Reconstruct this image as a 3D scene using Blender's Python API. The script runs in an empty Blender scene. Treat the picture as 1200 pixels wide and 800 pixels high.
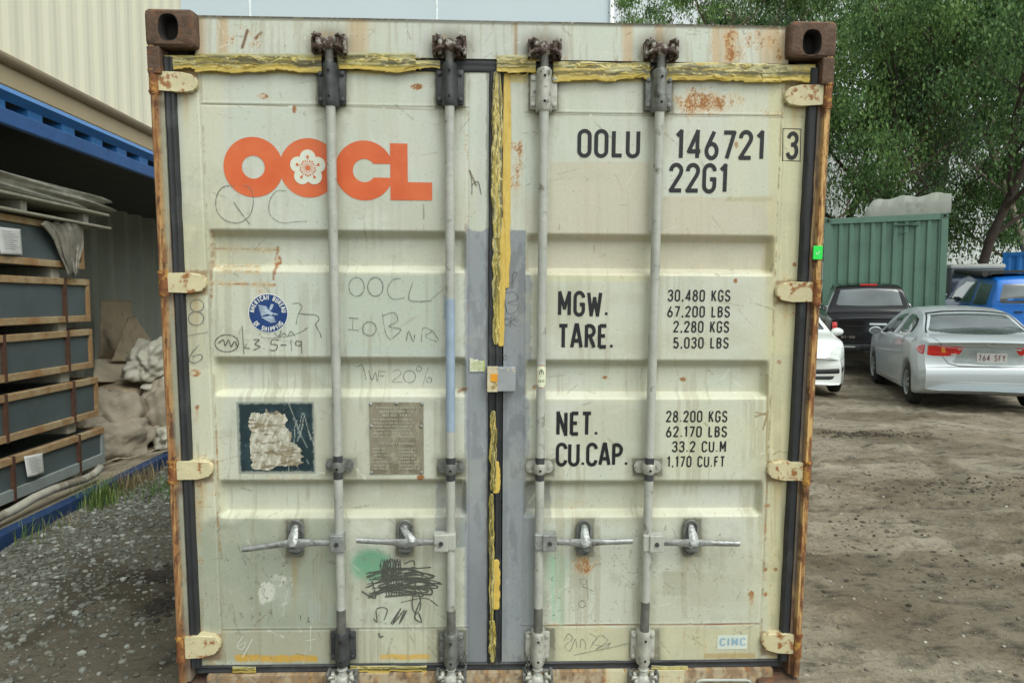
import bpy, bmesh, math, random
import numpy as np
from mathutils import Matrix, Vector
from mathutils.bvhtree import BVHTree
rad = math.radians
random.seed(7); RS = np.random.RandomState(11)
scn = bpy.context.scene; COL = scn.collection
# ------------------------------------------------------------------ camera, light, exposure
F = 800.0; PITCH = math.atan(48/800.0); CAMH = 1.59     # focal length and horizon in the photograph's own 1200x800 units
cam = bpy.data.objects.new('camera', bpy.data.cameras.new('camera')); COL.objects.link(cam)
cam.data.sensor_width = 36; cam.data.lens = 24; cam.data.clip_start = .05; cam.data.clip_end = 2000
cam.location = (0, 0, CAMH); cam.rotation_euler = (math.pi/2-PITCH, 0, 0)
scn.camera = cam
w = bpy.data.worlds.new('World'); scn.world = w; w.use_nodes = True
nt = w.node_tree; bgn = nt.nodes['Background']
sky = nt.nodes.new('ShaderNodeTexSky'); sky.sky_type = 'NISHITA'; sky.sun_disc = False
SUN_EL, SUN_AZ = rad(55), rad(145)      # azimuth measured clockwise from +Y
sky.sun_elevation = SUN_EL; sky.sun_rotation = SUN_AZ; sky.dust_density = 3; sky.air_density = 1; sky.ozone_density = 1
hs = nt.nodes.new('ShaderNodeHueSaturation'); hs.inputs['Saturation'].default_value = .12; hs.inputs['Value'].default_value = 1.0
tint = nt.nodes.new('ShaderNodeMix'); tint.data_type = 'RGBA'; tint.blend_type = 'MULTIPLY'; tint.inputs[0].default_value = 1
tint.inputs[7].default_value = (.95, 1.01, .975, 1)
nt.links.new(sky.outputs[0], hs.inputs['Color']); nt.links.new(hs.outputs[0], tint.inputs[6]); nt.links.new(tint.outputs[2], bgn.inputs[0])
bgn.inputs[1].default_value = .15
sd = bpy.data.lights.new('sun', 'SUN'); sd.energy = .6; sd.angle = rad(40); sd.color = (1, .97, .92)
so = bpy.data.objects.new('sun', sd); COL.objects.link(so)
sv = Vector((math.sin(SUN_AZ)*math.cos(SUN_EL), math.cos(SUN_AZ)*math.cos(SUN_EL), math.sin(SUN_EL)))
so.rotation_euler = sv.to_track_quat('Z', 'Y').to_euler()
vs = scn.view_settings; vs.view_transform = 'Standard'; vs.look = 'None'; vs.gamma = 1; vs.exposure = .62; vs.use_curve_mapping = False

# ------------------------------------------------------------------ helpers
def lin(r, g, b):
    return tuple((c/255/12.92 if c/255 <= .04045 else ((c/255+.055)/1.055)**2.4) for c in (r, g, b))
def vn(x, y, seed=0):
    x = np.asarray(x, float); y = np.asarray(y, float)
    xi = np.floor(x); yi = np.floor(y); fx = x-xi; fy = y-yi
    fx = fx*fx*(3-2*fx); fy = fy*fy*(3-2*fy)
    def h(a, b):
        v = np.sin(a*127.1+b*311.7+seed*74.7)*43758.5453
        return v-np.floor(v)
    return (h(xi, yi)*(1-fx)+h(xi+1, yi)*fx)*(1-fy)+(h(xi, yi+1)*(1-fx)+h(xi+1, yi+1)*fx)*fy
def fbm(x, y, seed=0, o=4):
    s = 0; a = .5; t = 0
    for i in range(o):
        s = s+a*vn(x, y, seed+i*13); t += a; a *= .55; x = x*2.03+5.2; y = y*2.03+1.7
    return s/t
def ss(a, b, x):
    t = np.clip((x-a)/(b-a), 0, 1); return t*t*(3-2*t)

def nodes(name):
    m = bpy.data.materials.new(name); m.use_nodes = True
    n = m.node_tree; p = n.nodes['Principled BSDF']; return m, n, p
def pmat(name, col, rough=.6, metal=0, var=.15, scale=8, bump=.0, bscale=40, spec=.5, col2=None, thr=(.45, .6), c2scale=5, coat=0, alpha=1, detail=6):
    """plain material with noise variation of colour, optional second colour in patches, and bump"""
    m, n, p = nodes(name); N = n.nodes; Lk = n.links
    tc = N.new('ShaderNodeTexCoord')
    nz = N.new('ShaderNodeTexNoise'); nz.inputs['Scale'].default_value = scale; nz.inputs['Detail'].default_value = detail
    Lk.new(tc.outputs['Object'], nz.inputs['Vector'])
    r = N.new('ShaderNodeValToRGB'); r.color_ramp.elements[0].position = .3; r.color_ramp.elements[1].position = .7
    r.color_ramp.elements[0].color = (*[c*(1-var) for c in col], 1); r.color_ramp.elements[1].color = (*[min(1, c*(1+var)) for c in col], 1)
    Lk.new(nz.outputs[0], r.inputs[0]); out = r.outputs[0]
    if col2:
        n2 = N.new('ShaderNodeTexNoise'); n2.inputs['Scale'].default_value = c2scale; n2.inputs['Detail'].default_value = 8; n2.inputs['Roughness'].default_value = .65
        Lk.new(tc.outputs['Object'], n2.inputs['Vector'])
        mr = N.new('ShaderNodeMapRange'); mr.inputs[1].default_value = thr[0]; mr.inputs[2].default_value = thr[1]
        Lk.new(n2.outputs[0], mr.inputs[0])
        mx = N.new('ShaderNodeMix'); mx.data_type = 'RGBA'; mx.inputs[7].default_value = (*col2, 1)
        Lk.new(mr.outputs[0], mx.inputs[0]); Lk.new(out, mx.inputs[6]); out = mx.outputs[2]
    Lk.new(out, p.inputs['Base Color'])
    p.inputs['Roughness'].default_value = rough; p.inputs['Metallic'].default_value = metal
    p.inputs['Specular IOR Level'].default_value = spec; p.inputs['Coat Weight'].default_value = coat
    p.inputs['Coat Roughness'].default_value = .05
    if bump:
        n3 = N.new('ShaderNodeTexNoise'); n3.inputs['Scale'].default_value = bscale; n3.inputs['Detail'].default_value = 5
        Lk.new(tc.outputs['Object'], n3.inputs['Vector'])
        b = N.new('ShaderNodeBump'); b.inputs['Strength'].default_value = bump; b.inputs['Distance'].default_value = .01
        Lk.new(n3.outputs[0], b.inputs['Height']); Lk.new(b.outputs[0], p.inputs['Normal'])
    return m
def attr_mat(name, rough=.5, bump=.15, bscale=60, spec=.4):
    """colour comes from the mesh's own 'paint' attribute (paint, stains and rust, plus some painted shade and highlights)"""
    m, n, p = nodes(name); N = n.nodes; Lk = n.links
    a = N.new('ShaderNodeAttribute'); a.attribute_name = 'paint'
    tc = N.new('ShaderNodeTexCoord'); nz = N.new('ShaderNodeTexNoise'); nz.inputs['Scale'].default_value = bscale; nz.inputs['Detail'].default_value = 6
    Lk.new(tc.outputs['Object'], nz.inputs['Vector'])
    mr = N.new('ShaderNodeMapRange'); mr.inputs[3].default_value = .9; mr.inputs[4].default_value = 1.08; Lk.new(nz.outputs[0], mr.inputs[0])
    mx = N.new('ShaderNodeMix'); mx.data_type = 'RGBA'; mx.blend_type = 'MULTIPLY'; mx.inputs[0].default_value = 1
    Lk.new(a.outputs['Color'], mx.inputs[6]); Lk.new(mr.outputs[0], mx.inputs[7]); Lk.new(mx.outputs[2], p.inputs['Base Color'])
    rr = N.new('ShaderNodeMapRange'); rr.inputs[3].default_value = rough; rr.inputs[4].default_value = .95
    Lk.new(a.outputs['Alpha'], rr.inputs[0]); Lk.new(rr.outputs[0], p.inputs['Roughness'])
    p.inputs['Specular IOR Level'].default_value = spec
    b = N.new('ShaderNodeBump'); b.inputs['Strength'].default_value = bump; b.inputs['Distance'].default_value = .004
    Lk.new(nz.outputs[0], b.inputs['Height']); Lk.new(b.outputs[0], p.inputs['Normal'])
    return m

class MB:
    def __init__(s): s.v = []; s.f = []; s.mi = []
    def add(s, vs_, fs, mi=0):
        o = len(s.v); s.v += [tuple(v) for v in vs_]; s.f += [tuple(i+o for i in f) for f in fs]; s.mi += [mi]*len(fs); return s
    def box(s, a, b, mi=0, bev=0, M=None):
        (x0, y0, z0), (x1, y1, z1) = a, b
        x0, x1 = sorted((x0, x1)); y0, y1 = sorted((y0, y1)); z0, z1 = sorted((z0, z1))
        if bev:
            bm = bmesh.new(); bmesh.ops.create_cube(bm, size=1)
            for v in bm.verts: v.co = Vector(((x0+x1)/2+v.co.x*(x1-x0), (y0+y1)/2+v.co.y*(y1-y0), (z0+z1)/2+v.co.z*(z1-z0)))
            bmesh.ops.bevel(bm, geom=list(bm.edges), offset=min(bev, .49*min(x1-x0, y1-y0, z1-z0)), segments=2, affect='EDGES', profile=.5)
            return s.bm(bm, mi, M)
        v = [(x, y, z) for x in (x0, x1) for y in (y0, y1) for z in (z0, z1)]
        if M: v = [M@Vector(p) for p in v]
        return s.add(v, [(0, 1, 3, 2), (4, 6, 7, 5), (0, 4, 5, 1), (2, 3, 7, 6), (0, 2, 6, 4), (1, 5, 7, 3)], mi)
    def bm(s, bm, mi=0, M=None):
        bm.verts.index_update(); bm.verts.ensure_lookup_table()
        s.add([(M@v.co if M else v.co) for v in bm.verts], [[v.index for v in f.verts] for f in bm.faces], mi); bm.free(); return s
    def tube(s, pts, r, n=12, mi=0, cap=True, flat=1.0):
        pts = [Vector(p) for p in pts]; rs = r if isinstance(r, (list, tuple)) else [r]*len(pts)
        o = []; up = None
        for i, p in enumerate(pts):
            d = (pts[min(i+1, len(pts)-1)]-pts[max(i-1, 0)]).normalized()
            if up is None:
                up = Vector((0, 1, 0)) if abs(d.y) < .9 else Vector((0, 0, 1))
            a = d.cross(up).normalized(); up = a.cross(d).normalized()
            o += [p+(a*math.cos(t)+up*math.sin(t)*flat)*rs[i] for t in [2*math.pi*k/n for k in range(n)]]
        f = []
        for i in range(len(pts)-1):
            for k in range(n):
                f.append((i*n+k, i*n+(k+1) % n, (i+1)*n+(k+1) % n, (i+1)*n+k))
        if cap: f.append(tuple(range(n))[::-1]); f.append(tuple(range((len(pts)-1)*n, len(pts)*n)))
        return s.add(o, f, mi)
    def prism(s, poly, d0, d1, axis='Y', mi=0):
        n = len(poly)
        def P(a, b, d): return {'Y': (a, d, b), 'X': (d, a, b), 'Z': (a, b, d)}[axis]
        v = [P(a, b, d0) for a, b in poly]+[P(a, b, d1) for a, b in poly]
        return s.add(v, [tuple(range(n)), tuple(range(2*n-1, n-1, -1))]+[(i, i+n, (i+1) % n+n, (i+1) % n) for i in range(n)], mi)
    def torus(s, c, R, r, axis=(0, 1, 0), n=14, m=6, sx=1, sz=1):
        q = Vector((0, 0, 1)).rotation_difference(Vector(axis)); v = []; f = []
        for i in range(n):
            a = 2*math.pi*i/n
            for j in range(m):
                b = 2*math.pi*j/m; rr = R+r*math.cos(b)
                v.append(Vector(c)+q@Vector((rr*math.cos(a)*sx, rr*math.sin(a)*sz, r*math.sin(b))))
                f.append((i*m+j, ((i+1) % n)*m+j, ((i+1) % n)*m+(j+1) % m, i*m+(j+1) % m))
        return s.add(v, f)
    def build(s, name, mats, parent=None, smooth=False, fix=True, angle=None):
        me = bpy.data.meshes.new(name); me.from_pydata(s.v, [], s.f); me.update()
        mats = mats if isinstance(mats, (list, tuple)) else [mats]
        for m in mats: me.materials.append(m)
        if len(mats) > 1: me.polygons.foreach_set('material_index', s.mi)
        if fix:
            bm = bmesh.new(); bm.from_mesh(me); bmesh.ops.recalc_face_normals(bm, faces=bm.faces); bm.to_mesh(me); bm.free()
        if smooth or angle: me.polygons.foreach_set('use_smooth', [True]*len(me.polygons))
        if angle:
            me.set_sharp_from_angle(angle=rad(angle))
        o = bpy.data.objects.new(name, me); COL.objects.link(o)
        if parent: o.parent = parent
        return o
def tag(o, label=None, cat=None, group=None, kind=None):
    if label: o['label'] = label
    if cat: o['category'] = cat
    if group: o['group'] = group
    if kind: o['kind'] = kind
    return o
def empty(name, loc=(0, 0, 0), rz=0, label=None, cat=None, group=None):
    o = bpy.data.objects.new(name, None); COL.objects.link(o); o.location = loc; o.rotation_euler = (0, 0, rz)
    o.empty_display_size = .2
    return tag(o, label, cat, group)
def arr_mesh(name, V, Fc, mats, parent=None, paint=None, mi=None, smooth=True):
    """fast mesh from numpy arrays (quads)"""
    me = bpy.data.meshes.new(name); nv, nf, k = len(V), len(Fc), Fc.shape[1]
    me.vertices.add(nv); me.vertices.foreach_set('co', np.asarray(V, np.float32).ravel())
    me.loops.add(nf*k); me.loops.foreach_set('vertex_index', Fc.astype(np.int32).ravel())
    me.polygons.add(nf); me.polygons.foreach_set('loop_start', np.arange(0, nf*k, k, dtype=np.int32))
    me.update(calc_edges=True); me.validate()
    mats = mats if isinstance(mats, (list, tuple)) else [mats]
    for m in mats: me.materials.append(m)
    if mi is not None: me.polygons.foreach_set('material_index', mi.astype(np.int32))
    me.polygons.foreach_set('use_smooth', np.full(nf, smooth))
    if paint is not None:
        a = me.attributes.new('paint', 'FLOAT_COLOR', 'POINT'); a.data.foreach_set('color', np.asarray(paint, np.float32).ravel())
    o = bpy.data.objects.new(name, me); COL.objects.link(o)
    if parent: o.parent = parent
    return o
def grid_faces(nu, nv):
    i = np.arange(nu-1)[:, None]*nv+np.arange(nv-1)[None]
    return np.stack([i, i+nv, i+nv+1, i+1], -1).reshape(-1, 4)
def W(x, y, d):
    """the point at depth d (metres ahead of the camera) seen at photo position x, y"""
    c, s = math.cos(PITCH), math.sin(PITCH); a = (x-600)/F; b = -(y-400)/F
    v = Vector((a, c+b*s, -s+b*c)); return Vector((0, 0, CAMH))+v*(d/v.y)

# ------------------------------------------------------------------ the main container's frame
t_ = np.array([-.0635, 2.5436, -.1366])
Rf = Matrix.Rotation(.0323, 4, 'Z')@Matrix.Rotation(.1077, 4, 'X')@Matrix.Rotation(.0034, 4, 'Y')
CM = Matrix.Translation((0, 0, CAMH))@Matrix.Rotation(-PITCH, 4, 'X')@Matrix.Translation(Vector(t_))@Rf@Matrix.Translation((-1.219, 0, -1.3))
CMi = CM.inverted(); CLOC = CMi@Vector((0, 0, CAMH))
def L(x, y, Y=0.0):
    """container-local point on the plane Y (metres behind the castings' face) seen at photo position x, y"""
    q = (CMi@W(x, y, 5))-CLOC; return CLOC+q*((Y-CLOC.y)/q.y)
A = np.array(CM); K3 = Matrix.Rotation(PITCH, 4, 'X')@Matrix.Translation((0, 0, -CAMH))@CM; K3 = np.array(K3)
def toimg(X, Y, Z):
    q = [K3[i, 0]*X+K3[i, 1]*Y+K3[i, 2]*Z+K3[i, 3] for i in range(3)]
    return 600+F*q[0]/q[1], 400-F*q[2]/q[1]

# ------------------------------------------------------------------ materials
M_ = {}
M_['paint'] = attr_mat('weathered_cream_paint', .42, .12, 90)
M_['rustpaint'] = attr_mat('rusted_painted_steel', .55, .5, 70)
M_['casting'] = pmat('rusted_cast_steel', lin(92, 72, 58), .85, var=.25, scale=25, bump=.5, bscale=60, col2=lin(128, 84, 52), thr=(.52, .68), c2scale=14)
M_['hole'] = pmat('hole_shade', lin(30, 24, 20), .95, var=.3)  # near-black colour stands in for the shade inside holes
M_['rubber'] = pmat('black_rubber_gasket', lin(44, 46, 49), .6, var=.2, scale=12, bump=.15, bscale=30, col2=lin(72, 74, 74), thr=(.55, .75), c2scale=9)
M_['rod'] = pmat('grey_painted_rod', lin(172, 174, 166), .42, var=.12, scale=9, bump=.25, bscale=45, col2=lin(112, 106, 92), thr=(.58, .68), c2scale=19)
M_['rodblue'] = pmat('blue_grey_paint', lin(150, 166, 184), .4, var=.1, scale=20)
M_['roddark'] = pmat('bare_grey_steel', lin(112, 112, 106), .5, metal=.3, var=.25, scale=30, bump=.2)
M_['bracket'] = pmat('grey_bracket_steel', lin(120, 122, 118), .5, metal=.25, var=.25, scale=30, bump=.3, bscale=60, col2=lin(70, 68, 64), thr=(.52, .68), c2scale=22)
M_['bracketlight'] = pmat('pale_bracket_steel', lin(176, 176, 166), .45, metal=.1, var=.15, scale=30, bump=.3, bscale=60, col2=lin(96, 92, 84), thr=(.56, .66), c2scale=26)
M_['darkbr'] = pmat('dark_bracket_steel', lin(66, 68, 70), .5, metal=.2, var=.3, scale=25, bump=.3)
M_['galv'] = pmat('galvanised_handle_steel', lin(156, 159, 157), .38, metal=.45, var=.2, scale=26, bump=.35, bscale=70, col2=lin(110, 108, 100), thr=(.52, .7), c2scale=30)
M_['rustcam'] = pmat('rusty_cam_steel', lin(76, 60, 52), .8, var=.35, scale=40, bump=.7, bscale=70, col2=lin(160, 156, 148), thr=(.5, .6), c2scale=34)
M_['hinge'] = pmat('cream_hinge_steel', lin(202, 192, 154), .5, var=.1, scale=16, bump=.15, bscale=60, col2=lin(150, 100, 56), thr=(.53, .60), c2scale=26)
M_['hingerust'] = pmat('rusty_hinge_pin', lin(122, 76, 44), .8, var=.35, scale=40, bump=.6, col2=lin(186, 140, 70), thr=(.5, .6), c2scale=30)
M_['black'] = pmat('black_stencil_paint', lin(24, 27, 31), .55, var=.1, scale=60)
M_['orange'] = pmat('orange_logo_vinyl', lin(214, 98, 50), .5, var=.09, scale=6, col2=lin(214, 118, 74), thr=(.45, .7), c2scale=3)
M_['logo_white'] = pmat('cream_logo_paint', lin(218, 222, 205), .5, var=.04)
M_['pen'] = pmat('grey_marker_ink', lin(118, 124, 116), .6, var=.15, scale=80)
M_['pendark'] = pmat('dark_marker_ink', lin(88, 90, 82), .6, var=.15, scale=80)
for _k, _t in (('pen', (.34, .5)), ('pendark', (.3, .46))):
    m = M_[_k]; N = m.node_tree.nodes; Lk = m.node_tree.links; tc = N.new('ShaderNodeTexCoord'); nz = N.new('ShaderNodeTexNoise'); nz.inputs['Scale'].default_value = 130; nz.inputs['Detail'].default_value = 3; Lk.new(tc.outputs['Object'], nz.inputs[0])
    mr = N.new('ShaderNodeMapRange'); mr.inputs[1].default_value = _t[0]; mr.inputs[2].default_value = _t[1]; mr.inputs[3].default_value = .15; mr.inputs[4].default_value = .9; Lk.new(nz.outputs[0], mr.inputs[0]); Lk.new(mr.outputs[0], N['Principled BSDF'].inputs['Alpha'])
M_['penwhite'] = pmat('white_chalk', lin(222, 224, 210), .8, var=.06)
M_['navy'] = pmat('navy_sticker', lin(28, 62, 118), .4, var=.1, scale=30)
M_['white'] = pmat('white_sticker', lin(226, 228, 222), .5, var=.03)
M_['tape'] = attr_mat('yellow_tape_film', .25, .45, 45, .6)
M_['green_sticker'] = pmat('fluorescent_green_sticker', lin(40, 226, 84), .5, var=.05)
M_['plate'] = attr_mat('brown_steel_data_plate', .45, .2, 60, .5)
M_['decal'] = attr_mat('printed_decal', .5, .1, 60, .4)
M_['chrome'] = pmat('chrome', lin(210, 212, 214), .15, metal=1, var=.03)

# ------------------------------------------------------------------ lettering made of strokes
def arc(cx, cy, rx, ry, a0, a1, n=9):
    return [(cx+rx*math.cos(rad(a0+(a1-a0)*i/(n-1))), cy+ry*math.sin(rad(a0+(a1-a0)*i/(n-1)))) for i in range(n)]
R_ = .21
G = {}
_o = arc(R_, 1-R_, R_, R_, 90, 180, 6)+arc(R_, R_, R_, R_, 180, 270, 6)+arc(.42-R_, R_, R_, R_, 270, 360, 6)+arc(.42-R_, 1-R_, R_, R_, 0, 90, 6); _o.append(_o[0])
G['O'] = G['0'] = (.42, [_o])
G['1'] = (.22, [[(0, .82), (.17, 1), (.17, 0)]])
G['2'] = (.42, [[(0, .76)]+arc(.21, .78, .21, .22, 170, -20, 10)+[(.36, .6), (.0, .03), (.43, .03)]])
G['3'] = (.42, [[(0, .8)]+arc(.21, .77, .2, .23, 160, -90, 10)+[(.14, .54)], arc(.2, .28, .22, .28, 80, -165, 12)])
G['4'] = (.44, [[(.34, 0), (.34, 1), (.0, .25), (.46, .25)]])
G['5'] = (.42, [[(.4, .97), (.05, .97), (.03, .55)]+arc(.2, .3, .22, .3, 110, -160, 12)])
G['6'] = (.42, [[(.3, 1), (.06, .48)]+arc(.21, .27, .21, .27, 150, 510, 18)])
G['7'] = (.42, [[(0, .97), (.42, .97), (.14, 0)]])
G['8'] = (.42, [arc(.21, .77, .18, .22, 0, 360, 16), arc(.21, .27, .21, .27, 0, 360, 16)])
G['9'] = (.42, [arc(.21, .73, .21, .27, 330, -30, 18)+[(.12, 0)]])
G['A'] = (.46, [[(0, 0), (.2, 1), (.26, 1), (.46, 0)], [(.09, .3), (.37, .3)]])
G['B'] = (.42, [[(.03, 0), (.03, 1)], [(.03, .97), (.2, .97)]+arc(.2, .76, .19, .21, 90, -90, 8)+[(.03, .55)], [(.2, .55)]+arc(.2, .28, .21, .26, 90, -90, 8)+[(.03, .02)]])
G['C'] = (.42, [arc(.21, .77, .21, .23, 0, 180, 10)+arc(.21, .23, .21, .23, 180, 360, 10)])
G['D'] = (.42, [[(.03, 0), (.03, .98), (.18, .98)]+arc(.18, .74, .24, .24, 90, 0, 5)+arc(.18, .26, .24, .24, 0, -90, 5)+[(.03, .02)]])
G['E'] = (.36, [[(.03, 0), (.03, 1)], [(.03, .97), (.36, .97)], [(.03, .52), (.3, .52)], [(.03, .03), (.36, .03)]])
G['F'] = (.36, [[(.03, 0), (.03, 1)], [(.03, .97), (.36, .97)], [(.03, .52), (.3, .52)]])
G['G'] = (.42, [arc(.21, .77, .21, .23, 0, 180, 10)+arc(.21, .23, .21, .23, 180, 360, 10)+[(.42, .47), (.24, .47)]])
G['H'] = (.42, [[(.03, 0), (.03, 1)], [(.39, 0), (.39, 1)], [(.03, .52), (.39, .52)]])
G['I'] = (.06, [[(.03, 0), (.03, 1)]])
G['K'] = (.42, [[(.03, 0), (.03, 1)], [(.4, 1), (.07, .42)], [(.14, .56), (.42, 0)]])
G['L'] = (.34, [[(.03, 1), (.03, .03), (.36, .03)]])
G['M'] = (.54, [[(.03, 0), (.03, 1), (.27, .3), (.51, 1), (.51, 0)]])
G['N'] = (.44, [[(.03, 0), (.03, 1), (.41, 0), (.41, 1)]])
G['P'] = (.42, [[(.03, 0), (.03, 1)], [(.03, .97), (.2, .97)]+arc(.19, .72, .22, .25, 90, -90, 9)+[(.03, .47)]])
G['R'] = (.42, [[(.03, 0), (.03, 1)], [(.03, .97), (.2, .97)]+arc(.19, .74, .21, .23, 90, -90, 9)+[(.03, .51)], [(.2, .5), (.42, 0)]])
G['S'] = (.42, [arc(.21, .75, .2, .25, 15, 215, 11)+arc(.21, .26, .21, .26, 35, -170, 12)])
G['T'] = (.4, [[(.2, 0), (.2, 1)], [(0, .97), (.4, .97)]])
G['U'] = (.42, [[(.0, 1)]+arc(.21, .21, .21, .21, 180, 360, 12)+[(.42, 1)]])
G['V'] = (.44, [[(0, 1), (.2, 0), (.24, 0), (.44, 1)]])
G['W'] = (.6, [[(0, 1), (.14, 0), (.3, .75), (.46, 0), (.6, 1)]])
G['X'] = (.42, [[(0, 1), (.42, 0)], [(0, 0), (.42, 1)]])
G['Y'] = (.42, [[(0, 1), (.21, .5), (.42, 1)], [(.21, .5), (.21, 0)]])
G['.'] = (.09, [[(.045, 0), (.045, .12)]]); G[','] = (.09, [[(.06, .12), (.05, 0), (.0, -.08)]]); G['-'] = (.3, [[(0, .5), (.3, .5)]])
def ribbon(pts, wd):
    """flat mitred strip in 2D -> (verts, quads)"""
    P = [Vector(p) for p in pts]; Q = [P[0]]
    for p in P[1:]:
        if (p-Q[-1]).length > 1e-6: Q.append(p)
    P = Q; n = len(P); closed = n > 3 and (P[0]-P[-1]).length < 1e-4; v = []
    for i in range(n):
        if closed and i in (0, n-1): a = P[-2]; b = P[1]
        else: a = P[max(i-1, 0)]; b = P[min(i+1, n-1)]
        d1 = (P[i]-a).normalized() if (P[i]-a).length > 0 else (b-P[i]).normalized()
        d2 = (b-P[i]).normalized() if (b-P[i]).length > 0 else d1
        t = d1+d2; t = t.normalized() if t.length > .2 else d1
        nn = Vector((-t.y, t.x)); c = max(.45, abs(nn.dot(Vector((-d1.y, d1.x)))))
        v += [P[i]+nn*wd/2/c, P[i]-nn*wd/2/c]
    return v, [(2*i, 2*i+1, 2*i+3, 2*i+2) for i in range(n-1)]
def text_polys(s, h, stroke, track=.2, sx=1.0, sp=.42):
    """-> list of (verts2d, faces), total width; origin bottom-left"""
    x = 0; out = []
    for ch in s:
        if ch == ' ': x += sp*h*sx; continue
        wd, st = G[ch]
        k = 0
        for pl in st:
            pts = [((x+a*h*sx), b*h) for a, b in pl]
            lay = .13 if ch == '.' else stroke; run = [pts[0]]; runs = []
            for i in range(1, len(pts)-1):
                run.append(pts[i]); u = Vector(pts[i])-Vector(pts[i-1]); v_ = Vector(pts[i+1])-Vector(pts[i])
                if u.length > 0 and v_.length > 0 and u.normalized().dot(v_.normalized()) < .35 and not (0 < abs(u.normalized().dot(v_.normalized())) < 1e-3):
                    e = u.normalized()*lay*h*.32; run[-1] = tuple(Vector(pts[i])+e); runs.append(run); run = [tuple(Vector(pts[i])-v_.normalized()*lay*h*.32)]
            run.append(pts[-1]); runs.append(run)
            for q in runs: out.append((*ribbon(q, lay*h), k)); k += 1
        x += (wd+track)*h*sx
    return out, x-track*h*sx
def lay_flat(mb, polys, fn, eps=.0003):
    for v, f, k in polys: mb.add([fn(p.x, p.y, k*eps) for p in v], f)

# ================================================================== GROUND
def gz(x, y):
    x = np.asarray(x, float); y = np.asarray(y, float)
    z = .06*np.clip(y-13, 0, 6.5)*ss(2, 5, x)
    # firm ramp under the container, which stands tipped slightly towards us
    lx = ss(-1.75, -1.15, x)*(1-ss(1.0, 1.6, x))*ss(2.2, 3.2, y)
    z = z+lx*.0447*np.clip(y-2.75, 0, 6.2)
    return z
TRACKS = [(2.2, 2.0, .45, 1, 0), (2.2, 2.0, .45, 1, 1.5), (1.4, 5.2, 1, .12, 0), (1.4, 5.2, 1, .12, 1.4), (5.2, 2.5, -.25, 1, 0), (5.2, 2.5, -.25, 1, 1.5)]
def track(x, y, x0, y0, dx, dy, off):
    l = math.hypot(dx, dy); dx, dy = dx/l, dy/l; u = (x-x0)*dx+(y-y0)*dy; v = (x-x0)*-dy+(y-y0)*dx-off+.12*np.sin(u*.8); m = 1-ss(.08, .14, np.abs(v)); return m, u, v
def ground_h(x, y):
    z = gz(x, y); x = np.asarray(x, float); y = np.asarray(y, float)
    for t in TRACKS:
        m, u, v = track(x, y, *t); k = ss(.35, .55, fbm(u*.5, v*0+t[4], 71)); z = z-m*k*(.012+.008*np.sign(np.sin(u*52+np.abs(v)*40)))+.012*k*np.exp(-((np.abs(v)-.17)/.04)**2)
    z = z+.03*(fbm(x*.7, y*.7, 3)-.5)+.03*(fbm(x*2.6, y*2.6, 5)-.5)*ss(-9, -1, x)+.028*(fbm(x*7, y*7, 9, 5)-.5)
    z = z+.03*np.maximum(0, fbm(x*4, y*9, 21, 4)-.56)*4*ss(1.0, 1.8, x)
    # heap of gravel along the blue sill
    z = z+.07*ss(-2.1, -3.2, x)*(.5+fbm(x*5, y*5, 31))*(y < 30)
    return z-.012
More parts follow.
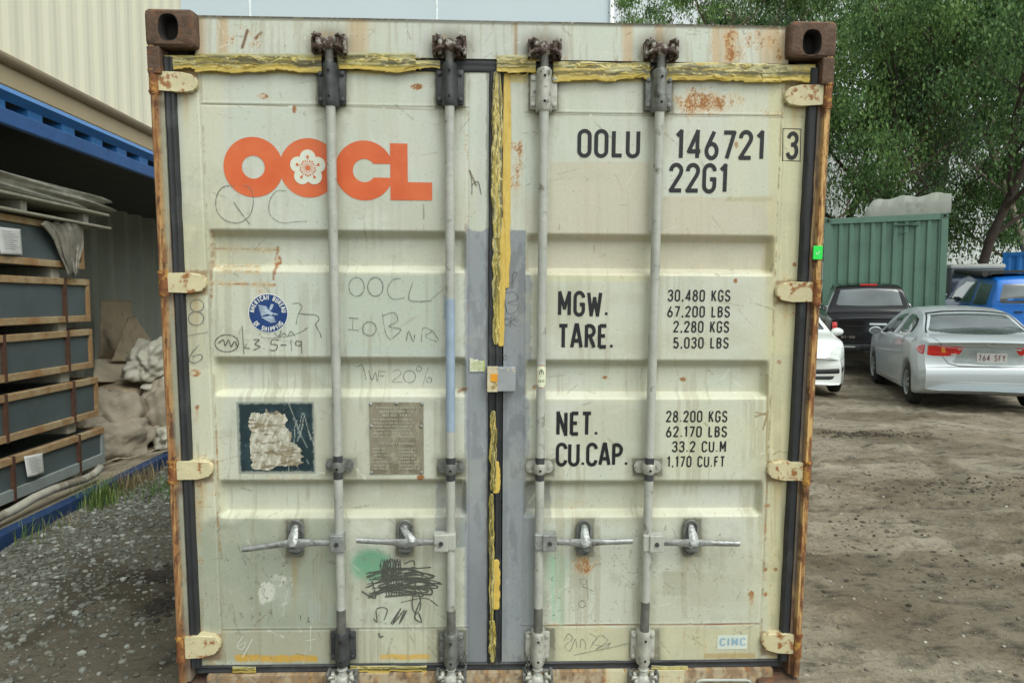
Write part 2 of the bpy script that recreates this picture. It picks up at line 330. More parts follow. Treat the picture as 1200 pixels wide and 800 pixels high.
def make_ground():
    xs = np.unique(np.concatenate([np.linspace(-600, -30, 18), np.linspace(-30, -6, 25), np.arange(-6, -1.2, .022), np.linspace(-1.2, 1.0, 30), np.arange(1.0, 9, .035), np.linspace(9, 30, 40), np.linspace(30, 600, 18)]))
    ys = np.unique(np.concatenate([np.linspace(-300, -3, 14), np.linspace(-3, 2, 14), np.arange(2, 7, .022), np.arange(7, 14, .05), np.linspace(14, 40, 60), np.linspace(40, 900, 16)]))
    X, Y = np.meshgrid(xs, ys, indexing='ij'); Z = ground_h(X, Y)
    a_ = W(1003, 508, 1)-Vector((0, 0, CAMH)); c0 = a_*(CAMH/-a_.z)
    wn = fbm(X*3, Y*3, 61, 4)-.5
    wet = (1-ss(.55, 1.1, np.sqrt(((X-c0.x+.1)/.75)**2+((Y-c0.y)/.22)**2)+wn*1.2))
    wet = np.maximum(wet, .75*ss(.5, .62, fbm(X*.9+3, Y*1.6, 62, 4))*ss(1, 1.6, X)); wet = np.maximum(wet, .8*ss(.5, .6, fbm(X*2.2, Y*1.6, 63, 4))*ss(0, -1.2, X)*ss(-3.1, -2.4, X))
    for (x0, y0, dx, dy, off) in TRACKS: wet = np.maximum(wet, .55*track(X, Y, x0, y0, dx, dy, off)[0]*ss(.35, .6, fbm(X*2, Y*2, 64)))
    m, n, p = nodes('muddy_gravel_ground'); N = n.nodes; Lk = n.links
    tc = N.new('ShaderNodeTexCoord')
    def noise(sc, det=8, ro=.6, sy=1):
        a = N.new('ShaderNodeTexNoise'); a.inputs['Scale'].default_value = sc; a.inputs['Detail'].default_value = det; a.inputs['Roughness'].default_value = ro
        mp = N.new('ShaderNodeMapping'); mp.inputs['Scale'].default_value = (1, sy, 1); Lk.new(tc.outputs['Object'], mp.inputs[0]); Lk.new(mp.outputs[0], a.inputs['Vector']); return a
    def mix(fac, a, b, mode='MIX'):
        x = N.new('ShaderNodeMix'); x.data_type = 'RGBA'; x.blend_type = mode
        if isinstance(fac, float): x.inputs[0].default_value = fac
        else: Lk.new(fac, x.inputs[0])
        for i, q in ((6, a), (7, b)):
            if isinstance(q, tuple): x.inputs[i].default_value = (*q, 1)
            else: Lk.new(q, x.inputs[i])
        return x.outputs[2]
    def rng(s, a, b, c=0, d=1):
        r = N.new('ShaderNodeMapRange'); r.inputs[1].default_value = a; r.inputs[2].default_value = b; r.inputs[3].default_value = c; r.inputs[4].default_value = d; Lk.new(s, r.inputs[0]); return r.outputs[0]
    big = noise(.9, 6, .55, 1.6); mid = noise(5, 8, .62, 1.8); fine = noise(34, 8, .7)
    c = mix(rng(big.outputs[0], .38, .62), lin(126, 115, 96), lin(150, 142, 124))
    c = mix(rng(mid.outputs[0], .52, .68), c, lin(84, 79, 68))
    c = mix(rng(fine.outputs[0], .5, .72, 0, .8), c, lin(78, 74, 66))
    vo = N.new('ShaderNodeTexVoronoi'); vo.inputs['Scale'].default_value = 70; Lk.new(tc.outputs['Object'], vo.inputs['Vector'])
    stone = N.new('ShaderNodeMath'); stone.operation = 'MULTIPLY'
    Lk.new(rng(vo.outputs['Distance'], .34, .22), stone.inputs[0])
    sepc = N.new('ShaderNodeSeparateColor'); Lk.new(vo.outputs['Color'], sepc.inputs[0])
    Lk.new(rng(sepc.outputs[0], .72, .78), stone.inputs[1])
    c = mix(stone.outputs[0], c, lin(158, 156, 148))
    sx0 = N.new('ShaderNodeSeparateXYZ'); Lk.new(tc.outputs['Object'], sx0.inputs[0])
    c = mix(rng(sx0.outputs[0], .2, -1.0, 0, .75), c, lin(84, 80, 68))
    # coarse grey gravel on the left by the sill
    sx = N.new('ShaderNodeSeparateXYZ'); Lk.new(tc.outputs['Object'], sx.inputs[0])
    lm = N.new('ShaderNodeMath'); lm.operation = 'MULTIPLY'; Lk.new(rng(sx.outputs[0], -2.2, -3.0), lm.inputs[0]); Lk.new(rng(mid.outputs[0], .35, .55), lm.inputs[1])
    c = mix(lm.outputs[0], c, mix(rng(sepc.outputs[1], .1, .9), lin(80, 80, 72), lin(138, 140, 130)))
    Lk.new(c, p.inputs['Base Color']); p.inputs['Roughness'].default_value = .9; p.inputs['Specular IOR Level'].default_value = .3
    b = N.new('ShaderNodeBump'); b.inputs['Strength'].default_value = .9; b.inputs['Distance'].default_value = .012; Lk.new(fine.outputs[0], b.inputs['Height'])
    b2 = N.new('ShaderNodeBump'); b2.inputs['Strength'].default_value = .9; b2.inputs['Distance'].default_value = .03; Lk.new(mid.outputs[0], b2.inputs['Height']); Lk.new(b.outputs[0], b2.inputs['Normal'])
    b3 = N.new('ShaderNodeBump'); b3.inputs['Strength'].default_value = .7; b3.inputs['Distance'].default_value = .012; Lk.new(stone.outputs[0], b3.inputs['Height']); Lk.new(b2.outputs[0], b3.inputs['Normal'])
    Lk.new(b3.outputs[0], p.inputs['Normal'])
    wa = N.new('ShaderNodeAttribute'); wa.attribute_name = 'paint'
    wm = N.new('ShaderNodeMix'); wm.data_type = 'RGBA'; wm.blend_type = 'MULTIPLY'; wm.inputs[7].default_value = (.52, .49, .45, 1); Lk.new(wa.outputs['Fac'], wm.inputs[0]); Lk.new(c, wm.inputs[6]); Lk.new(wm.outputs[2], p.inputs['Base Color'])
    pa = np.repeat(wet[..., None], 4, -1).reshape(-1, 4)
    g = arr_mesh('ground', np.stack([X, Y, Z], -1).reshape(-1, 3), grid_faces(len(xs), len(ys)), m, None, pa)
    tag(g, 'muddy grey brown gravel yard ground', None, None, 'structure')
make_ground()
# ================================================================== MAIN CONTAINER
box = empty('shipping_container', (0, 0, 0), 0, 'cream shipping container with rusty posts, yellow taped seams and doors shut, filling the middle', 'shipping container')
box.matrix_world = CM
WD, HT, LN = 2.438, 2.591, 6.058
YH, YD, YR, YROD = .045, .055, .091, .018        # header face, door face, recess floor, rod axis

def mixc(c, m, col, a=1.0, al=None):
    m = (m*a)[..., None] if m.ndim == c.ndim-1 else m*a
    t = np.array([*lin(*col), al if al is not None else 0.0])
    return c*(1-m)+t*m
def bmask(px, py, x0, x1, y0, y1, soft=1.0, jag=0, sc=.12, seed=1):
    if jag:
        px = px+jag*2*(fbm(px*sc, py*sc, seed)-.5); py = py+jag*2*(fbm(px*sc+9, py*sc, seed+5)-.5)
    return ss(x0-soft, x0+soft, px)*(1-ss(x1-soft, x1+soft, px))*ss(y0-soft, y0+soft, py)*(1-ss(y1-soft, y1+soft, py))
def ell(px, py, cx, cy, rx, ry, soft=.3):
    return 1-ss(1-soft, 1+soft, np.sqrt(((px-cx)/rx)**2+((py-cy)/ry)**2))
def rust(c, px, py, m, seed=3, dens=.5, sc=.35):
    """speckled rust inside the mask m: dark core with orange halo"""
    n = .5*fbm(px*sc*.5, py*sc*.3, seed, 3)+.5*fbm(px*.9, py*.7, seed+4, 3)
    th = .92-dens*.62*m
    h = ss(th-.14, th+.06, n)*np.clip(m*2.5, 0, 1); k = ss(th-.0, th+.09, n)*np.clip(m*2.5, 0, 1)
    c = mixc(c, h, (204, 158, 96), .6, .4); return mixc(c, k, (146, 92, 50), .85, 1)
def drip(c, px, py, x, y0, y1, w_=2.5, seed=2, a=.7, col=(176, 128, 72)):
    xx = x+1.2*(fbm(py*.03, px*0, seed)-.5)*4
    m = np.exp(-((px-xx)/w_)**2)*ss(y0-2, y0+3, py)*(1-ss(y0, y1, py)*.9)*(py < y1+4)*(.55+.9*(vn(px*.9, py*.05, seed)-.3))
    return mixc(c, np.clip(m, 0, 1), col, a, .6)
def line(c, px, py, x0, y0, x1, y1, w_=.8, col=(120, 104, 76), a=.8, brk=.35, seed=5, sc=.12):
    dx, dy = x1-x0, y1-y0; l2 = dx*dx+dy*dy; t = np.clip(((px-x0)*dx+(py-y0)*dy)/l2, 0, 1)
    d = np.hypot(px-x0-t*dx, py-y0-t*dy)
    m = (1-ss(w_*.6, w_*1.5, d))*ss(brk-.08, brk+.12, fbm(px*sc, py*sc, seed))
    return mixc(c, m, col, a, .6)
def specks(c, px, py, m, seed, thr=.8, sc=.42, col=(98, 84, 60), a=.8):
    n = vn(px*sc, py*sc, seed)*.6+vn(px*sc*2.3, py*sc*2.3, seed+3)*.4
    return mixc(c, ss(thr-.02, thr+.05, n)*m, col, a, .8)
def streaky(px, py, seed, sx=.5, sy=.02): return fbm(px*sx, py*sy, seed, 4)

def scratches(c, px, py, X0, X1, Y0, Y1, n, seed, cols, lmax=40, ang=None, w_=.6, a=.5):
    q = random.Random(seed); ax, ay = px[:, px.shape[1]//2], py[py.shape[0]//2, :]
    for _ in range(n):
        x, y = q.uniform(X0, X1), q.uniform(Y0, Y1); L_ = lmax*q.random()**2+3; t = q.gauss(*ang) if ang else q.uniform(0, 3.14); x1, y1 = x+L_*math.cos(t), y+L_*math.sin(t)
        lo, hi = min(x, x1)-22, max(x, x1)+22; I = np.where((ax > lo) & (ax < hi))[0]; J = np.where((ay > min(y, y1)-8) & (ay < max(y, y1)+8))[0]
        if len(I) < 2 or len(J) < 2: continue
        sl = (slice(I[0], I[-1]+1), slice(J[0], J[-1]+1)); c[sl] = line(c[sl], px[sl], py[sl], x, y, x1, y1, w_*q.uniform(.6, 1.5), q.choice(cols), a*q.uniform(.5, 1.2), .4, q.randint(0, 99), .4)
    return c
def fitting_grime_shade(c, px, py, boxes, seed):  # dark sealant outline, grime runs and painted contact shade round each fitting
    for (x0, x1, y0, y1) in boxes:
        c = mixc(c, bmask(px, py, x0-2.2, x1+2.2, y0-2, y1+2.4, 1.3, 1.5, .2, seed), (66, 66, 58), .85, .6)
        c = mixc(c, bmask(px, py, x0-7, x1+7, y0-5, y1+9, 5, 4, .1, seed+1), (140, 138, 118), .5, .4)
        c = mixc(c, bmask(px, py, x0, x1, y1, y1+60, 5, 6, .1, seed+2)*(1-ss(y1, y1+60, py))*streaky(px, py, seed+3, .3, .01), (132, 124, 98), .6, .4)
    return c
def rod_grime_shade(c, px, py, xa, xb, seed):  # soft darker band behind a rod: grime and contact shade in the colour
    xc = xa+(xb-xa)*(py-120)/620; d = np.abs(px-xc)
    c = mixc(c, (1-ss(6, 15, d))*(.4+.9*(fbm(px*.02, py*.03, seed)-.3)), (150, 150, 130), .45, .3); return c
def panel(name, X0, X1, Z0, Z1, hf, pf, back, mat, parent, step=.0036):
    nx = max(4, int((X1-X0)/step)); nz = max(4, int((Z1-Z0)/step))
    X, Z = np.meshgrid(np.linspace(X0, X1, nx), np.linspace(Z0, Z1, nz), indexing='ij')
    px, py = toimg(X, YD, Z)
    Y = hf(X, Z, px, py)+np.zeros_like(X); C = pf(X, Z, px, py)
    V = np.stack([X, Y, Z], -1).reshape(-1, 3); Fc = grid_faces(nx, nz)
    idx = np.arange(nx*nz).reshape(nx, nz)
    ring = np.concatenate([idx[:, 0], idx[-1, 1:], idx[-2::-1, -1], idx[0, -2:0:-1]])
    nb = len(ring); V2 = V[ring].copy(); V2[:, 1] = back; o = len(V)
    j = np.arange(nb); F2 = np.stack([ring, o+j, o+(j+1) % nb, np.roll(ring, -1)], -1)
    V3 = V2.copy()
    C2 = C.reshape(-1, 4)[ring]
    ob = arr_mesh(name, np.concatenate([V, V2]), np.concatenate([Fc, F2]), mat, parent, np.concatenate([C.reshape(-1, 4), C2]))
    me = ob.data; me.set_sharp_from_angle(angle=rad(62))
    return ob
def dents(X, Z, seed, a=.0016): return a*(fbm(X*3.1, Z*2.6, seed, 3)-.5)*2+a*.5*(fbm(X*9, Z*8, seed+7, 3)-.5)

BASE = (203, 206, 194)
def base_paint(px, py, seed):
    c = np.zeros(px.shape+(4,)); c[..., :] = (*lin(*BASE), 0)
    c = mixc(c, ss(.4, .7, fbm(px*.009, py*.009, seed)), (199, 200, 178), .5)
    c = mixc(c, ss(.45, .7, fbm(px*.02, py*.014, seed+3)), (194, 202, 188), .5)
    c = mixc(c, ss(.5, .8, streaky(px, py, seed+6, .14, .008)), (186, 188, 166), .35)
    c = mixc(c, ss(570, 700, py), (190, 194, 176), .45)
    c = mixc(c, ss(.55, .75, fbm(px*.05, py*.05, seed+8))*ss(560, 660, py), (168, 172, 156), .45, .2)
    c = specks(c, px, py, np.full(px.shape, .55), seed+9, .9, .33, (120, 112, 88))
    c = specks(c, px, py, ss(590, 640, py)*.9, seed+11, .86, .3, (92, 82, 62))
    return c

LRec = [(244, 546, 270, 318), (251, 547, 418.5, 464), (256.5, 548, 562, 606)]
RRec = [(616, 907, 275, 322), (614, 902, 422, 467), (613, 893, 563, 605)]
def rec_local(R):
    out = []
    for x0, x1, y0, y1 in R:
        a, b = L(x0, (y0+y1)/2, YD), L(x1, (y0+y1)/2, YD); zt = L((x0+x1)/2, y0, YD).z; zb = L((x0+x1)/2, y1, YD).z
        out.append((a.x, b.x, zb, zt))
    return out
LRL, RRL = rec_local(LRec), rec_local(RRec)
# the recesses are one width down each leaf
def even(R, k): m = sum(r[k] for r in R)/3; return m
LRL = [(even(LRL, 0), even(LRL, 1), r[2], r[3]) for r in LRL]; RRL = [(even(RRL, 0), even(RRL, 1), r[2], r[3]) for r in RRL]
LXa, LXb = even(LRL, 0), even(LRL, 1); RXa, RXb = even(RRL, 0), even(RRL, 1)
DZT = L(400, 76, YD).z; DZB = L(560, 776, YD).z
LX0, LX1 = L(214, 300, YD).x, L(572.5, 400, YD).x
RX0, RX1 = L(590, 400, YD).x, L(935.5, 300, YD).x
LWz = (L(390, 124.5, YD).z, L(390, 737, YD).z); RWz = (L(760, 134.5, YD).z, L(760, 732, YD).z)
def door_depth(X, Z, left):
    X = np.asarray(X, float); Z = np.asarray(Z, float); Y = np.full(np.broadcast(X, Z).shape, YD)
    for xa, xb, zb, zt in (LRL if left else RRL):
        m = ss(xa-.002, xa+.022, X)*(1-ss(xb-.022, xb+.002, X))
        r = ss(-.15, 1.15, (Z-zb)/.019)*ss(-.15, 1.15, (zt-Z)/.025); Y = Y+(YR-YD)*m*r
    xa, xb = (LXa, LXb) if left else (RXa, RXb)
    # stile joint and welded plate joints
    for q in ((xa-.012, xb+.004) if left else (xa-.004, xb+.012)):
        Y = Y+.0022*np.exp(-((X-q)/.0028)**2)
    for z in (LWz if left else RWz):
        Y = Y+(.0026*np.exp(-((Z-z)/.003)**2)-.0012*np.exp(-((Z-z-.006)/.004)**2))*ss(xa-.012, xa, X)*(1-ss(xb, xb+.012, X))
    return Y
def left_h(X, Z, px, py): return door_depth(X, Z, True)+dents(X, Z, 4)*1.1
def right_h(X, Z, px, py): return door_depth(X, Z, False)+dents(X, Z, 14)*1.1

def left_paint(X, Z, px, py):
    c = base_paint(px, py, 1)
    c = mixc(c, ss(345, 225, px)*bmask(px, py, 0, 350, 250, 420, 30), (208, 198, 156), .55)
    c = mixc(c, bmask(px, py, 213, 262, 90, 790, 4), (208, 206, 174), .5)
    # lower rib slopes yellowed and lighter; shade painted under each recess top
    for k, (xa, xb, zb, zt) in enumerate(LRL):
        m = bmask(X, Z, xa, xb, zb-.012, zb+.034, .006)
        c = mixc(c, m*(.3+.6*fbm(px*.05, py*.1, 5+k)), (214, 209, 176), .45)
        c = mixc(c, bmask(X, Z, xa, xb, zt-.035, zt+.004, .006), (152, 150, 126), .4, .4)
        c = rust(c, px, py, bmask(X, Z, xa-.02, xa+.01, zb-.03, zt+.03, .012)*.4, 31+k, .4)
    # touch-up rectangles
    c = mixc(c, bmask(px, py, 402, 514, 322, 416, 1.2, 2, .1, 3), (180, 190, 176), .75)
    c = mixc(c, bmask(px, py, 400, 470, 276, 312, 1, 2, .1, 7), (176, 178, 162), .35)
    c = mixc(c, bmask(px, py, 240, 395, 322, 412, 2, 4, .05, 9), (196, 204, 192), .4)
    c = mixc(c, bmask(px, py, 232, 396, 634, 735, 3, 5, .06, 10), (180, 188, 172), .5)
    c = mixc(c, bmask(px, py, 236, 394, 612, 780, 6, 14, .03, 90)*(.6+.5*fbm(px*.03, py*.03, 91)), (150, 156, 138), .8)
    c = mixc(c, bmask(px, py, 400, 545, 612, 780, 10, 14, .03, 92)*ss(.4, .6, fbm(px*.02, py*.03, 93)), (178, 182, 162), .6)
    c = mixc(c, bmask(px, py, 306, 342, 676, 706, 1.5, 12, .09, 12), (208, 210, 196), .9)
    c = mixc(c, bmask(px, py, 318, 372, 676, 706, 1.5, 14, .09, 13)*ss(.45, .5, fbm(px*.08, py*.08, 77)), (158, 164, 150), .7)
    c = mixc(c, bmask(px, py, 362, 390, 705, 730, 2, 8, .07, 14), (166, 174, 164), .55)
    c = mixc(c, bmask(px, py, 240, 395, 738, 772, 2, 5, .06, 15)*.7, (178, 172, 146), .7, .3)
    c = mixc(c, bmask(px, py, 400, 545, 739, 776, 2, 2, .06, 16)*.7, (196, 194, 164), .8, .3)
    c = mixc(c, ell(px+3*fbm(px*.1, py*.1, 3), py, 437, 662, 24, 19, .3), (104, 168, 134), .85)
    # grey primer over the closing stile
    g = bmask(px, py, 546.5, 580, 262, 790, .6)*ss(0, 2.5, py-262-7*np.sin((px-546)/9)-3*fbm(px*.2, py*.2, 8))
    gc = (150, 156, 160)
    c = mixc(c, g, gc, .97, .1); c = mixc(c, g*bmask(px, py, 545, 575, 282, 560, 6, 8, .02, 18), (140, 144, 152), .5)
    c = mixc(c, g*ss(640, 700, py)*(1-ss(760, 775, py))*ss(.4, .6, fbm(px*.06, py*.03, 19)), (116, 120, 124), .5, .3)
    c = mixc(c, bmask(px, py, 510, 549, 566, 641, .8, 2.5, .15, 20), (146, 152, 154), .92)
    c = mixc(c, bmask(px, py, 544, 549, 262, 790, .8, 2, .3, 21), (150, 156, 160), .7)
    c = mixc(c, bmask(px, py, 520, 525, 346, 374, 1, 1.5, .2, 22), (140, 158, 184), .9)
    c = mixc(c, bmask(px, py, 400, 540, 408, 416, 1, 2, .2, 23), (186, 196, 190), .4)
    # rust
    for (a, b, e, f) in ((248, 291, 322, 292.5), (247, 312, 300, 312), (262, 317, 302, 318), (247, 332, 322, 334)):
        c = line(c, px, py, a, b, e, f, 1.0, (158, 108, 56), .85, .42, int(b), .3); c = line(c, px, py, a, b, e, f, 3.5, (204, 172, 112), .45, .45, int(b)+1, .2)
    c = line(c, px, py, 247.5, 270, 247.5, 350, 1.6, (146, 98, 52), .85, .45, 71, .3); c = line(c, px, py, 322, 290, 321, 334, 1.8, (150, 98, 52), .85, .45, 72, .3)
    c = rust(c, px, py, ell(px, py, 322, 306, 5, 9), 73, .8); c = rust(c, px, py, bmask(px, py, 250, 330, 288, 340, 4)*.35, 74, .7)
    c = rust(c, px, py, bmask(px, py, 294, 320, 338, 346, 3)*.6, 76, .7)
    c = rust(c, px, py, ell(px, py, 345, 634, 5, 4), 75, .7)
    c = drip(c, px, py, 344.5, 648, 734, 2.6, 7, .85, (164, 132, 66))
    xs_ = 236+(py-100)*.042
    m = (1-ss(.5, 1.5, np.abs(px-xs_)))*ss(.45, .65, fbm(px*.2, py*.12, 51)); c = mixc(c, m, (140, 118, 84), .5, .8)
    c = line(c, px, py, 253.5, 505, 255, 562, 1.0, (158, 110, 52), .8, .44, 52, .4); c = line(c, px, py, 255, 600, 257, 645, 1.0, (168, 124, 66), .75, .46, 53, .4)
    c = drip(c, px, py, 231, 585, 640, 3.5, 8, .8, (196, 150, 80)); c = rust(c, px, py, bmask(px, py, 226, 238, 560, 640, 3)*.6, 54, .8)
    c = rust(c, px, py, bmask(px, py, 230, 240, 640, 760, 2)*.55, 55, .75); c = rust(c, px, py, ell(px, py, 230, 745, 10, 5), 56, .9)
    c = rust(c, px, py, ell(px, py, 229, 437, 9, 5), 57, .8); c = drip(c, px, py, 231, 476, 500, 2, 9, .7); c = rust(c, px, py, ell(px, py, 231, 477, 3, 3), 58, .9)
    c = rust(c, px, py, ell(px, py, 308, 113, 7, 4), 59, .75); c = rust(c, px, py, ell(px, py, 488, 102, 8, 4), 60, .8); c = rust(c, px, py, ell(px, py, 345, 128, 3, 5), 61, .8)
    c = rust(c, px, py, bmask(px, py, 236, 546, 121, 128, 1.5)*.45, 62, .7)
    c = line(c, px, py, 236, 122, 545, 129, .7, (120, 108, 80), .75, .25, 63)
    c = line(c, px, py, 262, 737, 545, 737, .7, (150, 148, 130), .7, .2, 64)
    c = rust(c, px, py, bmask(px, py, 265, 390, 556, 563, 1.5, 1)*.55, 65, .75); c = rust(c, px, py, ell(px, py, 493, 559, 5, 4), 66, 1.0)
    c = rust(c, px, py, bmask(px, py, 544, 549, 90, 420, 1.2)*.6, 67, .7)
    c = line(c, px, py, 548, 455, 537, 460, 1.5, (150, 104, 60), .8, .2, 68)
    c = line(c, px, py, 550, 200, 558, 218, 1.0, (96, 72, 48), .9, .1, 69); c = line(c, px, py, 496, 240, 497, 270, .9, (84, 78, 60), .8, .35, 70)
    c = specks(c, px, py, bmask(px, py, 262, 340, 650, 730, 8), 81, .78, .22, (104, 108, 92), .7)
    # rubbed black scuffs left by the scribble, tape residue at the foot
    c = mixc(c, bmask(px, py, 276, 372, 767, 775, 1.2, 2.5, .1, 24), (204, 160, 56), .85, .3); c = mixc(c, bmask(px, py, 445, 505, 766, 772, .8, 1.5, .1, 25), (212, 172, 82), .85)
    c = mixc(c, bmask(px, py, 210, 546, 70, 87, 2, 3, .05, 26), (206, 184, 82), .65)
    c = rod_grime_shade(c, px, py, 389, 402, 181); c = rod_grime_shade(c, px, py, 526, 530, 182)
    c = fitting_grime_shade(c, px, py, ((372, 404, 82, 123), (511, 543, 85, 126), (384, 416, 538, 556), (514, 545, 539, 556), (388, 418, 739, 777), (514, 545, 739, 777), (337, 354, 610, 650), (466, 483, 609, 650)), 183)
    c = mixc(c, ss(.52, .66, fbm(px*.012+4, py*.02, 187, 5))*ss(90, 300, py), (176, 176, 156), .45, .3)
    c = mixc(c, ss(.56, .62, streaky(px, py, 188, .22, .006))*ss(100, 500, py)*ss(.4, .6, fbm(px*.02, py*.02, 192)), (152, 146, 122), .4, .3)
    c = scratches(c, px, py, 215, 570, 90, 770, 150, 5, [(120, 116, 96), (150, 146, 126), (226, 228, 214), (134, 104, 70)], 34)
    c = scratches(c, px, py, 235, 545, 600, 775, 110, 6, [(96, 94, 80), (130, 128, 108), (214, 216, 200)], 30, (1.2, .6)); c = scratches(c, px, py, 546, 573, 270, 770, 50, 7, [(104, 106, 108), (190, 194, 196), (84, 84, 84)], 22, (1.5, .5))
    c = specks(c, px, py, np.full(px.shape, .7), 189, .87, .5, (120, 96, 64)); c = rust(c, px, py, bmask(px, py, 236, 546, 548, 562, 5)*.4, 190, .6); c = rust(c, px, py, bmask(px, py, 250, 545, 408, 420, 4)*.3, 191, .6)
    for (x0, x1, y0, y1) in ((186, 232, 80, 109), (190, 243, 317, 346), (202, 251, 538, 565), (212, 260, 743, 773)):
        c = mixc(c, bmask(px, py, x0, x1, y0, y1, 2, 2.5, .2, x0)*.9, (120, 84, 50), .75, .9); c = rust(c, px, py, bmask(px, py, x0, x1+5, y0-8, y1+18, 5)*.6, x1, .6)
        c = drip(c, px, py, x1-14, y1, y1+50, 5, x1+1, .6, (196, 160, 98))
    c = mixc(c, g, (146, 151, 156), .55); c = mixc(c, g*ss(560, 720, py), (112, 117, 120), .6); c = mixc(c, g*ss(.5, .64, fbm(px*.1, py*.04, 195)), (128, 132, 136), .6)
    c = mixc(c, bmask(px, py, 560, 574, 90, 262, 3, 3, .1, 196), (188, 192, 186), .5)
    # gasket smear
    c = mixc(c, bmask(px, py, 211, 232, 640, 745, 1.5, 2, .08, 27)*ss(231, 226, px), (44, 46, 48), .8)
    c = mixc(c, ss(5, 0, np.abs(Z-DZB)*900-2), (84, 82, 72), .5, .8)
    c = mixc(c, bmask(px, py, 570, 574, 80, 790, .6, 1.5, .1, 28), (60, 60, 56), .5, .6)
    return c
def right_paint(X, Z, px, py):
    c = base_paint(px, py, 41)
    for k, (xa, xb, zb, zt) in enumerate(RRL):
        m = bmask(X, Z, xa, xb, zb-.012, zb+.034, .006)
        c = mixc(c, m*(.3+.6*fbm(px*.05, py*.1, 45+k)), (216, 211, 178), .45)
        c = mixc(c, bmask(X, Z, xa, xb, zt-.035, zt+.004, .006), (152, 150, 126), .4, .4)  # shade painted along the top of the recess
        c = rust(c, px, py, bmask(X, Z, xb-.014, xb+.012, zb-.03, zt+.03, .012)*.5, 91+k, .6)
    # old touch-up paint, warmer than the rest
    T = (198, 190, 168)
    c = mixc(c, bmask(px, py, 643, 761, 190, 322, 1, 1.5, .08, 43), T, .75); c = mixc(c, bmask(px, py, 772, 910, 231, 320, 1, 2.5, .06, 44), T, .8)
    c = mixc(c, bmask(px, py, 614, 643, 232, 320, 6, 3, .06, 46), T, .4)
    c = mixc(c, bmask(px, py, 772, 905, 231, 236, 1, 1.5, .1, 47)*ss(.4, .6, fbm(px*.08, py*.1, 48)), (158, 148, 116), .6, .4)
    c = mixc(c, bmask(px, py, 640, 760, 322, 330, 1, 1, .1, 47), (220, 214, 160), .4)
    c = mixc(c, bmask(px, py, 900, 945, 90, 790, 4), (206, 198, 150), .6)
    c = mixc(c, bmask(px, py, 780, 905, 480, 560, 22), (206, 206, 168), .4); c = mixc(c, ss(860, 905, px)*bmask(px, py, 0, 2000, 320, 740, 20), (206, 200, 156), .35)
    # grey primer
    gc = (150, 156, 160)
    g = bmask(px, py, 585, 616, 270, 792, .6, 1, .2, 49); c = mixc(c, g, gc, .97, .1)
    c = mixc(c, bmask(px, py, 610, 622, 322, 424, 1, 3.5, .12, 50), gc, .9); c = mixc(c, bmask(px, py, 612, 620, 466, 545, 1, 3, .12, 51), gc, .75)
    c = mixc(c, bmask(px, py, 612, 646, 562, 607, 1.5, 2, .1, 52), (134, 138, 136), .85); c = mixc(c, bmask(px, py, 612, 630, 604, 740, 1, 1.5, .1, 53), gc, .85)
    c = mixc(c, g*ss(.45, .65, fbm(px*.03, py*.012, 54)), (136, 142, 148), .5)
    c = specks(c, px, py, g, 55, .84, .3, (92, 94, 94))
    c = mixc(c, bmask(px, py, 585, 594, 440, 792, 1, 3, .15, 56), (86, 88, 88), .6, .5)
    c = rust(c, px, py, bmask(px, py, 596, 614, 165, 232, 5)*.75, 57, .8, .25); c = drip(c, px, py, 606, 215, 250, 5, 58, .35, (206, 170, 110))
    c = rust(c, px, py, ell(px, py, 828, 121, 44, 20, .5)*.95, 59, .72, .2); c = rust(c, px, py, bmask(px, py, 786, 872, 124, 137, 4)*.55, 60, .7, .25)
    c = rust(c, px, py, bmask(px, py, 890, 918, 126, 138, 3)*.5, 61, .8)
    c = rust(c, px, py, ell(px, py, 686, 660, 18, 17, .5)*.9, 62, .72, .28); c = rust(c, px, py, ell(px, py, 704, 655, 14, 12, .5)*.5, 63, .75)
    c = rust(c, px, py, ell(px, py, 812, 650, 20, 16, .5)*.5, 64, .75); c = drip(c, px, py, 807, 648, 670, 4, 65, .5)
    c = rust(c, px, py, ell(px, py, 863, 170, 2.5, 4), 66, 1); c = rust(c, px, py, ell(px, py, 862, 329, 2.5, 3), 67, 1)
    c = rust(c, px, py, ell(px, py, 881, 700, 3, 9), 68, .8); c = drip(c, px, py, 882, 696, 716, 3, 69, .6)
    c = rust(c, px, py, ell(px, py, 803, 446, 4, 2.5), 70, 1); c = rust(c, px, py, ell(px, py, 711, 444, 4, 2), 71, 1)
    c = rust(c, px, py, bmask(px, py, 655, 692, 590, 600, 2)*.6, 72, .8)
    c = line(c, px, py, 627, 134, 918, 138, .8, (96, 86, 62), .8, .25, 73)
    c = line(c, px, py, 640, 732, 890, 731, .9, (150, 92, 48), .85, .3, 74); c = rust(c, px, py, bmask(px, py, 640, 893, 729, 735, 2)*.5, 75, .7)
    for x, a in ((802, .8), (818, .8), (703, .5), (770, .4), (825, .5)): c = drip(c, px, py, x, 734, 775, 1.6, int(x), a, (150, 100, 62)); c = rust(c, px, py, bmask(px, py, x-4, x+4, 734, 775, 2)*.45, int(x)+1, .8)
    xs_ = 917-(py-100)*.0385
    m = (1-ss(.5, 1.6, np.abs(px-xs_)))*ss(.38, .6, fbm(px*.2, py*.1, 76)); c = mixc(c, m, (128, 104, 66), .7, .8)
    c = rust(c, px, py, bmask(px, py, 893, 900, 590, 700, 3)*.65, 77, .8); c = rust(c, px, py, bmask(px, py, 890, 925, 640, 740, 6)*.35, 78, .7)
    c = line(c, px, py, 897, 484, 885, 488, .9, (130, 104, 62), .8, .1, 79); c = line(c, px, py, 898, 486, 886, 483, .8, (130, 104, 62), .8, .1, 80)
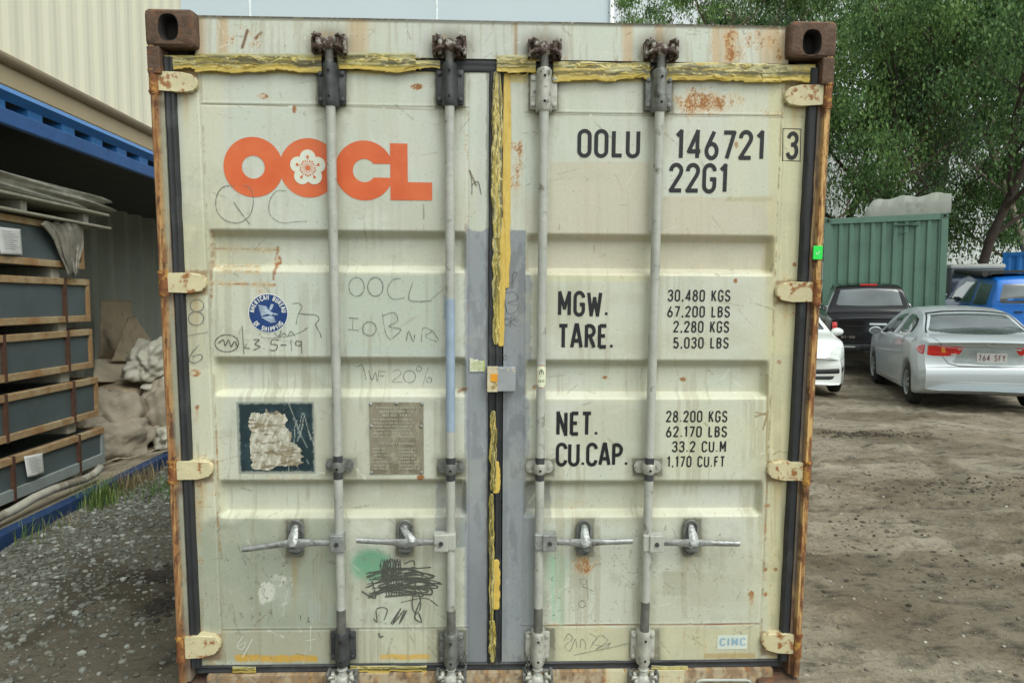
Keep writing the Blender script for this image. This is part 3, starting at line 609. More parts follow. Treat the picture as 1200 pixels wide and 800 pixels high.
    c = line(c, px, py, 900, 482, 894, 503, .9, (130, 94, 52), .8, .1, 82); c = line(c, px, py, 900, 440, 898, 540, 1.2, (150, 130, 80), .7, .3, 83)
    for (x, y) in ((913, 424), (931, 310), (900, 592), (879, 696), (897, 667), (909, 667), (627, 455)): c = rust(c, px, py, ell(px, py, x, y, 2.6, 2.6), x, 1.1)
    c = mixc(c, bmask(px, py, 646, 650, 650, 728, 1, 3, .1, 84)+.8*bmask(px, py, 653, 661, 670, 732, 1.5, 2, .2, 85), (160, 196, 170), .7)
    c = mixc(c, ell(px, py, 652, 666, 14, 20, .4), (160, 196, 170), .45)
    c = mixc(c, bmask(px, py, 777, 804, 669, 697, .7, 1, .1, 86), (170, 172, 152), .8); c = mixc(c, bmask(px, py, 806, 842, 671, 710, .8, 2, .1, 87), (178, 180, 160), .6); c = mixc(c, bmask(px, py, 842, 872, 671, 705, 1.5, 3, .1, 88), (182, 184, 166), .5)
    c = mixc(c, bmask(px, py, 640, 890, 734, 776, 3, 4, .05, 89), (198, 192, 150), .6)
    c = mixc(c, bmask(px, py, 590, 925, 70, 97, 2, 2, .05, 90), (212, 192, 96), .7)
    c = mixc(c, bmask(px, py, 590, 598, 88, 335, .8, 1, .06, 91), (222, 186, 88), .9)
    c = mixc(c, bmask(px, py, 593, 597, 250, 330, .8, 2, .2, 92), (206, 176, 84), .6)
    c = specks(c, px, py, bmask(px, py, 640, 890, 605, 735, 8), 93, .84, .3, (96, 78, 50), .8)
    c = rod_grime_shade(c, px, py, 636, 632, 281); c = rod_grime_shade(c, px, py, 770, 757, 282)
    c = fitting_grime_shade(c, px, py, ((621, 652, 85, 128), (755, 787, 90, 131), (617, 648, 539, 556), (743, 774, 539, 556), (617, 648, 737, 775), (741, 771, 737, 772), (677, 694, 609, 650), (802, 820, 609, 650)), 283)
    c = mixc(c, ss(.52, .66, fbm(px*.012+4, py*.02, 287, 5))*ss(90, 300, py), (184, 182, 158), .4, .3)
    c = mixc(c, ss(.56, .62, streaky(px, py, 288, .22, .006))*ss(100, 500, py)*ss(.4, .6, fbm(px*.02, py*.02, 292)), (160, 152, 124), .35, .3)
    c = scratches(c, px, py, 615, 935, 90, 770, 150, 15, [(120, 116, 96), (150, 146, 126), (226, 228, 214), (134, 104, 70)], 30)
    c = scratches(c, px, py, 640, 900, 600, 775, 90, 16, [(96, 94, 80), (130, 110, 78), (214, 216, 200)], 26, (1.4, .7)); c = scratches(c, px, py, 590, 620, 280, 770, 60, 17, [(104, 106, 108), (190, 194, 196), (84, 84, 84)], 22, (1.5, .5))
    for (x0, x1, y0, y1) in ((919, 970, 97, 126), (909, 960, 328, 357), (899, 950, 539, 565), (891, 940, 740, 768)):
        c = mixc(c, bmask(px, py, x0, x1, y0, y1, 2, 2.5, .2, x0)*.9, (120, 84, 50), .75, .9); c = rust(c, px, py, bmask(px, py, x0-5, x1, y0-8, y1+18, 5)*.6, x1, .6)
        c = drip(c, px, py, x0+12, y1, y1+46, 5, x1+1, .5, (196, 160, 98))
    c = mixc(c, g, (140, 146, 151), .6); c = mixc(c, g*ss(.5, .64, fbm(px*.1, py*.04, 295)), (118, 122, 126), .6); c = mixc(c, bmask(px, py, 612, 630, 604, 740, 1, 1.5, .1, 53), (142, 147, 150), .6)
    c = rust(c, px, py, bmask(px, py, 610, 900, 596, 606, 4)*.35, 290, .6); c = specks(c, px, py, np.full(px.shape, .7), 289, .87, .5, (120, 96, 64))
    c = rust(c, px, py, ell(px, py, 826, 120, 42, 18, .8)*.9, 291, .8, .22); c = rust(c, px, py, ell(px, py, 686, 662, 15, 15, .8)*.8, 292, .8, .3)
    c = mixc(c, bmask(px, py, 825, 885, 765, 771, 1, 1, .1, 94), (170, 140, 80), .6)
    c = mixc(c, bmask(px, py, 855, 900, 90, 240, 10), (206, 204, 168), .3)
    return c
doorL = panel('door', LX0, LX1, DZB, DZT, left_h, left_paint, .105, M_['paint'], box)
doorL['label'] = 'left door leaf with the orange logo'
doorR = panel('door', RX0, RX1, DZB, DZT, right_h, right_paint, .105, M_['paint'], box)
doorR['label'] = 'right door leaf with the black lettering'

# ---- header, sill, posts (rusted paint, gridded)
def header_paint(X, Z, px, py):
    c = base_paint(px, py, 101)
    for x, w_ in ((262, 6), (420, 12), (232, 10), (604, 2.5), (735, 6), (772, 5), (838, 5), (853, 9), (905, 16)):
        c = mixc(c, bmask(px, py, x-w_, x+w_, 0, 90, w_*.6), (196, 150, 82), .5 if w_ > 3 else .9, .5)
    c = rust(c, px, py, bmask(px, py, 262, 320, 30, 60, 5)*.5, 102, .8, .22); c = rust(c, px, py, bmask(px, py, 828, 925, 36, 75, 5)*.62, 103, .75, .2)
    c = rust(c, px, py, bmask(px, py, 848, 862, 36, 75, 2)*.8, 104, .8, .25)
    c = line(c, px, py, 291, 37, 285, 57, 1.6, (110, 70, 38), .9, .1, 105); c = line(c, px, py, 307, 40, 301, 46, 1.8, (120, 80, 44), .9, .1, 106)
    c = line(c, px, py, 604, 30, 604, 66, 1.2, (150, 110, 50), .9, .1, 107)
    c = mixc(c, ss(.010, .002, HT-.004-Z), (74, 66, 56), .9, .8)
    c = rust(c, px, py, ss(.03, .0, Z-(zh0))*.5, 108, .8)
    c = mixc(c, bmask(px, py, 480, 640, 20, 80, 20), (186, 192, 190), .4)
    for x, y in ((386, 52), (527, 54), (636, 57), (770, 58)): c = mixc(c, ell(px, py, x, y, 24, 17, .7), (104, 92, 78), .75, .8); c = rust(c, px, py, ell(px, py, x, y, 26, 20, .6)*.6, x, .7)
    c = mixc(c, ss(.55, .62, streaky(px, py, 109, .3, .01)), (170, 164, 140), .4, .3)
    c = scratches(c, px, py, 235, 920, 22, 72, 90, 25, [(96, 84, 66), (120, 100, 72), (224, 226, 214)], 20)
    return c
zh0, zh1 = L(500, 68, YH).z, HT-.003
hx0, hx1 = .15, WD-.15
header = panel('top_header', hx0, hx1, zh0, zh1, lambda X, Z, px, py: YH+dents(X, Z, 24, .002)-.004*ss(.012, .004, zh1-Z)+.002*np.exp(-((px-604)/1.5)**2), header_paint, .13, M_['paint'], box)
def sill_paint(X, Z, px, py):
    c = np.zeros(px.shape+(4,)); c[...] = (*lin(176, 160, 134), .4)
    c = mixc(c, ss(.4, .62, streaky(px, py, 111, .1, .05)), (138, 112, 84), .8, .8); c = mixc(c, ss(.55, .7, fbm(px*.2, py*.2, 112)), (108, 92, 74), .8, .9)
    c = mixc(c, bmask(px, py, 708, 800, 780, 810, 1, 1, .1, 1), (206, 200, 168), .9, .2); c = mixc(c, bmask(px, py, 205, 262, 775, 830, 3, 4, .1, 2), (110, 104, 92), .7, .9)
    c = rust(c, px, py, np.full(px.shape, .5), 113, .8); return c
zs1 = L(570, 788, .03).z
sill = panel('bottom_sill', .10, WD-.10, .0, zs1, lambda X, Z, px, py: .03+dents(X, Z, 34, .004), sill_paint, .14, M_['rustpaint'], box, .006)
mb = MB(); a, b = L(816, 796, .028), L(880, 796, .028)
mb.tube([(a.x, .026, a.z-.03), (a.x+.006, .026, a.z-.004), (a.x+.02, .026, a.z), (b.x-.02, .026, b.z), (b.x-.006, .026, b.z-.004), (b.x, .026, b.z-.03)], .006, 8)
mb.build('forklift_pocket_rim', M_['rod'], sill, smooth=True)

def post(left):
    x0, x1 = (.0, .040) if left else (WD-.040, WD)
    def pf(X, Z, px, py):
        c = np.zeros(px.shape+(4,)); u = (X-x0)/(x1-x0); u = u if left else 1-u
        c[...] = (*lin(132, 88, 56), 1)
        n = fbm(px*.35, py*.06, 121 if left else 131, 4); c = mixc(c, ss(.38, .6, n), (168, 122, 78) if left else (196, 156, 100), .85, .8); c = mixc(c, ss(.56, .66, fbm(px*.3, py*.08, 122)), (92, 62, 44), .9, 1)
        c = mixc(c, ss(.48, .62, fbm(px*.5, py*.03, 123 if left else 133)), (214, 176, 116), .75 if not left else .5, .6)
        c = mixc(c, ss(.3, .1, u)*.7, (104, 84, 66), .8, 1); c = mixc(c, ss(.62, .72, u)*(1-.5*ss(.5, .7, fbm(px*.1, py*.02, 125))), (156, 160, 144) if left else (96, 92, 88), .9, .2)
        c = mixc(c, ss(690, 760, py), (110, 70, 44), .5, 1)
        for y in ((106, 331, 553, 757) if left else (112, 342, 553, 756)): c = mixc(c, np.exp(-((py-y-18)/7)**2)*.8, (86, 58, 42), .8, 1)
        return c
    def hf(X, Z, px, py):
        u = (X-x0)/(x1-x0); u = u if left else 1-u
        return .004+.010*ss(.1, 0, u)+.022*ss(.62, .70, u)+.002*(fbm(X*60, Z*14, 126)-.5)
    return panel('corner_post', x0, x1, .10, HT-.118, hf, pf, .16, M_['rustpaint'], box, .0025)
posts = [post(True), post(False)]
# the side of each post and the J-bar pocket behind the gasket
for s in (0, 1):
    mb = MB(); x0, x1 = ((.040, .11) if s == 0 else (WD-.11, WD-.040)); mb.box((x0, .074, .10), (x1, .16, HT-.118))
    mb.build('post_rebate', pmat('dark_rebate_steel', lin(70, 70, 64), .7, var=.2), posts[s])

# ---- corner castings
def casting(X0, X1, Z0, Z1, hx, hz, hw, hh):
    mb = MB(); n = 48; cx, cz = (X0+X1)/2, (Z0+Z1)/2; w2, h2 = (X1-X0)/2, (Z1-Z0)/2
    def outer(y, inset, r):
        o = []
        for k in range(n):
            a = 2*math.pi*(k+.5)/n; c_, s_ = math.cos(a), math.sin(a); ww, hh_ = w2-inset, h2-inset
            t = min(ww/max(abs(c_), 1e-6), hh_/max(abs(s_), 1e-6)); x, z = c_*t, s_*t
            ex, ez = abs(x)-(ww-r), abs(z)-(hh_-r)
            if ex > 0 and ez > 0:
                d = math.hypot(ex, ez); x = math.copysign(ww-r+ex/d*r, x); z = math.copysign(hh_-r+ez/d*r, z)
            o.append((cx+x, y, cz+z))
        return o
    def inner(y, g):
        o = []
        for k in range(n):
            a = 2*math.pi*(k+.5)/n; e = 2.6; c_, s_ = math.cos(a), math.sin(a)
            q = (abs(c_)**e+abs(s_)**e)**(-1/e); o.append((hx+c_*q*(hw+g), y, hz+s_*q*(hh+g)))
        return o
    rings = [outer(.178, 0, .012), outer(.008, 0, .014), outer(.0, .008, .014), inner(.0, .005), inner(.006, 0), inner(.05, -.002)]
    v = [p for r in rings for p in r]; f = []
    for i in range(len(rings)-1):
        for k in range(n): f.append((i*n+k, i*n+(k+1) % n, (i+1)*n+(k+1) % n, (i+1)*n+k))
    f.append(tuple(range(n))); mb.add(v, f)
    mb.mi = [1 if (n*3 <= i < n*5) else 0 for i in range(len(mb.f))]; ob = mb.build('corner_casting', [M_['casting'], M_['hole']], box, angle=40)
    mb = MB(); mb.add([(p[0], .05, p[2]) for p in inner(.05, .01)], [tuple(range(n))]); mb.add([(p[0], .0505, p[2]) for p in inner(.05, .01)], []);
    mb.build('casting_hole', M_['hole'], ob, fix=False); return ob
for (x, y, X0, X1) in ((197, 32, -.004, .166), (851/4+740-1, 50, WD-.166, WD+.004)):
    p = L(x, y, 0); casting(X0, X1, HT-.122, HT+.003, p.x, p.z, .030, .041)
for X0, X1 in ((-.004, .166), (WD-.166, WD+.004)): casting(X0, X1, 0, .085, (X0+X1)/2, .045, .030, .022)
# upper stub of post below the casting (narrow, dark)
for s in (0, 1):
    mb = MB(); x0, x1 = ((-.001, .043) if s == 0 else (WD-.043, WD+.001)); mb.box((x0, -.001, HT-.215), (x1, .05, HT-.122), bev=.004)
    mb.build('post_gusset', M_['casting'], posts[s], smooth=False)
# body of the container behind the doors
def corr(name, P0, P1, Z0, Z1, depth, pitch, mat, parent, nrm):
    """trapezoid sheet wall between two plan points"""
    P0, P1, nrm = Vector(P0), Vector(P1), Vector(nrm); Ln = (P1-P0).length; d = (P1-P0)/Ln; pts = []; s = 0; n = max(1, round(Ln/pitch)); p = Ln/n
    for i in range(n):
        for t, o in ((0, 0), (.25, 0), (.5, 1), (.75, 1)): pts.append(P0+d*(i+t)*p+nrm*depth*o)
    pts.append(P1); mb = MB(); m = len(pts)
    v = [(q.x, q.y, Z0) for q in pts]+[(q.x, q.y, Z1) for q in pts]
    v += [(q.x-nrm.x*.004, q.y-nrm.y*.004, Z0) for q in pts]+[(q.x-nrm.x*.004, q.y-nrm.y*.004, Z1) for q in pts]
    f = [(i, i+1, m+i+1, m+i) for i in range(m-1)]+[(2*m+i+1, 2*m+i, 3*m+i, 3*m+i+1) for i in range(m-1)]
    mb.add(v, f); return mb.build(name, mat, parent, fix=False)
CREAM = pmat('cream_side_paint', lin(200, 200, 178), .5, var=.08, scale=3, col2=lin(150, 110, 70), thr=(.62, .7), c2scale=4)
corr('side_wall', (.045, .16), (.045, LN-.1), .16, HT-.06, -.036, .278, CREAM, box, (-1, 0)); corr('side_wall', (WD-.045, .16), (WD-.045, LN-.1), .16, HT-.06, -.036, .278, CREAM, box, (1, 0))
mb = MB()
for x in (0, WD-.06): mb.box((x, .178, HT-.07), (x+.06, LN, HT-.008)); mb.box((x, .178, .05), (x+.06, LN, .17))
mb.build('side_rail', CREAM, box)
mb = MB(); mb.box((.02, .13, HT-.03), (WD-.02, LN-.02, HT-.012)); mb.build('roof', CREAM, box)
mb = MB(); mb.box((.05, .14, .13), (WD-.05, LN-.04, .165)); mb.build('floor', CREAM, box)
mb = MB(); mb.box((.02, LN-.04, .05), (WD-.02, LN, HT-.02)); mb.build('end_wall', CREAM, box)

# ---- gaskets
def strip(mb, pts, w_, y0, y1, amp=.0, seed=0, step=.02):
    P = [Vector(p) for p in pts]; Q = []
    for a, b in zip(P[:-1], P[1:]):
        n = max(1, int((b-a).length/step)); Q += [a.lerp(b, i/n) for i in range(n)]
    Q.append(P[-1]); prof = [(-.5, y1), (-.46, y0+.004), (-.3, y0), (-.1, y0+.003), (.1, y0+.003), (.3, y0), (.46, y0+.004), (.5, y1)]
    v = []; m = len(prof)
    for i, p in enumerate(Q):
        d = (Q[min(i+1, len(Q)-1)]-Q[max(i-1, 0)]).normalized(); n_ = Vector((-d.y, d.x))
        j = amp*(float(vn(i*.3, 1.5, seed))-.5)
        for k, (u, y) in enumerate(prof): q = p+n_*(u*w_+j); v.append((q.x, y+amp*.5*(float(vn(i*.45, k, seed+2))-.5), q.y))
    f = [(i*m+k, i*m+k+1, (i+1)*m+k+1, (i+1)*m+k) for i in range(len(Q)-1) for k in range(m-1)]
    mb.add(v, f)
def gasket(door, pts, w_, y0=.048):
    mb = MB(); strip(mb, pts, w_, y0, .074, .0025, len(pts)); o = mb.build('gasket', M_['rubber'], door, smooth=False, angle=50)
    return o
zt, zb = HT-.15, L(400, 782.5, .05).z
xl0, xl1 = .041, L(212.5, 300, .03).x; xr0, xr1 = L(941.2, 250, .03).x, WD-.041
gasket(doorL, [((xl0+xl1)/2, zt), ((xl0+xl1)/2, zb+.02)], xl1-xl0, .026)
gasket(doorR, [((xr0+xr1)/2, zt), ((xr0+xr1)/2, zb+.02)], xr1-xr0, .026)
xg = L(579, 400, .05).x
gasket(doorL, [(.06, zb), (xg, zb)], .034); gasket(doorR, [(xg, zb-.001), (WD-.07, zb-.001)], .036)
gasket(doorL, [(xg-.008, zb), (xg-.008, L(570, 82, .05).z)], .03)
gasket(doorR, [(xg+.018, zb), (xg+.018, L(590, 82, .05).z)], .028)
zg = L(400, 75, .05).z
gasket(doorL, [(.06, zg+.001), (xg, zg)], .046); gasket(doorR, [(xg, zg-.003), (WD-.06, zg-.001)], .046)

# ---- yellow tape
def tape(parent, x0, x1, yt, yb, seed, vertical=False, yc=.04, flat=False, name='yellow_tape', amp=.013):
    """crumpled film laid over the seam; corners given by photo positions"""
    if vertical: nu, nv = max(8, int((yb-yt)/1.3)), 16
    else: nu, nv = max(10, int((x1-x0)/1.6)), 22
    U, V = np.meshgrid(np.linspace(0, 1, nu), np.linspace(0, 1, nv), indexing='ij')
    if vertical:
        px = x0+(x1-x0)*V+2.2*(fbm(U*12, V*1.5, seed)-.5)*2; py = yt+(yb-yt)*U; a, b = U*(yb-yt)/30, V*1.2
    else:
        px = x0+(x1-x0)*U; py = yt+(yb-yt)*V+((fbm(U*(x1-x0)/18, V*0, seed)-.5)*5-np.floor(vn(U*(x1-x0)/34, V*0, seed+2)*3-1)*1.6)*V+(fbm(U*(x1-x0)/40, V*0+3, seed)-.5)*3*(1-V); a, b = U*(x1-x0)/26, V*1.6
    if vertical: e = np.sin(np.clip(U, .0, 1)*math.pi)**.25; px = (x0+x1)/2+(px-(x0+x1)/2)*(.35+.65*e)
    rid = 1-np.abs(fbm(a*.35+.5*b, b*2.4, seed+3, 4)*2-1); rid2 = 1-np.abs(fbm(a*1.5-b*.6, b*3+2, seed+4, 3)*2-1)
    Y = yc-.004-amp*.28*(ss(.62, 1, rid)*.55+ss(.84, 1, rid2)*.4)-.002*np.sin(V*math.pi)
    if flat: Y = Y*0+yc-.002*rid
    s, tt = 0, 0
    P = np.zeros((nu, nv, 3))
    for i in range(nu):
        for j in range(nv):
            q = L(px[i, j], py[i, j], Y[i, j]); P[i, j] = q
    c = np.zeros((nu, nv, 4)); c[...] = (*lin(160, 146, 66), .25)
    c = mixc(c, ss(.42, .62, fbm(a*.5, b*2.4, seed+6)), (128, 116, 48), .85, .3); c = mixc(c, ss(.5, .6, fbm(a*.3, b*3, seed+7, 3)), (190, 168, 84), .8, .2)
    c = mixc(c, ss(.54, .6, fbm(a*1.2, b*5, seed+8, 3)), (178, 174, 130), .8, .1); c = mixc(c, ss(.54, .62, fbm(a*.8+3, b*6, seed+10, 3)), (78, 72, 40), .85, .4)
    c = mixc(c, ss(.93, .985, 1-np.abs(fbm(a*1.1+b*.8, b*2.2, seed+12, 3)*2-1)), (232, 214, 140), .85, 0); c = mixc(c, ss(.93, .985, 1-np.abs(fbm(a*1.7-b*1.3+5, b*1.8, seed+13, 3)*2-1)), (70, 64, 34), .7, .3)  # thin bright highlights and dark creases painted along the folds
    if flat: c[...] = (*lin(214, 184, 92), .3); c = mixc(c, ss(.5, .7, fbm(a*2, b*3, seed+6)), (196, 160, 66), .5, .3)
    elif not vertical:
        c = mixc(c, ss(.68, .80, V), (208, 182, 88), .85, .3); c = mixc(c, bmask(V, V, .46, .60, .46, .60, .05)*ss(.4, .5, fbm(a*.6, b*0, seed+9)), (72, 66, 36), .75, .4)
        c = mixc(c, ss(.22, .08, V)*ss(.4, .55, fbm(a*.3, b*0, seed+11)), (170, 168, 132), .8, .3)
    o = arr_mesh(name, P.reshape(-1, 3), grid_faces(nu, nv), M_['tape'], parent, c.reshape(-1, 4), smooth=True)
    md = o.modifiers.new('thick', 'SOLIDIFY'); md.thickness = .0006; md.offset = 0
    return o
tape(doorL, 228, 377, 63, 84, 201, amp=.007); tape(doorL, 395, 487, 62, 84, 202, amp=.007); tape(doorL, 484, 516, 71, 82, 222, amp=.005)
tape(doorR, 582, 628, 65, 86, 203, amp=.008); tape(doorR, 648, 762, 73, 94, 204, amp=.007); tape(doorR, 780, 900, 74, 96, 205, amp=.006)
tape(doorR, 893, 956, 75, 97, 206, amp=.012); tape(doorL, 186, 229, 65, 79, 207, amp=.012)
tape(doorR, 576, 589, 84, 280, 208, vertical=True, yc=.049, amp=.008); tape(doorR, 587.5, 598.5, 82, 338, 218, vertical=True, yc=.0535, flat=True)
tape(doorR, 577, 586, 262, 404, 219, vertical=True, yc=.050, amp=.007); tape(doorR, 583.5, 591.5, 255, 406, 220, vertical=True, yc=.047, flat=True)
tape(doorL, 574, 582, 481, 575, 209, vertical=True, yc=.046, amp=.005); tape(doorL, 576, 586, 540, 578, 210, vertical=True, yc=.044, flat=True)
tape(doorL, 573, 579, 578, 726, 211, vertical=True, yc=.047, amp=.006); tape(doorR, 577, 586, 655, 714, 212, vertical=True, yc=.044, flat=True); tape(doorL, 573, 581, 726, 776, 221, vertical=True, yc=.046, amp=.006)
tape(doorL, 272, 300, 781, 786, 213, yc=.045, amp=.004); tape(doorL, 410, 500, 779, 786, 214, yc=.045, amp=.004); tape(doorR, 763, 806, 779, 788, 215, yc=.044, amp=.006)
# folded strands of tape
rr = random.Random(4); tm_ = pmat('yellow_tape_edge', lin(206, 178, 84), .3, var=.2, scale=60)
for (x0, y0, n_, w_, d_) in ((250, 75, 5, 110, doorL), (410, 76, 4, 75, doorL), (590, 78, 3, 36, doorR), (655, 84, 4, 95, doorR), (785, 86, 5, 130, doorR), (905, 84, 3, 40, doorR)):
    for k in range(n_):
        x = x0+rr.random()*w_; y = y0+rr.uniform(-9, 9); q = [(x+i*5, y+rr.uniform(-3, 3), .030+rr.uniform(0, .004)) for i in range(rr.randint(3, 6))]
        mb = MB(); mb.tube([L(*p) for p in q], [.0008+.0007*rr.random()]*len(q), 5); mb.build('tape_strand', tm_, d_)

# ---- hinges
def hinge(door, left, y0, y1, xa, xb, k):
    """xa inner rounded end on the door, xb at the post"""
    zt_, zb_ = L(xb, y0, .02).z, L(xb, y1, .02).z; a, b = L(xa, (y0+y1)/2, .035).x, (.012 if left else WD-.012)
    s = 1 if a > b else -1; r = (zt_-zb_)/2; zc = (zt_+zb_)/2
    poly = [(b, zt_-r*.12), (b+s*.02, zt_-.002), (a-s*r*1.5, zt_-r*.02), (a-s*r*.55, zt_-r*.2)]
    for i in range(7): t = math.pi/2-math.pi*i/6*1.0; poly.append((a-s*r*.42+s*r*.42*math.cos(t), zc+r*.66*math.sin(t)))
    poly += [(a-s*r*.55, zb_+r*.12), (a-s*r*1.5, zb_+r*.0), (b+s*.02, zb_+.002), (b, zb_+r*.1)]
    bm = bmesh.new(); mbx = MB(); mbx.prism(poly, .012, .06)
    vs_ = [bm.verts.new(v) for v in mbx.v]; [bm.faces.new([vs_[i] for i in f]) for f in mbx.f]
    bm.verts.ensure_lookup_table(); ed = [e for e in bm.edges if all(v.co.y < .02 for v in e.verts)]
    bmesh.ops.bevel(bm, geom=ed, offset=.003, segments=1, affect='EDGES')
    mb = MB(); mb.bm(bm)
    mb.v = [(x, y+(.024*max(0, min(1, (x-b)/(a-b)))**1.5 if y < .04 else 0), z) for x, y, z in mb.v]
    mb.box((min(a-s*r*1.0, a-s*r*2.2), .0285, zc-r*.16), (max(a-s*r*1.0, a-s*r*2.2), .034, zc+r*.2), bev=.002)
    o = mb.build('hinge', [M_['hinge']], door, angle=18)
    mb = MB(); mb.tube([(b+s*.001, .016, zb_-.012), (b+s*.001, .016, zt_+.006)], .0165, 16)
    for z in (zb_-.003, zt_-.002): mb.tube([(b, .016, z-.003), (b, .016, z+.003)], .0185, 16)
    mb.build('hinge_pin', M_['hingerust'], posts[0 if left else 1], angle=40)
for k, (y0, y1, xa, xb) in enumerate(((83, 107, 231, 182), (319, 343, 241, 187), (540, 562, 249, 198), (745, 771, 258, 208))): hinge(doorL, True, y0, y1, xa, xb, k)
for k, (y0, y1, xa, xb) in enumerate(((99, 124, 920, 966), (330, 354, 910, 955), (541, 563, 900, 944), (742, 765, 893, 934))): hinge(doorR, False, y0, y1, xa, xb, k)

# ---- locking gear
RODS = [(doorL, ((386, 120), (401.5, 745)), 'bracket', 'rod'), (doorL, ((526, 122), (529.5, 745)), 'bracket', 'rod'),
        (doorR, ((636, 125), (632, 745)), 'bracketlight', 'rod'), (doorR, ((770.5, 127), (757.5, 745)), 'bracketlight', 'rod')]
RX = []
for i, (door, (p0, p1), bk, rk) in enumerate(RODS):
    x = (L(*p0, YROD).x+L(*p1, YROD).x)/2; RX.append(x)
    ztop, zbot = L(p0[0], [117, 118, 122, 124][i], YROD).z, L(p1[0], 748, YROD).z
    mb = MB(); mb.tube([(x, YROD, zbot), (x, YROD, ztop)], .0172, 24); rod = mb.build('locking_rod', M_['rod'], door, angle=40)
    if i == 1:      # blue-grey touch-up on the second rod: a paint sleeve round the rod
        mb = MB(); mb.tube([(x, YROD, L(529, 505, YROD).z), (x, YROD, L(529, 350, YROD).z)], .0176, 24, cap=False); rod_b = mb.build('blue_paint_band', M_['rodblue'], door, smooth=True)
    mb = MB(); mb.tube([(x, YROD, L(529, 752, YROD).z), (x, YROD, L(529, [712, 714, 712, 706][i], YROD).z)], .0177, 24, cap=False); mb.build('bare_steel_band', M_['roddark'], door, smooth=True)
    # top guide bracket: plate on the door, half sleeve with shoulders, four bolts
    zc = L(p0[0], [101, 101, 107, 108][i], .03).z
    def guide(zc, h, w_, mat, nm, drop=.0):
        mb = MB(); mb.box((x-w_/2, .040, zc-h/2), (x+w_/2, .0535, zc+h/2), bev=.008)
        sl = MB()
        prof = [(0, .026), (.06, .030), (.2, .031), (.5, .029), (.8, .027), (.94, .030), (1, .026)]
        v = []; n = 16
        for t, r in prof:
            for k in range(n+1):
                a = math.pi*k/n; v.append((x-math.cos(a)*r, .045-math.sin(a)*(r+.022), zc-h*.58+t*h*1.2))
        f = [(j*(n+1)+k, j*(n+1)+k+1, (j+1)*(n+1)+k+1, (j+1)*(n+1)+k) for j in range(len(prof)-1) for k in range(n)]
        f += [tuple(range(n+1)), tuple(range((len(prof)-1)*(n+1), len(prof)*(n+1)))]
        mb.add(v, f)
        for sx in (-1, 1):
            for sz in (-1, 1): mb.tube([(x+sx*w_*.385, .041, zc+sz*h*.36), (x+sx*w_*.385, .034, zc+sz*h*.36), (x+sx*w_*.385, .0325, zc+sz*h*.36)], [.0085, .0085, .005], 10)
        o = mb.build(nm, mat, door, angle=38)
        sh = MB()
        for sz in (-.34, .36): sh.tube([(x, -.008, zc+sz*h), (x, -.0093, zc+sz*h)], .0048, 10)
        sh.build('grease_hole', M_['hole'], door)
        return o
    guide(zc, .125, .10, M_[['darkbr', 'darkbr', 'bracketlight', 'bracket'][i]], 'rod_guide')
    zb2 = L(p1[0], [758, 760, 758, 757][i], .03).z
    guide(zb2, .118, .098, M_[['darkbr', 'bracket', 'bracketlight', 'bracketlight'][i]], 'rod_guide')
    # cam ends
    for up in (1, -1):
        zz = L(x and p0[0], [82, 84, 87, 88][i], YROD).z if up == 1 else L(p1[0], 779, YROD).z
        mb = MB(); ln = .055 if up == 1 else .03
        mb.tube([(x, YROD, zz-up*.02), (x, YROD, zz+up*.012), (x, YROD, zz+up*.014), (x, YROD, zz+up*.02), (x, YROD, zz+up*ln), (x, YROD, zz+up*(ln+.012))], [.017, .017, .021, .015, .015, .019], 16)
        mb.build('cam_shaft', M_['roddark'] if up == 1 else M_['rod'], door, angle=40)
        zc2 = zz+up*(ln+.03)
        bm = bmesh.new(); bmesh.ops.create_icosphere(bm, subdivisions=3, radius=.024)
        for v in bm.verts: v.co = Vector((x+v.co.x*1.2, .012+v.co.y*.9, zc2+v.co.z*1.1))
        mc = MB(); mc.bm(bm)
        for sx, dz, r_ in ((-1, .004, .016), (1, .0, .018)):
            bm = bmesh.new(); bmesh.ops.create_cube(bm, size=1)
            bmesh.ops.bevel(bm, geom=list(bm.edges), offset=.25, segments=3, affect='EDGES')
            for v in bm.verts: v.co = Vector((x+sx*.034+v.co.x*.024, .014+v.co.y*.05, zc2+dz+v.co.z*.062))
            mc.bm(bm)
            mc.tube([(x+sx*.03, .0, zc2+.02), (x+sx*.044, -.012, zc2+.028), (x+sx*.05, -.006, zc2+.012)], [.009, .008, .005], 8)
            mc.tube([(x+sx*.02, .0, zc2-.006), (x+sx*.036, -.014, zc2-.012), (x+sx*.052, -.004, zc2-.02)], [.007, .009, .006], 8)
        v = np.array(mc.v); nn = np.stack([vn(v[:, 0]*90, v[:, 2]*90+v[:, 1]*50, 5+i+q) for q in range(3)], -1)-.5
        mc.v = [tuple(p) for p in v+nn*.007]
        mc.build('cam_end', M_['rustcam'] if up == 1 else M_['bracketlight'], door, smooth=True)
        # keeper on header / sill
        kp = MB()
        for sx in (-1, 1): kp.box((x+sx*.054-.006, .0, zc2-.03), (x+sx*.054+.006, .05, zc2+.034), bev=.003)
        kp.box((x-.05, .036, zc2-.035), (x+.05, .048, zc2+.03), bev=.004)
        kp.build('cam_keeper', M_['rustcam'] if up == 1 else M_['bracket'], header if up == 1 else sill)
    # middle guide: flat plate with rounded ends and a strap over the rod
    zc = L(p0[0], [545, 547, 547, 547][i], .04).z
    mb = MB(); w2 = .053; h2 = .0235
    poly = [(x-w2+h2*.8+h2*.8*math.cos(t), zc+h2*math.sin(t)) for t in np.linspace(math.pi/2, 3*math.pi/2, 9)]+[(x+w2-h2*.8+h2*.8*math.cos(t), zc+h2*math.sin(t)) for t in np.linspace(-math.pi/2, math.pi/2, 9)]
    mb.prism(poly, .0505, .043)
    n = 12; v = []
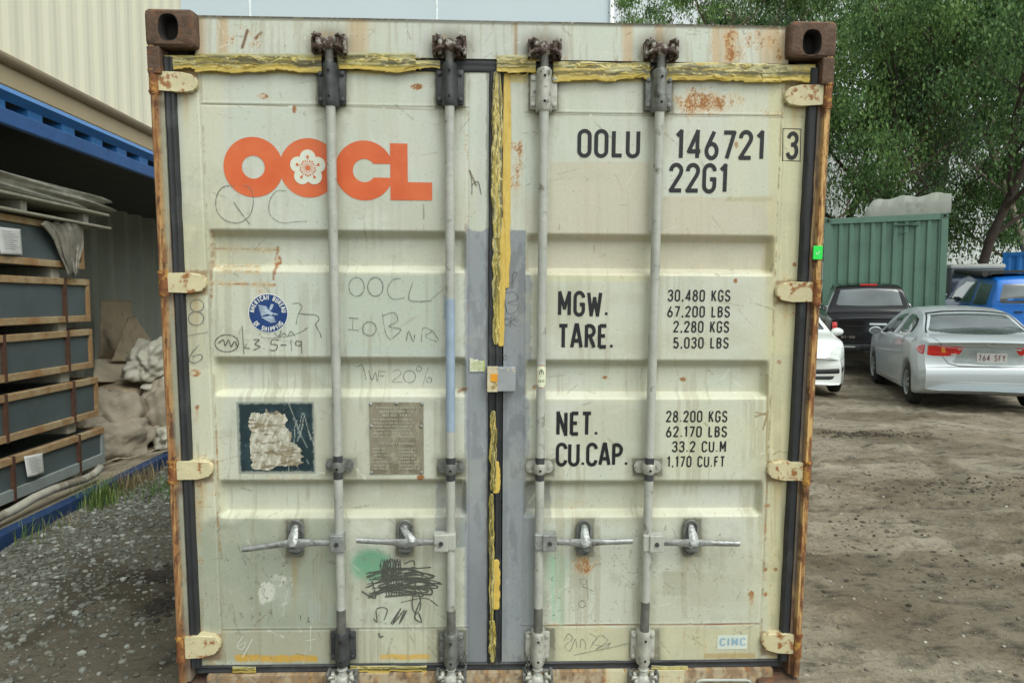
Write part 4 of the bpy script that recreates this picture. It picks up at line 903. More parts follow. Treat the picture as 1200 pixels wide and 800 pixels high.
    for z in (zc-.021, zc-.017, zc+.017, zc+.021):
        for k in range(n+1):
            a = math.pi*k/n; r = .025 if abs(z-zc) < .02 else .0225; v.append((x-math.cos(a)*r, .044-math.sin(a)*(r+.022), z))
    mb.add(v, [(j*(n+1)+k, j*(n+1)+k+1, (j+1)*(n+1)+k+1, (j+1)*(n+1)+k) for j in range(3) for k in range(n)]+[tuple(range(n+1)), tuple(range(3*(n+1), 4*(n+1)))])
    for sx in (-1, 1): mb.tube([(x+sx*.04, .044, zc), (x+sx*.04, .036, zc)], .0075, 10)
    mb.build('rod_strap', M_['bracket' if i < 2 else 'bracketlight'], door, angle=40)
    mb = MB(); mb.tube([(x, -.004, zc-.003), (x, -.0048, zc-.003)], .005, 8); mb.build('grease_hole', M_['hole'], door)
    mb = MB(); mb.tube([(x, YROD, zc-.045), (x, YROD, zc+.045)], .0178, 20, cap=False); mb.build('grease_band', M_['darkbr'], door, smooth=True)
# handles
HN = [(doorL, 0, (395, 635), (345, 630), (284, 643), -1), (doorL, 1, (517, 634), (474, 630), (418, 632), -1),
      (doorR, 2, (644, 634), (685, 630), (741, 633), 1), (doorR, 3, (769, 635), (811, 630), (866, 636), 1)]
for i, (door, ri, hub, cat_, end, s) in enumerate(HN):
    x = RX[ri]; zh = L(hub[0], hub[1], .01).z; e = L(end[0], end[1], .0); cpt = L(cat_[0], cat_[1], .02)
    mb = MB(); hx = L(hub[0], hub[1], .0).x
    mb.box((hx-.027, -.012, zh-.034), (hx+.027, .0, zh+.034), bev=.004); mb.box((hx-.027, -.002, zh-.034), (hx+.027, .03, zh-.029)); mb.box((hx-.027, -.002, zh+.029), (hx+.027, .03, zh+.034))
    mb.box((x-.020, -.004, zh-.034), (x+.020, .036, zh+.034), bev=.006)
    mb.build('handle_hub', M_['rod' if i % 2 else 'galv'], door)
    mb = MB(); mb.tube([(hx, -.011, zh), (hx, -.018, zh)], .009, 6); mb.build('hub_bolt', M_['darkbr'], door)
    mb = MB(); st = Vector((hx+s*.02, .004, zh)); mid = Vector((cpt.x, -.006, L(cat_[0], cat_[1]+5, 0).z)); en = Vector((e.x, -.004, e.z))
    pts = [st, st.lerp(mid, .35), st.lerp(mid, .7), mid, mid.lerp(en, .3), mid.lerp(en, .45), mid.lerp(en, .75), en]
    v = []; n = 8; hh = [.012, .012, .016, .017, .012, .011, .0115, .011]; dd = [.006, .006, .005, .005, .006, .0085, .009, .0085]
    for p, h_, d_ in zip(pts, hh, dd):
        for k in range(n):
            a = 2*math.pi*(k+.5)/n; v.append((p.x, p.y-d_*math.sin(a)*1.1, p.z+h_*math.cos(a)))
    f = [(j*n+k, j*n+(k+1) % n, (j+1)*n+(k+1) % n, (j+1)*n+k) for j in range(len(pts)-1) for k in range(n)]+[tuple(range(n)), tuple(range(7*n, 8*n))]
    mb.add(v, f); mb.build('door_handle', M_['galv'], door, angle=50)
    # catch: oval back plate, hasp and rivets
    zt_, zb_ = L(cat_[0], 610, .04).z, L(cat_[0], 650, .04).z; r = .026; cx = cpt.x
    poly = [(cx+r*math.cos(t), zt_-r+r*math.sin(t)) for t in np.linspace(0, math.pi, 10)]+[(cx+r*math.cos(t), zb_+r+r*math.sin(t)) for t in np.linspace(math.pi, 2*math.pi, 10)]
    mb = MB(); mb.prism(poly, .043, .052)
    mb.tube([(p[0], .041, p[1]) for p in poly]+[(poly[0][0], .041, poly[0][1])], .005, 6)
    mb.box((cx-.024, .012, zb_+.022), (cx+.024, .046, zb_+.034), bev=.003)
    mb.build('catch_plate', M_['bracket'], door, angle=40)
    mb = MB()
    for z in (zt_-r, zb_+r): mb.tube([(cx, .043, z), (cx, .032, z), (cx, .028, z)], [.012, .012, .006], 12)
    if i != 1: hp = [(-.010, .03, zt_-.024), (-.016, .015, zt_-.04), (-.018, -.012, zt_-.062), (-.014, -.016, zt_-.078)]
    else: hp = [(-.006, .03, zt_-.022), (.008, .012, zt_-.034), (.026, -.004, zt_-.052), (.03, -.01, zt_-.062)]
    v = []
    for (dx, y, z), w_ in zip(hp, (.012, .016, .019, .014)):
        o = (dx if i == 1 else 0); v += [(cx+o-w_, y, z), (cx+o-w_*.4, y-.006, z), (cx+o+w_*.4, y-.006, z), (cx+o+w_, y, z), (cx+o+w_*.8, y+.006, z), (cx+o-w_*.8, y+.006, z)]
    mb.add(v, [(j*6+k, j*6+(k+1) % 6, (j+1)*6+(k+1) % 6, (j+1)*6+k) for j in range(3) for k in range(6)]+[tuple(range(6)), tuple(range(18, 24))])
    mb.build('catch_hasp', M_['galv'], door, angle=45)

# ---- seal box across the doors, chains, stickers
p0, p1 = L(571, 430, .03), L(604, 458, .03)
mb = MB(); mb.box((p0.x, .018, p1.z), (p1.x, .054, p0.z), bev=.003); sb = mb.build('seal_plate', pmat('grey_primer_plate', lin(150, 155, 158), .5, var=.1, scale=20, col2=lin(200, 188, 150), thr=(.6, .66), c2scale=30), doorR)
q0, q1 = L(571, 429, .016), L(583, 459, .016)
mb = MB(); mb.box((q0.x, .012, q1.z), (q1.x, .017, q0.z), bev=.001); mb.build('plate_label', pmat('scraped_paint', lin(202, 190, 160), .6, var=.1, scale=40, col2=lin(150, 130, 70), thr=(.52, .6), c2scale=50), doorR)
q0, q1 = L(575, 438, .01), L(583, 447, .01)
mb = MB(); mb.box((q0.x, .0105, q1.z), (q1.x, .0118, q0.z)); mb.build('orange_square', pmat('orange_paint', lin(236, 160, 36), .5), doorR)
def chain(door, pts, nm='chain'):
    mb = MB(); P = [L(x, y, Y) for x, y, Y in pts]; ln = sum((b-a).length for a, b in zip(P[:-1], P[1:])); n = int(ln/.018); acc = []
    for i in range(n):
        t = i/n*(len(P)-1); k = int(t); q = P[k].lerp(P[k+1], t-k); ax = (0, 1, 0) if i % 2 else (1, .3, 0)
        mb.torus(q, .008, .0021, ax, 12, 6, sx=.7, sz=1.5)
    mb.build(nm, M_['bracket'], door, smooth=True)
chain(doorL, [(545, 765, .02), (546, 775, .02), (544.5, 790, .01), (546, 812, .01)]); chain(doorR, [(616, 765, .02), (620, 775, .015), (615.5, 785, .015), (618, 812, .01)])

def dec(door, px, py, eps=0.0):
    """point on the outer skin of a door, a hair proud of it"""
    p = L(px, py, YD); return L(px, py, on_skin(door, p.x, p.z, 0)[1])
SKIN = {}
for _l, _f in ((True, left_h), (False, right_h)):
    _xs = np.linspace(0, WD, 900); _zs = np.linspace(0, HT, 1000); _X, _Z = np.meshgrid(_xs, _zs, indexing='ij'); SKIN[_l] = _f(_X, _Z, 0, 0).tolist()
def on_skin(door, X, Z, lift=.0012):
    g = SKIN[door is doorL]; u = max(0, min(898.99, X/WD*899)); v = max(0, min(998.99, Z/HT*999)); i, j = int(u), int(v); a, b = u-i, v-j
    q = (g[i][j]*(1-a)+g[i+1][j]*a)*(1-b)+(g[i][j+1]*(1-a)+g[i+1][j+1]*a)*b; return (X, q-lift, Z)
def sub(poly, n=4):
    out = []
    for a, b in zip(poly[:-1], poly[1:]): out += [(a[0]+(b[0]-a[0])*i/n, a[1]+(b[1]-a[1])*i/n) for i in range(n)]
    return out+[poly[-1]]
def letter(door, s, x0, x1, yb, yt, stroke=.13, name='lettering', mat='black', track=.2, lift=.0012, sp=.42):
    """text spanning photo x0..x1 on the skin, standing upright in the container's frame"""
    a, b = dec(door, x0, yb), dec(door, x1, yb); h = dec(door, (x0+x1)/2, yt).z-a.z
    hh = h*(1-stroke*.8); polys, wd = text_polys(s, hh, stroke*h/hh, track, 1, sp); sx = (b.x-a.x-stroke*h*.7)/wd; ox, oz = stroke*h*.35, stroke*h*.4; sl = (b.z-a.z)/(b.x-a.x)*.0
    mb = MB()
    for v, f, k in polys: mb.add([on_skin(door, a.x+ox+p.x*sx, a.z+oz+p.y, lift+k*.0003) for p in v], f)
    o = mb.build(name, M_[mat], door, fix=False); return o
letter(doorR, 'OOLU', 677, 749, 184.5, 152, .14, track=.26, name='lettering'); letter(doorR, '146721', 791, 895, 187, 152.5, .14, track=.27)
letter(doorR, '22G1', 784, 852, 226, 191.5, .14, track=.26); letter(doorR, '3', 921, 934.5, 187, 154.5, .15)
mb = MB(); c_ = [dec(doorR, *p) for p in ((917.5, 151), (938.5, 151.5), (937.5, 189), (917, 188.5))]; c_ = [(p.x, p.z) for p in c_]
v, f = ribbon(sub(c_+[c_[0]], 1), .0028); mb.add([on_skin(doorR, p.x, p.y) for p in v], f); mb.build('lettering_frame', M_['black'], doorR, fix=False)
letter(doorR, 'MGW.', 653.5, 713, 370.5, 341, .15, track=.26); letter(doorR, 'TARE.', 653.5, 719, 408.5, 379, .15, track=.22)
letter(doorR, 'NET.', 651.5, 701, 510.5, 481.5, .15, track=.22); letter(doorR, 'CU.CAP.', 651.5, 736, 546, 518.5, .15, track=.2)
for s, xa, xb, yb, yt in (('30,480 KGS', 782.5, 855.5, 353, 339.5), ('67,200 LBS', 782, 855, 371.5, 358.5), ('2,280 KGS', 789, 854, 389.5, 376), ('5,030 LBS', 789, 853.5, 408, 395),
                          ('28.200 KGS', 780.5, 852, 494.5, 481), ('62.170 LBS', 780.5, 851.5, 512, 499), ('33.2 CU.M', 787.5, 850.5, 529.5, 516.5), ('1,170 CU.FT', 781.5, 849, 547, 534)):
    letter(doorR, s, xa, xb, yb, yt, .14, track=.3, sp=.5)

# logo
def logo():
    mb = MB(); s1 = lambda px, py: dec(doorL, px, py)
    pxm = (s1(400, 200).x-s1(300, 200).x)/100
    def P(px, py): q = s1(px, py); return q.x, q.z
    def disc_ring(c, r0, r1, n=64, a0=0, a1=360):
        cx, cz = P(*c); v = []; m = n+1
        for k in range(m):
            a = rad(a0+(a1-a0)*k/n)
            for r in (r0, r1): v.append(on_skin(doorL, cx+r*pxm*math.cos(a), cz+r*pxm*math.sin(a)))
        mb.add(v, [(2*k, 2*k+1, 2*k+3, 2*k+2) for k in range(n)])
    disc_ring((297, 196), 13.3, 34.8)
    # second ring stops where it meets the first; seated a hair lower
    def full(c, r, lift):
        cx, cz = P(*c); n = 64; v = [on_skin(doorL, cx, cz, lift)]
        for rr_ in (.5, 1):
            v += [on_skin(doorL, cx+rr_*r*pxm*math.cos(2*math.pi*k/n), cz+rr_*r*pxm*math.sin(2*math.pi*k/n), lift) for k in range(n)]
        mb.add(v, [(0, 1+k, 1+(k+1) % n) for k in range(n)]+[(1+k, 1+n+k, 1+n+(k+1) % n, 1+(k+1) % n) for k in range(n)])
    full((362, 197), 34.4, .0009)
    # C: ring open at the right with a straight slot
    cx, cz = P(427, 200); n = 60; v = []; R1, R0 = 34.8*pxm, 13.5*pxm; hs_ = 8*pxm
    for k in range(n+1):
        a_i = math.asin(hs_/R0); a_o = math.asin(hs_/R1); t = k/n; ai = a_i+(2*math.pi-2*a_i)*t; ao = a_o+(2*math.pi-2*a_o)*t
        v += [on_skin(doorL, cx+R0*math.cos(ai), cz+R0*math.sin(ai), .0011), on_skin(doorL, cx+R1*math.cos(ao), cz+R1*math.sin(ao), .0011)]
    mb.add(v, [(2*k, 2*k+1, 2*k+3, 2*k+2) for k in range(n)])
    pl = [P(457, 168), P(477.5, 168.5), P(478, 213.5), P(506.5, 214), P(506.5, 235), P(457, 234.5)]
    for q in ((pl[0], pl[1], (pl[1][0], pl[4][1]), (pl[0][0], pl[4][1])), ((pl[1][0], pl[2][1]), pl[3], pl[4], (pl[1][0], pl[4][1]))):
        mb.add([on_skin(doorL, a, b, .0014) for a, b in q], [(0, 1, 2, 3)])
    mb.build('logo', M_['orange'], doorL, fix=False)
    mb2 = MB(); cx, cz = P(361, 197)
    for k in range(5):
        a = rad(90+72*k); n = 24; o = (cx+12.0*pxm*math.cos(a), cz+12.0*pxm*math.sin(a))
        v = [on_skin(doorL, *o, .0016+k*.0002)]+[on_skin(doorL, o[0]+9.3*pxm*math.cos(t), o[1]+9.3*pxm*math.sin(t), .0016+k*.0002) for t in np.linspace(0, 2*math.pi, n, endpoint=False)]
        mb2.add(v, [(0, 1+j, 1+(j+1) % n) for j in range(n)])
    v = [on_skin(doorL, cx, cz, .0028)]+[on_skin(doorL, cx+9*pxm*math.cos(t), cz+9*pxm*math.sin(t), .0028) for t in np.linspace(0, 2*math.pi, 16, endpoint=False)]
    mb2.add(v, [(0, 1+j, 1+(j+1) % 16) for j in range(16)]); mb2.build('logo_flower', M_['logo_white'], doorL, fix=False)
    mb3 = MB()
    def dot(x, z, r, lf):
        v = [on_skin(doorL, x, z, lf)]+[on_skin(doorL, x+r*math.cos(t), z+r*math.sin(t), lf) for t in np.linspace(0, 2*math.pi, 10, endpoint=False)]
        mb3.add(v, [(0, 1+j, 1+(j+1) % 10) for j in range(10)])
    dot(cx, cz, 2.4*pxm, .0036)
    for k in range(20):
        a = rad(90+18*k); lg = 13 if k % 4 == 0 else (8.3 if k % 2 else 9.5)
        if k % 4 == 2: lg = 9
        e = (cx+lg*pxm*math.cos(a), cz+lg*pxm*math.sin(a)); vv, ff = ribbon([(cx+2*pxm*math.cos(a), cz+2*pxm*math.sin(a)), e], .5*pxm)
        mb3.add([on_skin(doorL, p.x, p.y, .0032) for p in vv], ff); dot(*e, (1.6 if k % 4 == 0 else .95)*pxm, .0036)
    mb3.build('logo_stamens', M_['orange'], doorL, fix=False)
logo()

# pen marks
def pen(door, strokes, name='marker_writing', mat='pen', w_=.0028, lift=.0016):
    mb = MB()
    for k, st in enumerate(strokes):
        P = [Vector(p) for p in st]; S = []
        if len(P) > 2:       # smooth the stroke
            for i in range(len(P)-1):
                p0, p1, p2, p3 = P[max(i-1, 0)], P[i], P[i+1], P[min(i+2, len(P)-1)]
                for t in (0, .25, .5, .75): S.append(.5*((2*p1)+(p2-p0)*t+(2*p0-5*p1+4*p2-p3)*t*t+(3*p1-p0-3*p2+p3)*t**3))
            S.append(P[-1])
        else: S = [P[0].lerp(P[1], t) for t in (0, .33, .66, 1)]
        pts = []
        for q in S: d = dec(door, q.x, q.y); pts.append((d.x, d.z))
        v, f = ribbon(pts, w_*(1+.25*math.sin(k*2.1))); v = [((v[j]+v[j+1])/2+(v[j]-v[j+1])/2*(.75+.5*float(vn(j*.35, k, 9)))*(1 if q == 0 else -1)) for j in range(0, len(v)-1, 2) for q in (0, 1)]; mb.add([on_skin(door, p.x, p.y, lift+(k % 5)*.0002) for p in v], f)
    return mb.build(name, M_[mat], door, fix=False)
def circ(cx, cy, rx, ry, a0=0, a1=370, n=12): return [(cx+rx*math.cos(rad(a0+(a1-a0)*i/n)), cy+ry*math.sin(rad(a0+(a1-a0)*i/n))) for i in range(n+1)]
pen(doorL, [[(275, 218), (262, 219), (254, 230), (254, 246), (264, 258), (280, 261), (293, 252), (297, 236), (294, 222), (286, 217)], [(274, 237), (281, 247), (293, 263)],
            [(336, 224), (324, 224), (316, 236), (317, 252), (330, 261), (345, 260), (360, 259)]], w_=.003)
pen(doorL, circ and [circ(231, 358, 8, 7), circ(230, 373, 9, 8), [(221, 393), (244, 389)], [(234, 404), (226, 412), (222, 421), (228, 425), (237, 420), (235, 415), (225, 418)]], w_=.0032)
pen(doorL, [circ(266, 402, 14, 10), [(256, 402), (262, 398), (264, 405), (268, 398), (271, 406), (275, 400), (279, 407)], [(284, 382), (286, 415)], [(290, 402), (287, 407), (293, 408)],
            [(297, 398), (304, 398), (299, 403), (305, 406), (297, 410)], [(309, 408), (310, 409)], [(327, 398), (319, 398), (318, 403), (325, 404), (323, 410), (316, 410)], [(329, 404), (336, 404)],
            [(341, 398), (342, 411)], [(353, 401), (348, 399), (347, 404), (353, 404), (353, 399), (354, 414)]], mat='pendark', w_=.0034)
pen(doorL, [[(343, 356), (350, 355), (354, 360), (350, 367), (347, 380)], [(350, 367), (358, 368), (370, 369), (374, 374), (370, 380), (374, 388), (377, 396)], [(357, 385), (361, 384), (350, 390), (335, 394), (310, 396), (304, 390)],
            [(322, 389), (326, 394), (330, 387), (328, 395), (333, 390), (337, 394), (341, 388), (346, 393)]], w_=.003)
pen(doorL, [circ(418, 336, 9, 11), circ(440, 336, 9, 11), [(470, 326), (460, 328), (454, 340), (460, 350), (474, 349)], [(484, 330), (479, 350), (492, 353), (506, 352)],
            [(409, 372), (420, 373)], [(414, 373), (413, 386)], [(408, 386), (421, 387)], circ(433, 385, 8, 8), [(448, 366), (452, 390), (458, 398)], [(448, 370), (462, 366), (466, 376), (456, 382), (470, 386), (460, 396)],
            [(476, 400), (479, 388), (484, 400), (486, 392)], [(494, 400), (496, 384), (506, 388), (498, 394), (512, 400)], [(506, 386), (514, 398)]], w_=.003)
pen(doorL, [[(419, 430), (425, 428), (429, 445)], [(432, 434), (436, 445), (440, 436), (442, 447)], [(444, 434), (443, 446)], [(444, 435), (452, 435)], [(444, 440), (450, 440)],
            [(460, 436), (466, 433), (470, 438), (460, 447), (472, 447)], circ(480, 441, 7, 7), circ(491, 432, 3, 3), [(502, 430), (495, 452)], circ(503, 445, 3, 3)], w_=.0024)
pen(doorL, [[(551, 200), (553, 216), (553, 228)], [(553, 217), (560, 213), (564, 228)]], mat='pendark', w_=.0026)
pen(doorR, [[(591, 324), (597, 322), (594, 331), (601, 330), (606, 320), (601, 321), (600, 338)], [(590, 342), (594, 366)], [(590, 344), (602, 342), (607, 350), (595, 355), (607, 358), (603, 366), (592, 368)], circ(594, 377, 3, 4), [(599, 371), (598, 383)], [(604, 373), (599, 377), (605, 382)],
            [(592, 415), (590, 420), (593, 421), (594, 416)]], mat='pendark', w_=.002)
rr = random.Random(3); S = []
for k in range(20):
    x = 424+rr.random()*22; y = 670+k*1.4+rr.uniform(-2, 2); S.append([(x, y+rr.uniform(-1, 5)), (x+25, y-4+rr.uniform(-4, 4)), (x+52, y-6+rr.uniform(-3, 3)), (x+70+rr.uniform(-18, 10), y+rr.uniform(-6, 8)), (x+20, y+rr.uniform(-4, 6))])
for k in range(7): x = 446+k*3; S.append([(x, 660), (x+rr.uniform(-3, 3), 680), (x+5, 655), (x+7, 698)])
S += [[(432, 670), (505, 664)], [(424, 692), (440, 700), (436, 680)], [(470, 705), (498, 700), (513, 709)], circ(488, 706, 5, 12), [(494, 700), (486, 722), (494, 728), (491, 718)], [(438, 724), (442, 728), (441, 714), (448, 711), (454, 714), (450, 726)],
      [(458, 730), (470, 712), (460, 731), (474, 714), (468, 730), (477, 714)], [(444, 741), (446, 746), (449, 744)], [(445, 663), (448, 655), (452, 664), (458, 654), (466, 662)], [(474, 660), (484, 656), (486, 662)]]
pen(doorL, S, name='scribble', mat='pendark', w_=.0052)
pen(doorR, [[(661, 750), (666, 742), (671, 748), (662, 756), (668, 762), (674, 748), (676, 758)], [(680, 758), (681, 748), (686, 752), (686, 760)], [(690, 741), (700, 747), (694, 753), (704, 756)], [(692, 758), (702, 744), (712, 750), (698, 760), (716, 752), (704, 762)],
            [(672, 767), (690, 763), (716, 758), (738, 753), (738, 760)], circ(684, 681, 4, 3), [(682, 686), (696, 692)], circ(682, 707, 4, 4)], w_=.0022)
pen(doorL, [[(285, 745), (278, 756), (284, 760), (288, 752), (280, 756)], [(296, 748), (284, 770)], [(364, 733), (364, 762)], [(358, 750), (370, 748)], [(360, 658), (352, 700)]][:4], mat='penwhite', w_=.0022, name='chalk_writing')
pen(doorL, [[(362, 722), (361, 728), (364, 727)], [(352, 720), (353, 726)]], mat='pendark', w_=.0025, name='marker_writing')

# ---- stickers and plates
def sheet(door, x0, x1, y0, y1, pf, name, mat, lift=.0018, nx=90, ny=90, mask=None, bumpy=0):
    X = np.zeros((nx, ny)); Z = X.copy(); a, b = dec(door, x0, (y0+y1)/2), dec(door, x1, (y0+y1)/2); zt_, zb_ = dec(door, (x0+x1)/2, y0).z, dec(door, (x0+x1)/2, y1).z
    X, Z = np.meshgrid(np.linspace(a.x, b.x, nx), np.linspace(zb_, zt_, ny), indexing='ij')
    U, V = np.meshgrid(np.linspace(0, 1, nx), np.linspace(1, 0, ny), indexing='ij')
    Y = (left_h if door is doorL else right_h)(X, Z, 0, 0)-lift-bumpy*fbm(U*14, V*14, 5)
    Vv = np.stack([X, Y, Z], -1).reshape(-1, 3); Fc = grid_faces(nx, ny)
    if mask is not None: k = mask(U, V).reshape(-1); Fc = Fc[k[Fc].all(1)]
    return arr_mesh(name, Vv, Fc, mat, door, pf(U, V).reshape(-1, 4))
def base4(U, col, a=0): c = np.zeros(U.shape+(4,)); c[...] = (*lin(*col), a); return c
def navy(U, V):
    c = base4(U, (34, 52, 58)); c = mixc(c, ss(.5, .7, fbm(U*6, V*6, 3)), (52, 76, 82), .6)
    for k in range(16):
        x = .62+.3*rr.random(); y = rr.random()*.9; c = line(c, U*100, V*100, x*100, y*100, x*100+rr.uniform(-14, 14), y*100+rr.uniform(5, 40), .45, (168, 176, 168), .8, .3, k, .3)
    c = specks(c, U*120, V*120, np.full(U.shape, .8), 4, .86, .4, (150, 158, 150)); c = mixc(c, 1-bmask(U, V, .03, .98, .025, .975, .012, .015, 30, 2), (190, 194, 180), .6); return c
sheet(doorL, 278.5, 369, 470.5, 554, navy, 'dark_sticker', M_['decal'])
def torn(U, V):
    c = base4(U, (178, 174, 156), .8); c = mixc(c, ss(.46, .6, fbm(U*9, V*9, 13)), (150, 142, 118), .8, .9); c = mixc(c, ss(.5, .6, fbm(U*22+V*8, V*7, 14)), (206, 204, 190), .8)
    c = mixc(c, ss(.6, .68, fbm(U*5+V*11, V*30, 15)), (120, 108, 82), .8); return c
sheet(doorL, 284, 358, 472, 554, torn, 'torn_paper', M_['decal'], lift=.003, bumpy=.006, mask=lambda U, V: (U+.12*(fbm(V*5, U*5, 7)-.5)*2 > .14) & (U < .72+.22*ss(.3, .8, V)+.14*(fbm(V*11, V*2, 8)-.5)*2) & (V+.1*(fbm(U*12, V, 9)-.5)*2 > .20-.16*np.clip(U, 0, .75)) & ((V < .93+.05*fbm(U*20, V, 4)-.06*ss(.4, .6, U))))
def plate_p(U, V):
    c = base4(U, (138, 132, 114), .1); c = mixc(c, ss(.45, .65, fbm(U*5, V*7, 23)), (112, 104, 86), .7); c = mixc(c, ss(.6, .75, fbm(U*9, V*9, 24)), (168, 162, 140), .6); return c
sheet(doorL, 433.5, 496.5, 471, 555, plate_p, 'data_plate', M_['plate'], lift=.003)
M_['platetext'] = pmat('embossed_plate_text', lin(190, 188, 170), .4, metal=.2, var=.1)
mb = MB(); rows = [('APPROVED FOR TRANSPORT', 441, 489, 478.5), ('UNDER CUSTOMS SEAL', 445, 485, 483), ('CSC SAFETY APPROVAL', 444, 486, 520.5), ('NO 02 1985', 449, 481, 487.3)]
for s, a, b, y in rows:
    A_, B_ = dec(doorL, a, y), dec(doorL, b, y); polys, wd = text_polys(s, .0085, .17, .3); k_ = (B_.x-A_.x)/wd
    for v, f, k in polys: mb.add([on_skin(doorL, A_.x+p.x*k_, A_.z+p.y, .0042+k*.0002) for p in v], f)
rr = random.Random(8)
words = ['DATE MANUFACTURED', 'IDENTIFICATION NO', 'MAXIMUM GROSS MASS', 'ALLOWABLE STACKING', 'RACKING TEST LOAD', 'TYPE 20', 'MODEL NO', 'OWNER NO', 'TIMBER TREATMENT', 'FLOOR', 'MASS 30480 KG', 'END WALL', 'SIDE WALL']
for i in range(13):
    y = (492+i*4.0 if i < 6 else 526+(i-6)*3.9); s = words[i]
    for a, b, t in ((437, 437+min(30, 1.7*len(s)), s), (468, 468+rr.randint(12, 24), rr.choice(['30480 KG', '67200 LB', '192000 KG', '15240 KG']))):
        A_, B_ = dec(doorL, a, y), dec(doorL, b, y); polys, wd = text_polys(t, .0065, .17, .3); k_ = (B_.x-A_.x)/wd
        for v, f, k in polys: mb.add([on_skin(doorL, A_.x+p.x*k_, A_.z+p.y, .0042+k*.0002) for p in v], f)
mb.build('plate_text', M_['platetext'], doorL, fix=False)
for x, y in ((434.5, 473), (465, 472.5), (495, 473), (435, 499), (494, 499), (435.5, 553), (494.5, 553)):
    p = dec(doorL, x, y); mb = MB(); mb.tube([(p.x, YD, p.z), (p.x, YD-.005, p.z), (p.x, YD-.007, p.z)], [.006, .006, .003], 10); mb.build('rivet', M_['galv'], doorL, smooth=True)
# round certification sticker
cx, cz = dec(doorL, 314.5, 367).x, dec(doorL, 314.5, 367).z; r_ = dec(doorL, 338, 367).x-cx
def disc(door, x, z, r, lift, mat, name, n=48, rings=(.5, 1)):
    mb = MB(); v = [on_skin(door, x, z, lift)]
    for q in rings: v += [on_skin(door, x+q*r*math.cos(2*math.pi*k/n), z+q*r*math.sin(2*math.pi*k/n), lift) for k in range(n)]
    mb.add(v, [(0, 1+k, 1+(k+1) % n) for k in range(n)]+[(1+k, 1+n+k, 1+n+(k+1) % n, 1+(k+1) % n) for k in range(n)]); return mb.build(name, M_[mat], door, fix=False)
disc(doorL, cx, cz, r_, .0018, 'white', 'round_sticker'); disc(doorL, cx, cz, r_*.955, .0024, 'navy', 'sticker_field')
mb = MB()
def circ_text(s, a0, a1, R, h, flip):
    n = len(s)
    for i, ch in enumerate(s):
        if ch == ' ': continue
        a = rad(a0+(a1-a0)*i/(n-1)); wd, st = G[ch]
        for k, pl in enumerate(st):
            v, f = ribbon([((x-wd/2)*h, (y-.5)*h) for x, y in pl], .19*h); o = []
            for p in v:
                if not flip: u = Vector((math.sin(a), -math.cos(a))); w2 = Vector((math.cos(a), math.sin(a)))
                else: u = Vector((-math.sin(a), math.cos(a))); w2 = Vector((-math.cos(a), -math.sin(a)))
                q = Vector((cx, cz))+w2*(R if not flip else -R)+u*p.x+w2*p.y; o.append(on_skin(doorL, q.x, q.y, .0030+k*.0002))
            mb.add(o, f)
circ_text('AMERICAN BUREAU', 172, 8, r_*.80, r_*.21, False); circ_text('OF SHIPPING', 218, 322, r_*.80, r_*.21, True)
mb.build('sticker_text', M_['white'], doorL, fix=False)
# spread eagle on a rock
mb = MB()
def poly_on(pts, lf): 
    mb.add([on_skin(doorL, cx+x*r_, cz+z*r_, lf) for x, z in pts], [tuple(range(len(pts)))])
for k in range(6): t = k/5; poly_on([(-.5+.12*t, .42-.10*k), (-.1, .36-.07*k), (.0, .28-.06*k), (-.1, .30-.07*k), (-.44+.12*t, .36-.10*k)], .003+k*.0002)
for k in range(5): poly_on([(.02, .05+.03*k), (.2, .22+.05*k), (.30-.03*k, .46), (.26-.03*k, .46), (.14, .2+.05*k)], .003+k*.0002)
poly_on([(-.1, .3), (.1, .12), (.3, .0), (.16, -.1), (-.06, -.02), (-.18, .14)], .0044); poly_on([(.3, .02), (.46, -.02), (.48, -.1), (.4, -.06), (.28, -.08)], .0046)
for k in range(5): poly_on([(-.34+.1*k, -.2-.06*k), (.1+.08*k, -.12-.07*k), (.34, -.16-.07*k), (.1, -.2-.07*k), (-.3+.1*k, -.25-.06*k)], .003+k*.0002)
mb.build('eagle_emblem', pmat('pale_emblem_print', lin(176, 192, 208), .5, var=.1, scale=200), doorL, fix=False)
# maker's label, small label, rod label, green label
a, b = dec(doorR, 840, 760), dec(doorR, 876, 743); mb = MB(); mb.add([on_skin(doorR, *q, .0014) for q in ((a.x, a.z), (b.x, a.z), (b.x, b.z), (a.x, b.z))], [(0, 1, 2, 3)]); mb.build('maker_label', pmat('pale_label', lin(208, 216, 204), .5, var=.05), doorR, fix=False)
M_['labelblue'] = pmat('faded_blue_print', lin(150, 178, 196), .5, var=.1)
letter(doorR, 'CIMC', 843.5, 873, 756, 746.5, .17, 'label_text', 'labelblue', track=.34, lift=.0022)
def sm(U, V): 
    c = base4(U, (214, 214, 190)); c = mixc(c, bmask(U, V, .1, .9, .3, .9, .02), (188, 198, 150), .7); c = mixc(c, bmask(U, V, .9, 1.2, 0, 1, .05), (170, 190, 60), .8); c = mixc(c, ss(.55, .65, fbm(U*10, V*10, 6)), (140, 140, 118), .5); return c
sheet(doorL, 550.5, 568, 418, 435, sm, 'torn_label', M_['decal'], lift=.003, nx=20, ny=20, bumpy=.003, mask=lambda U, V: V > .25*fbm(U*4, U*3, 3)+.1*(U > .6))
x = RX[2]; n = 10; z0, z1 = L(633, 454.5, 0).z, L(633, 428, 0).z
mb = MB(); prof = [(0, .3), (.12, 1), (.88, 1), (1, .3)]; v = []
for t, q in prof:
    for k in range(n+1): a = -math.pi/2+(k/n-.5)*math.pi*.86*q; v.append((x+.0179*math.cos(a), YROD+.0179*math.sin(a), z0+t*(z1-z0)))
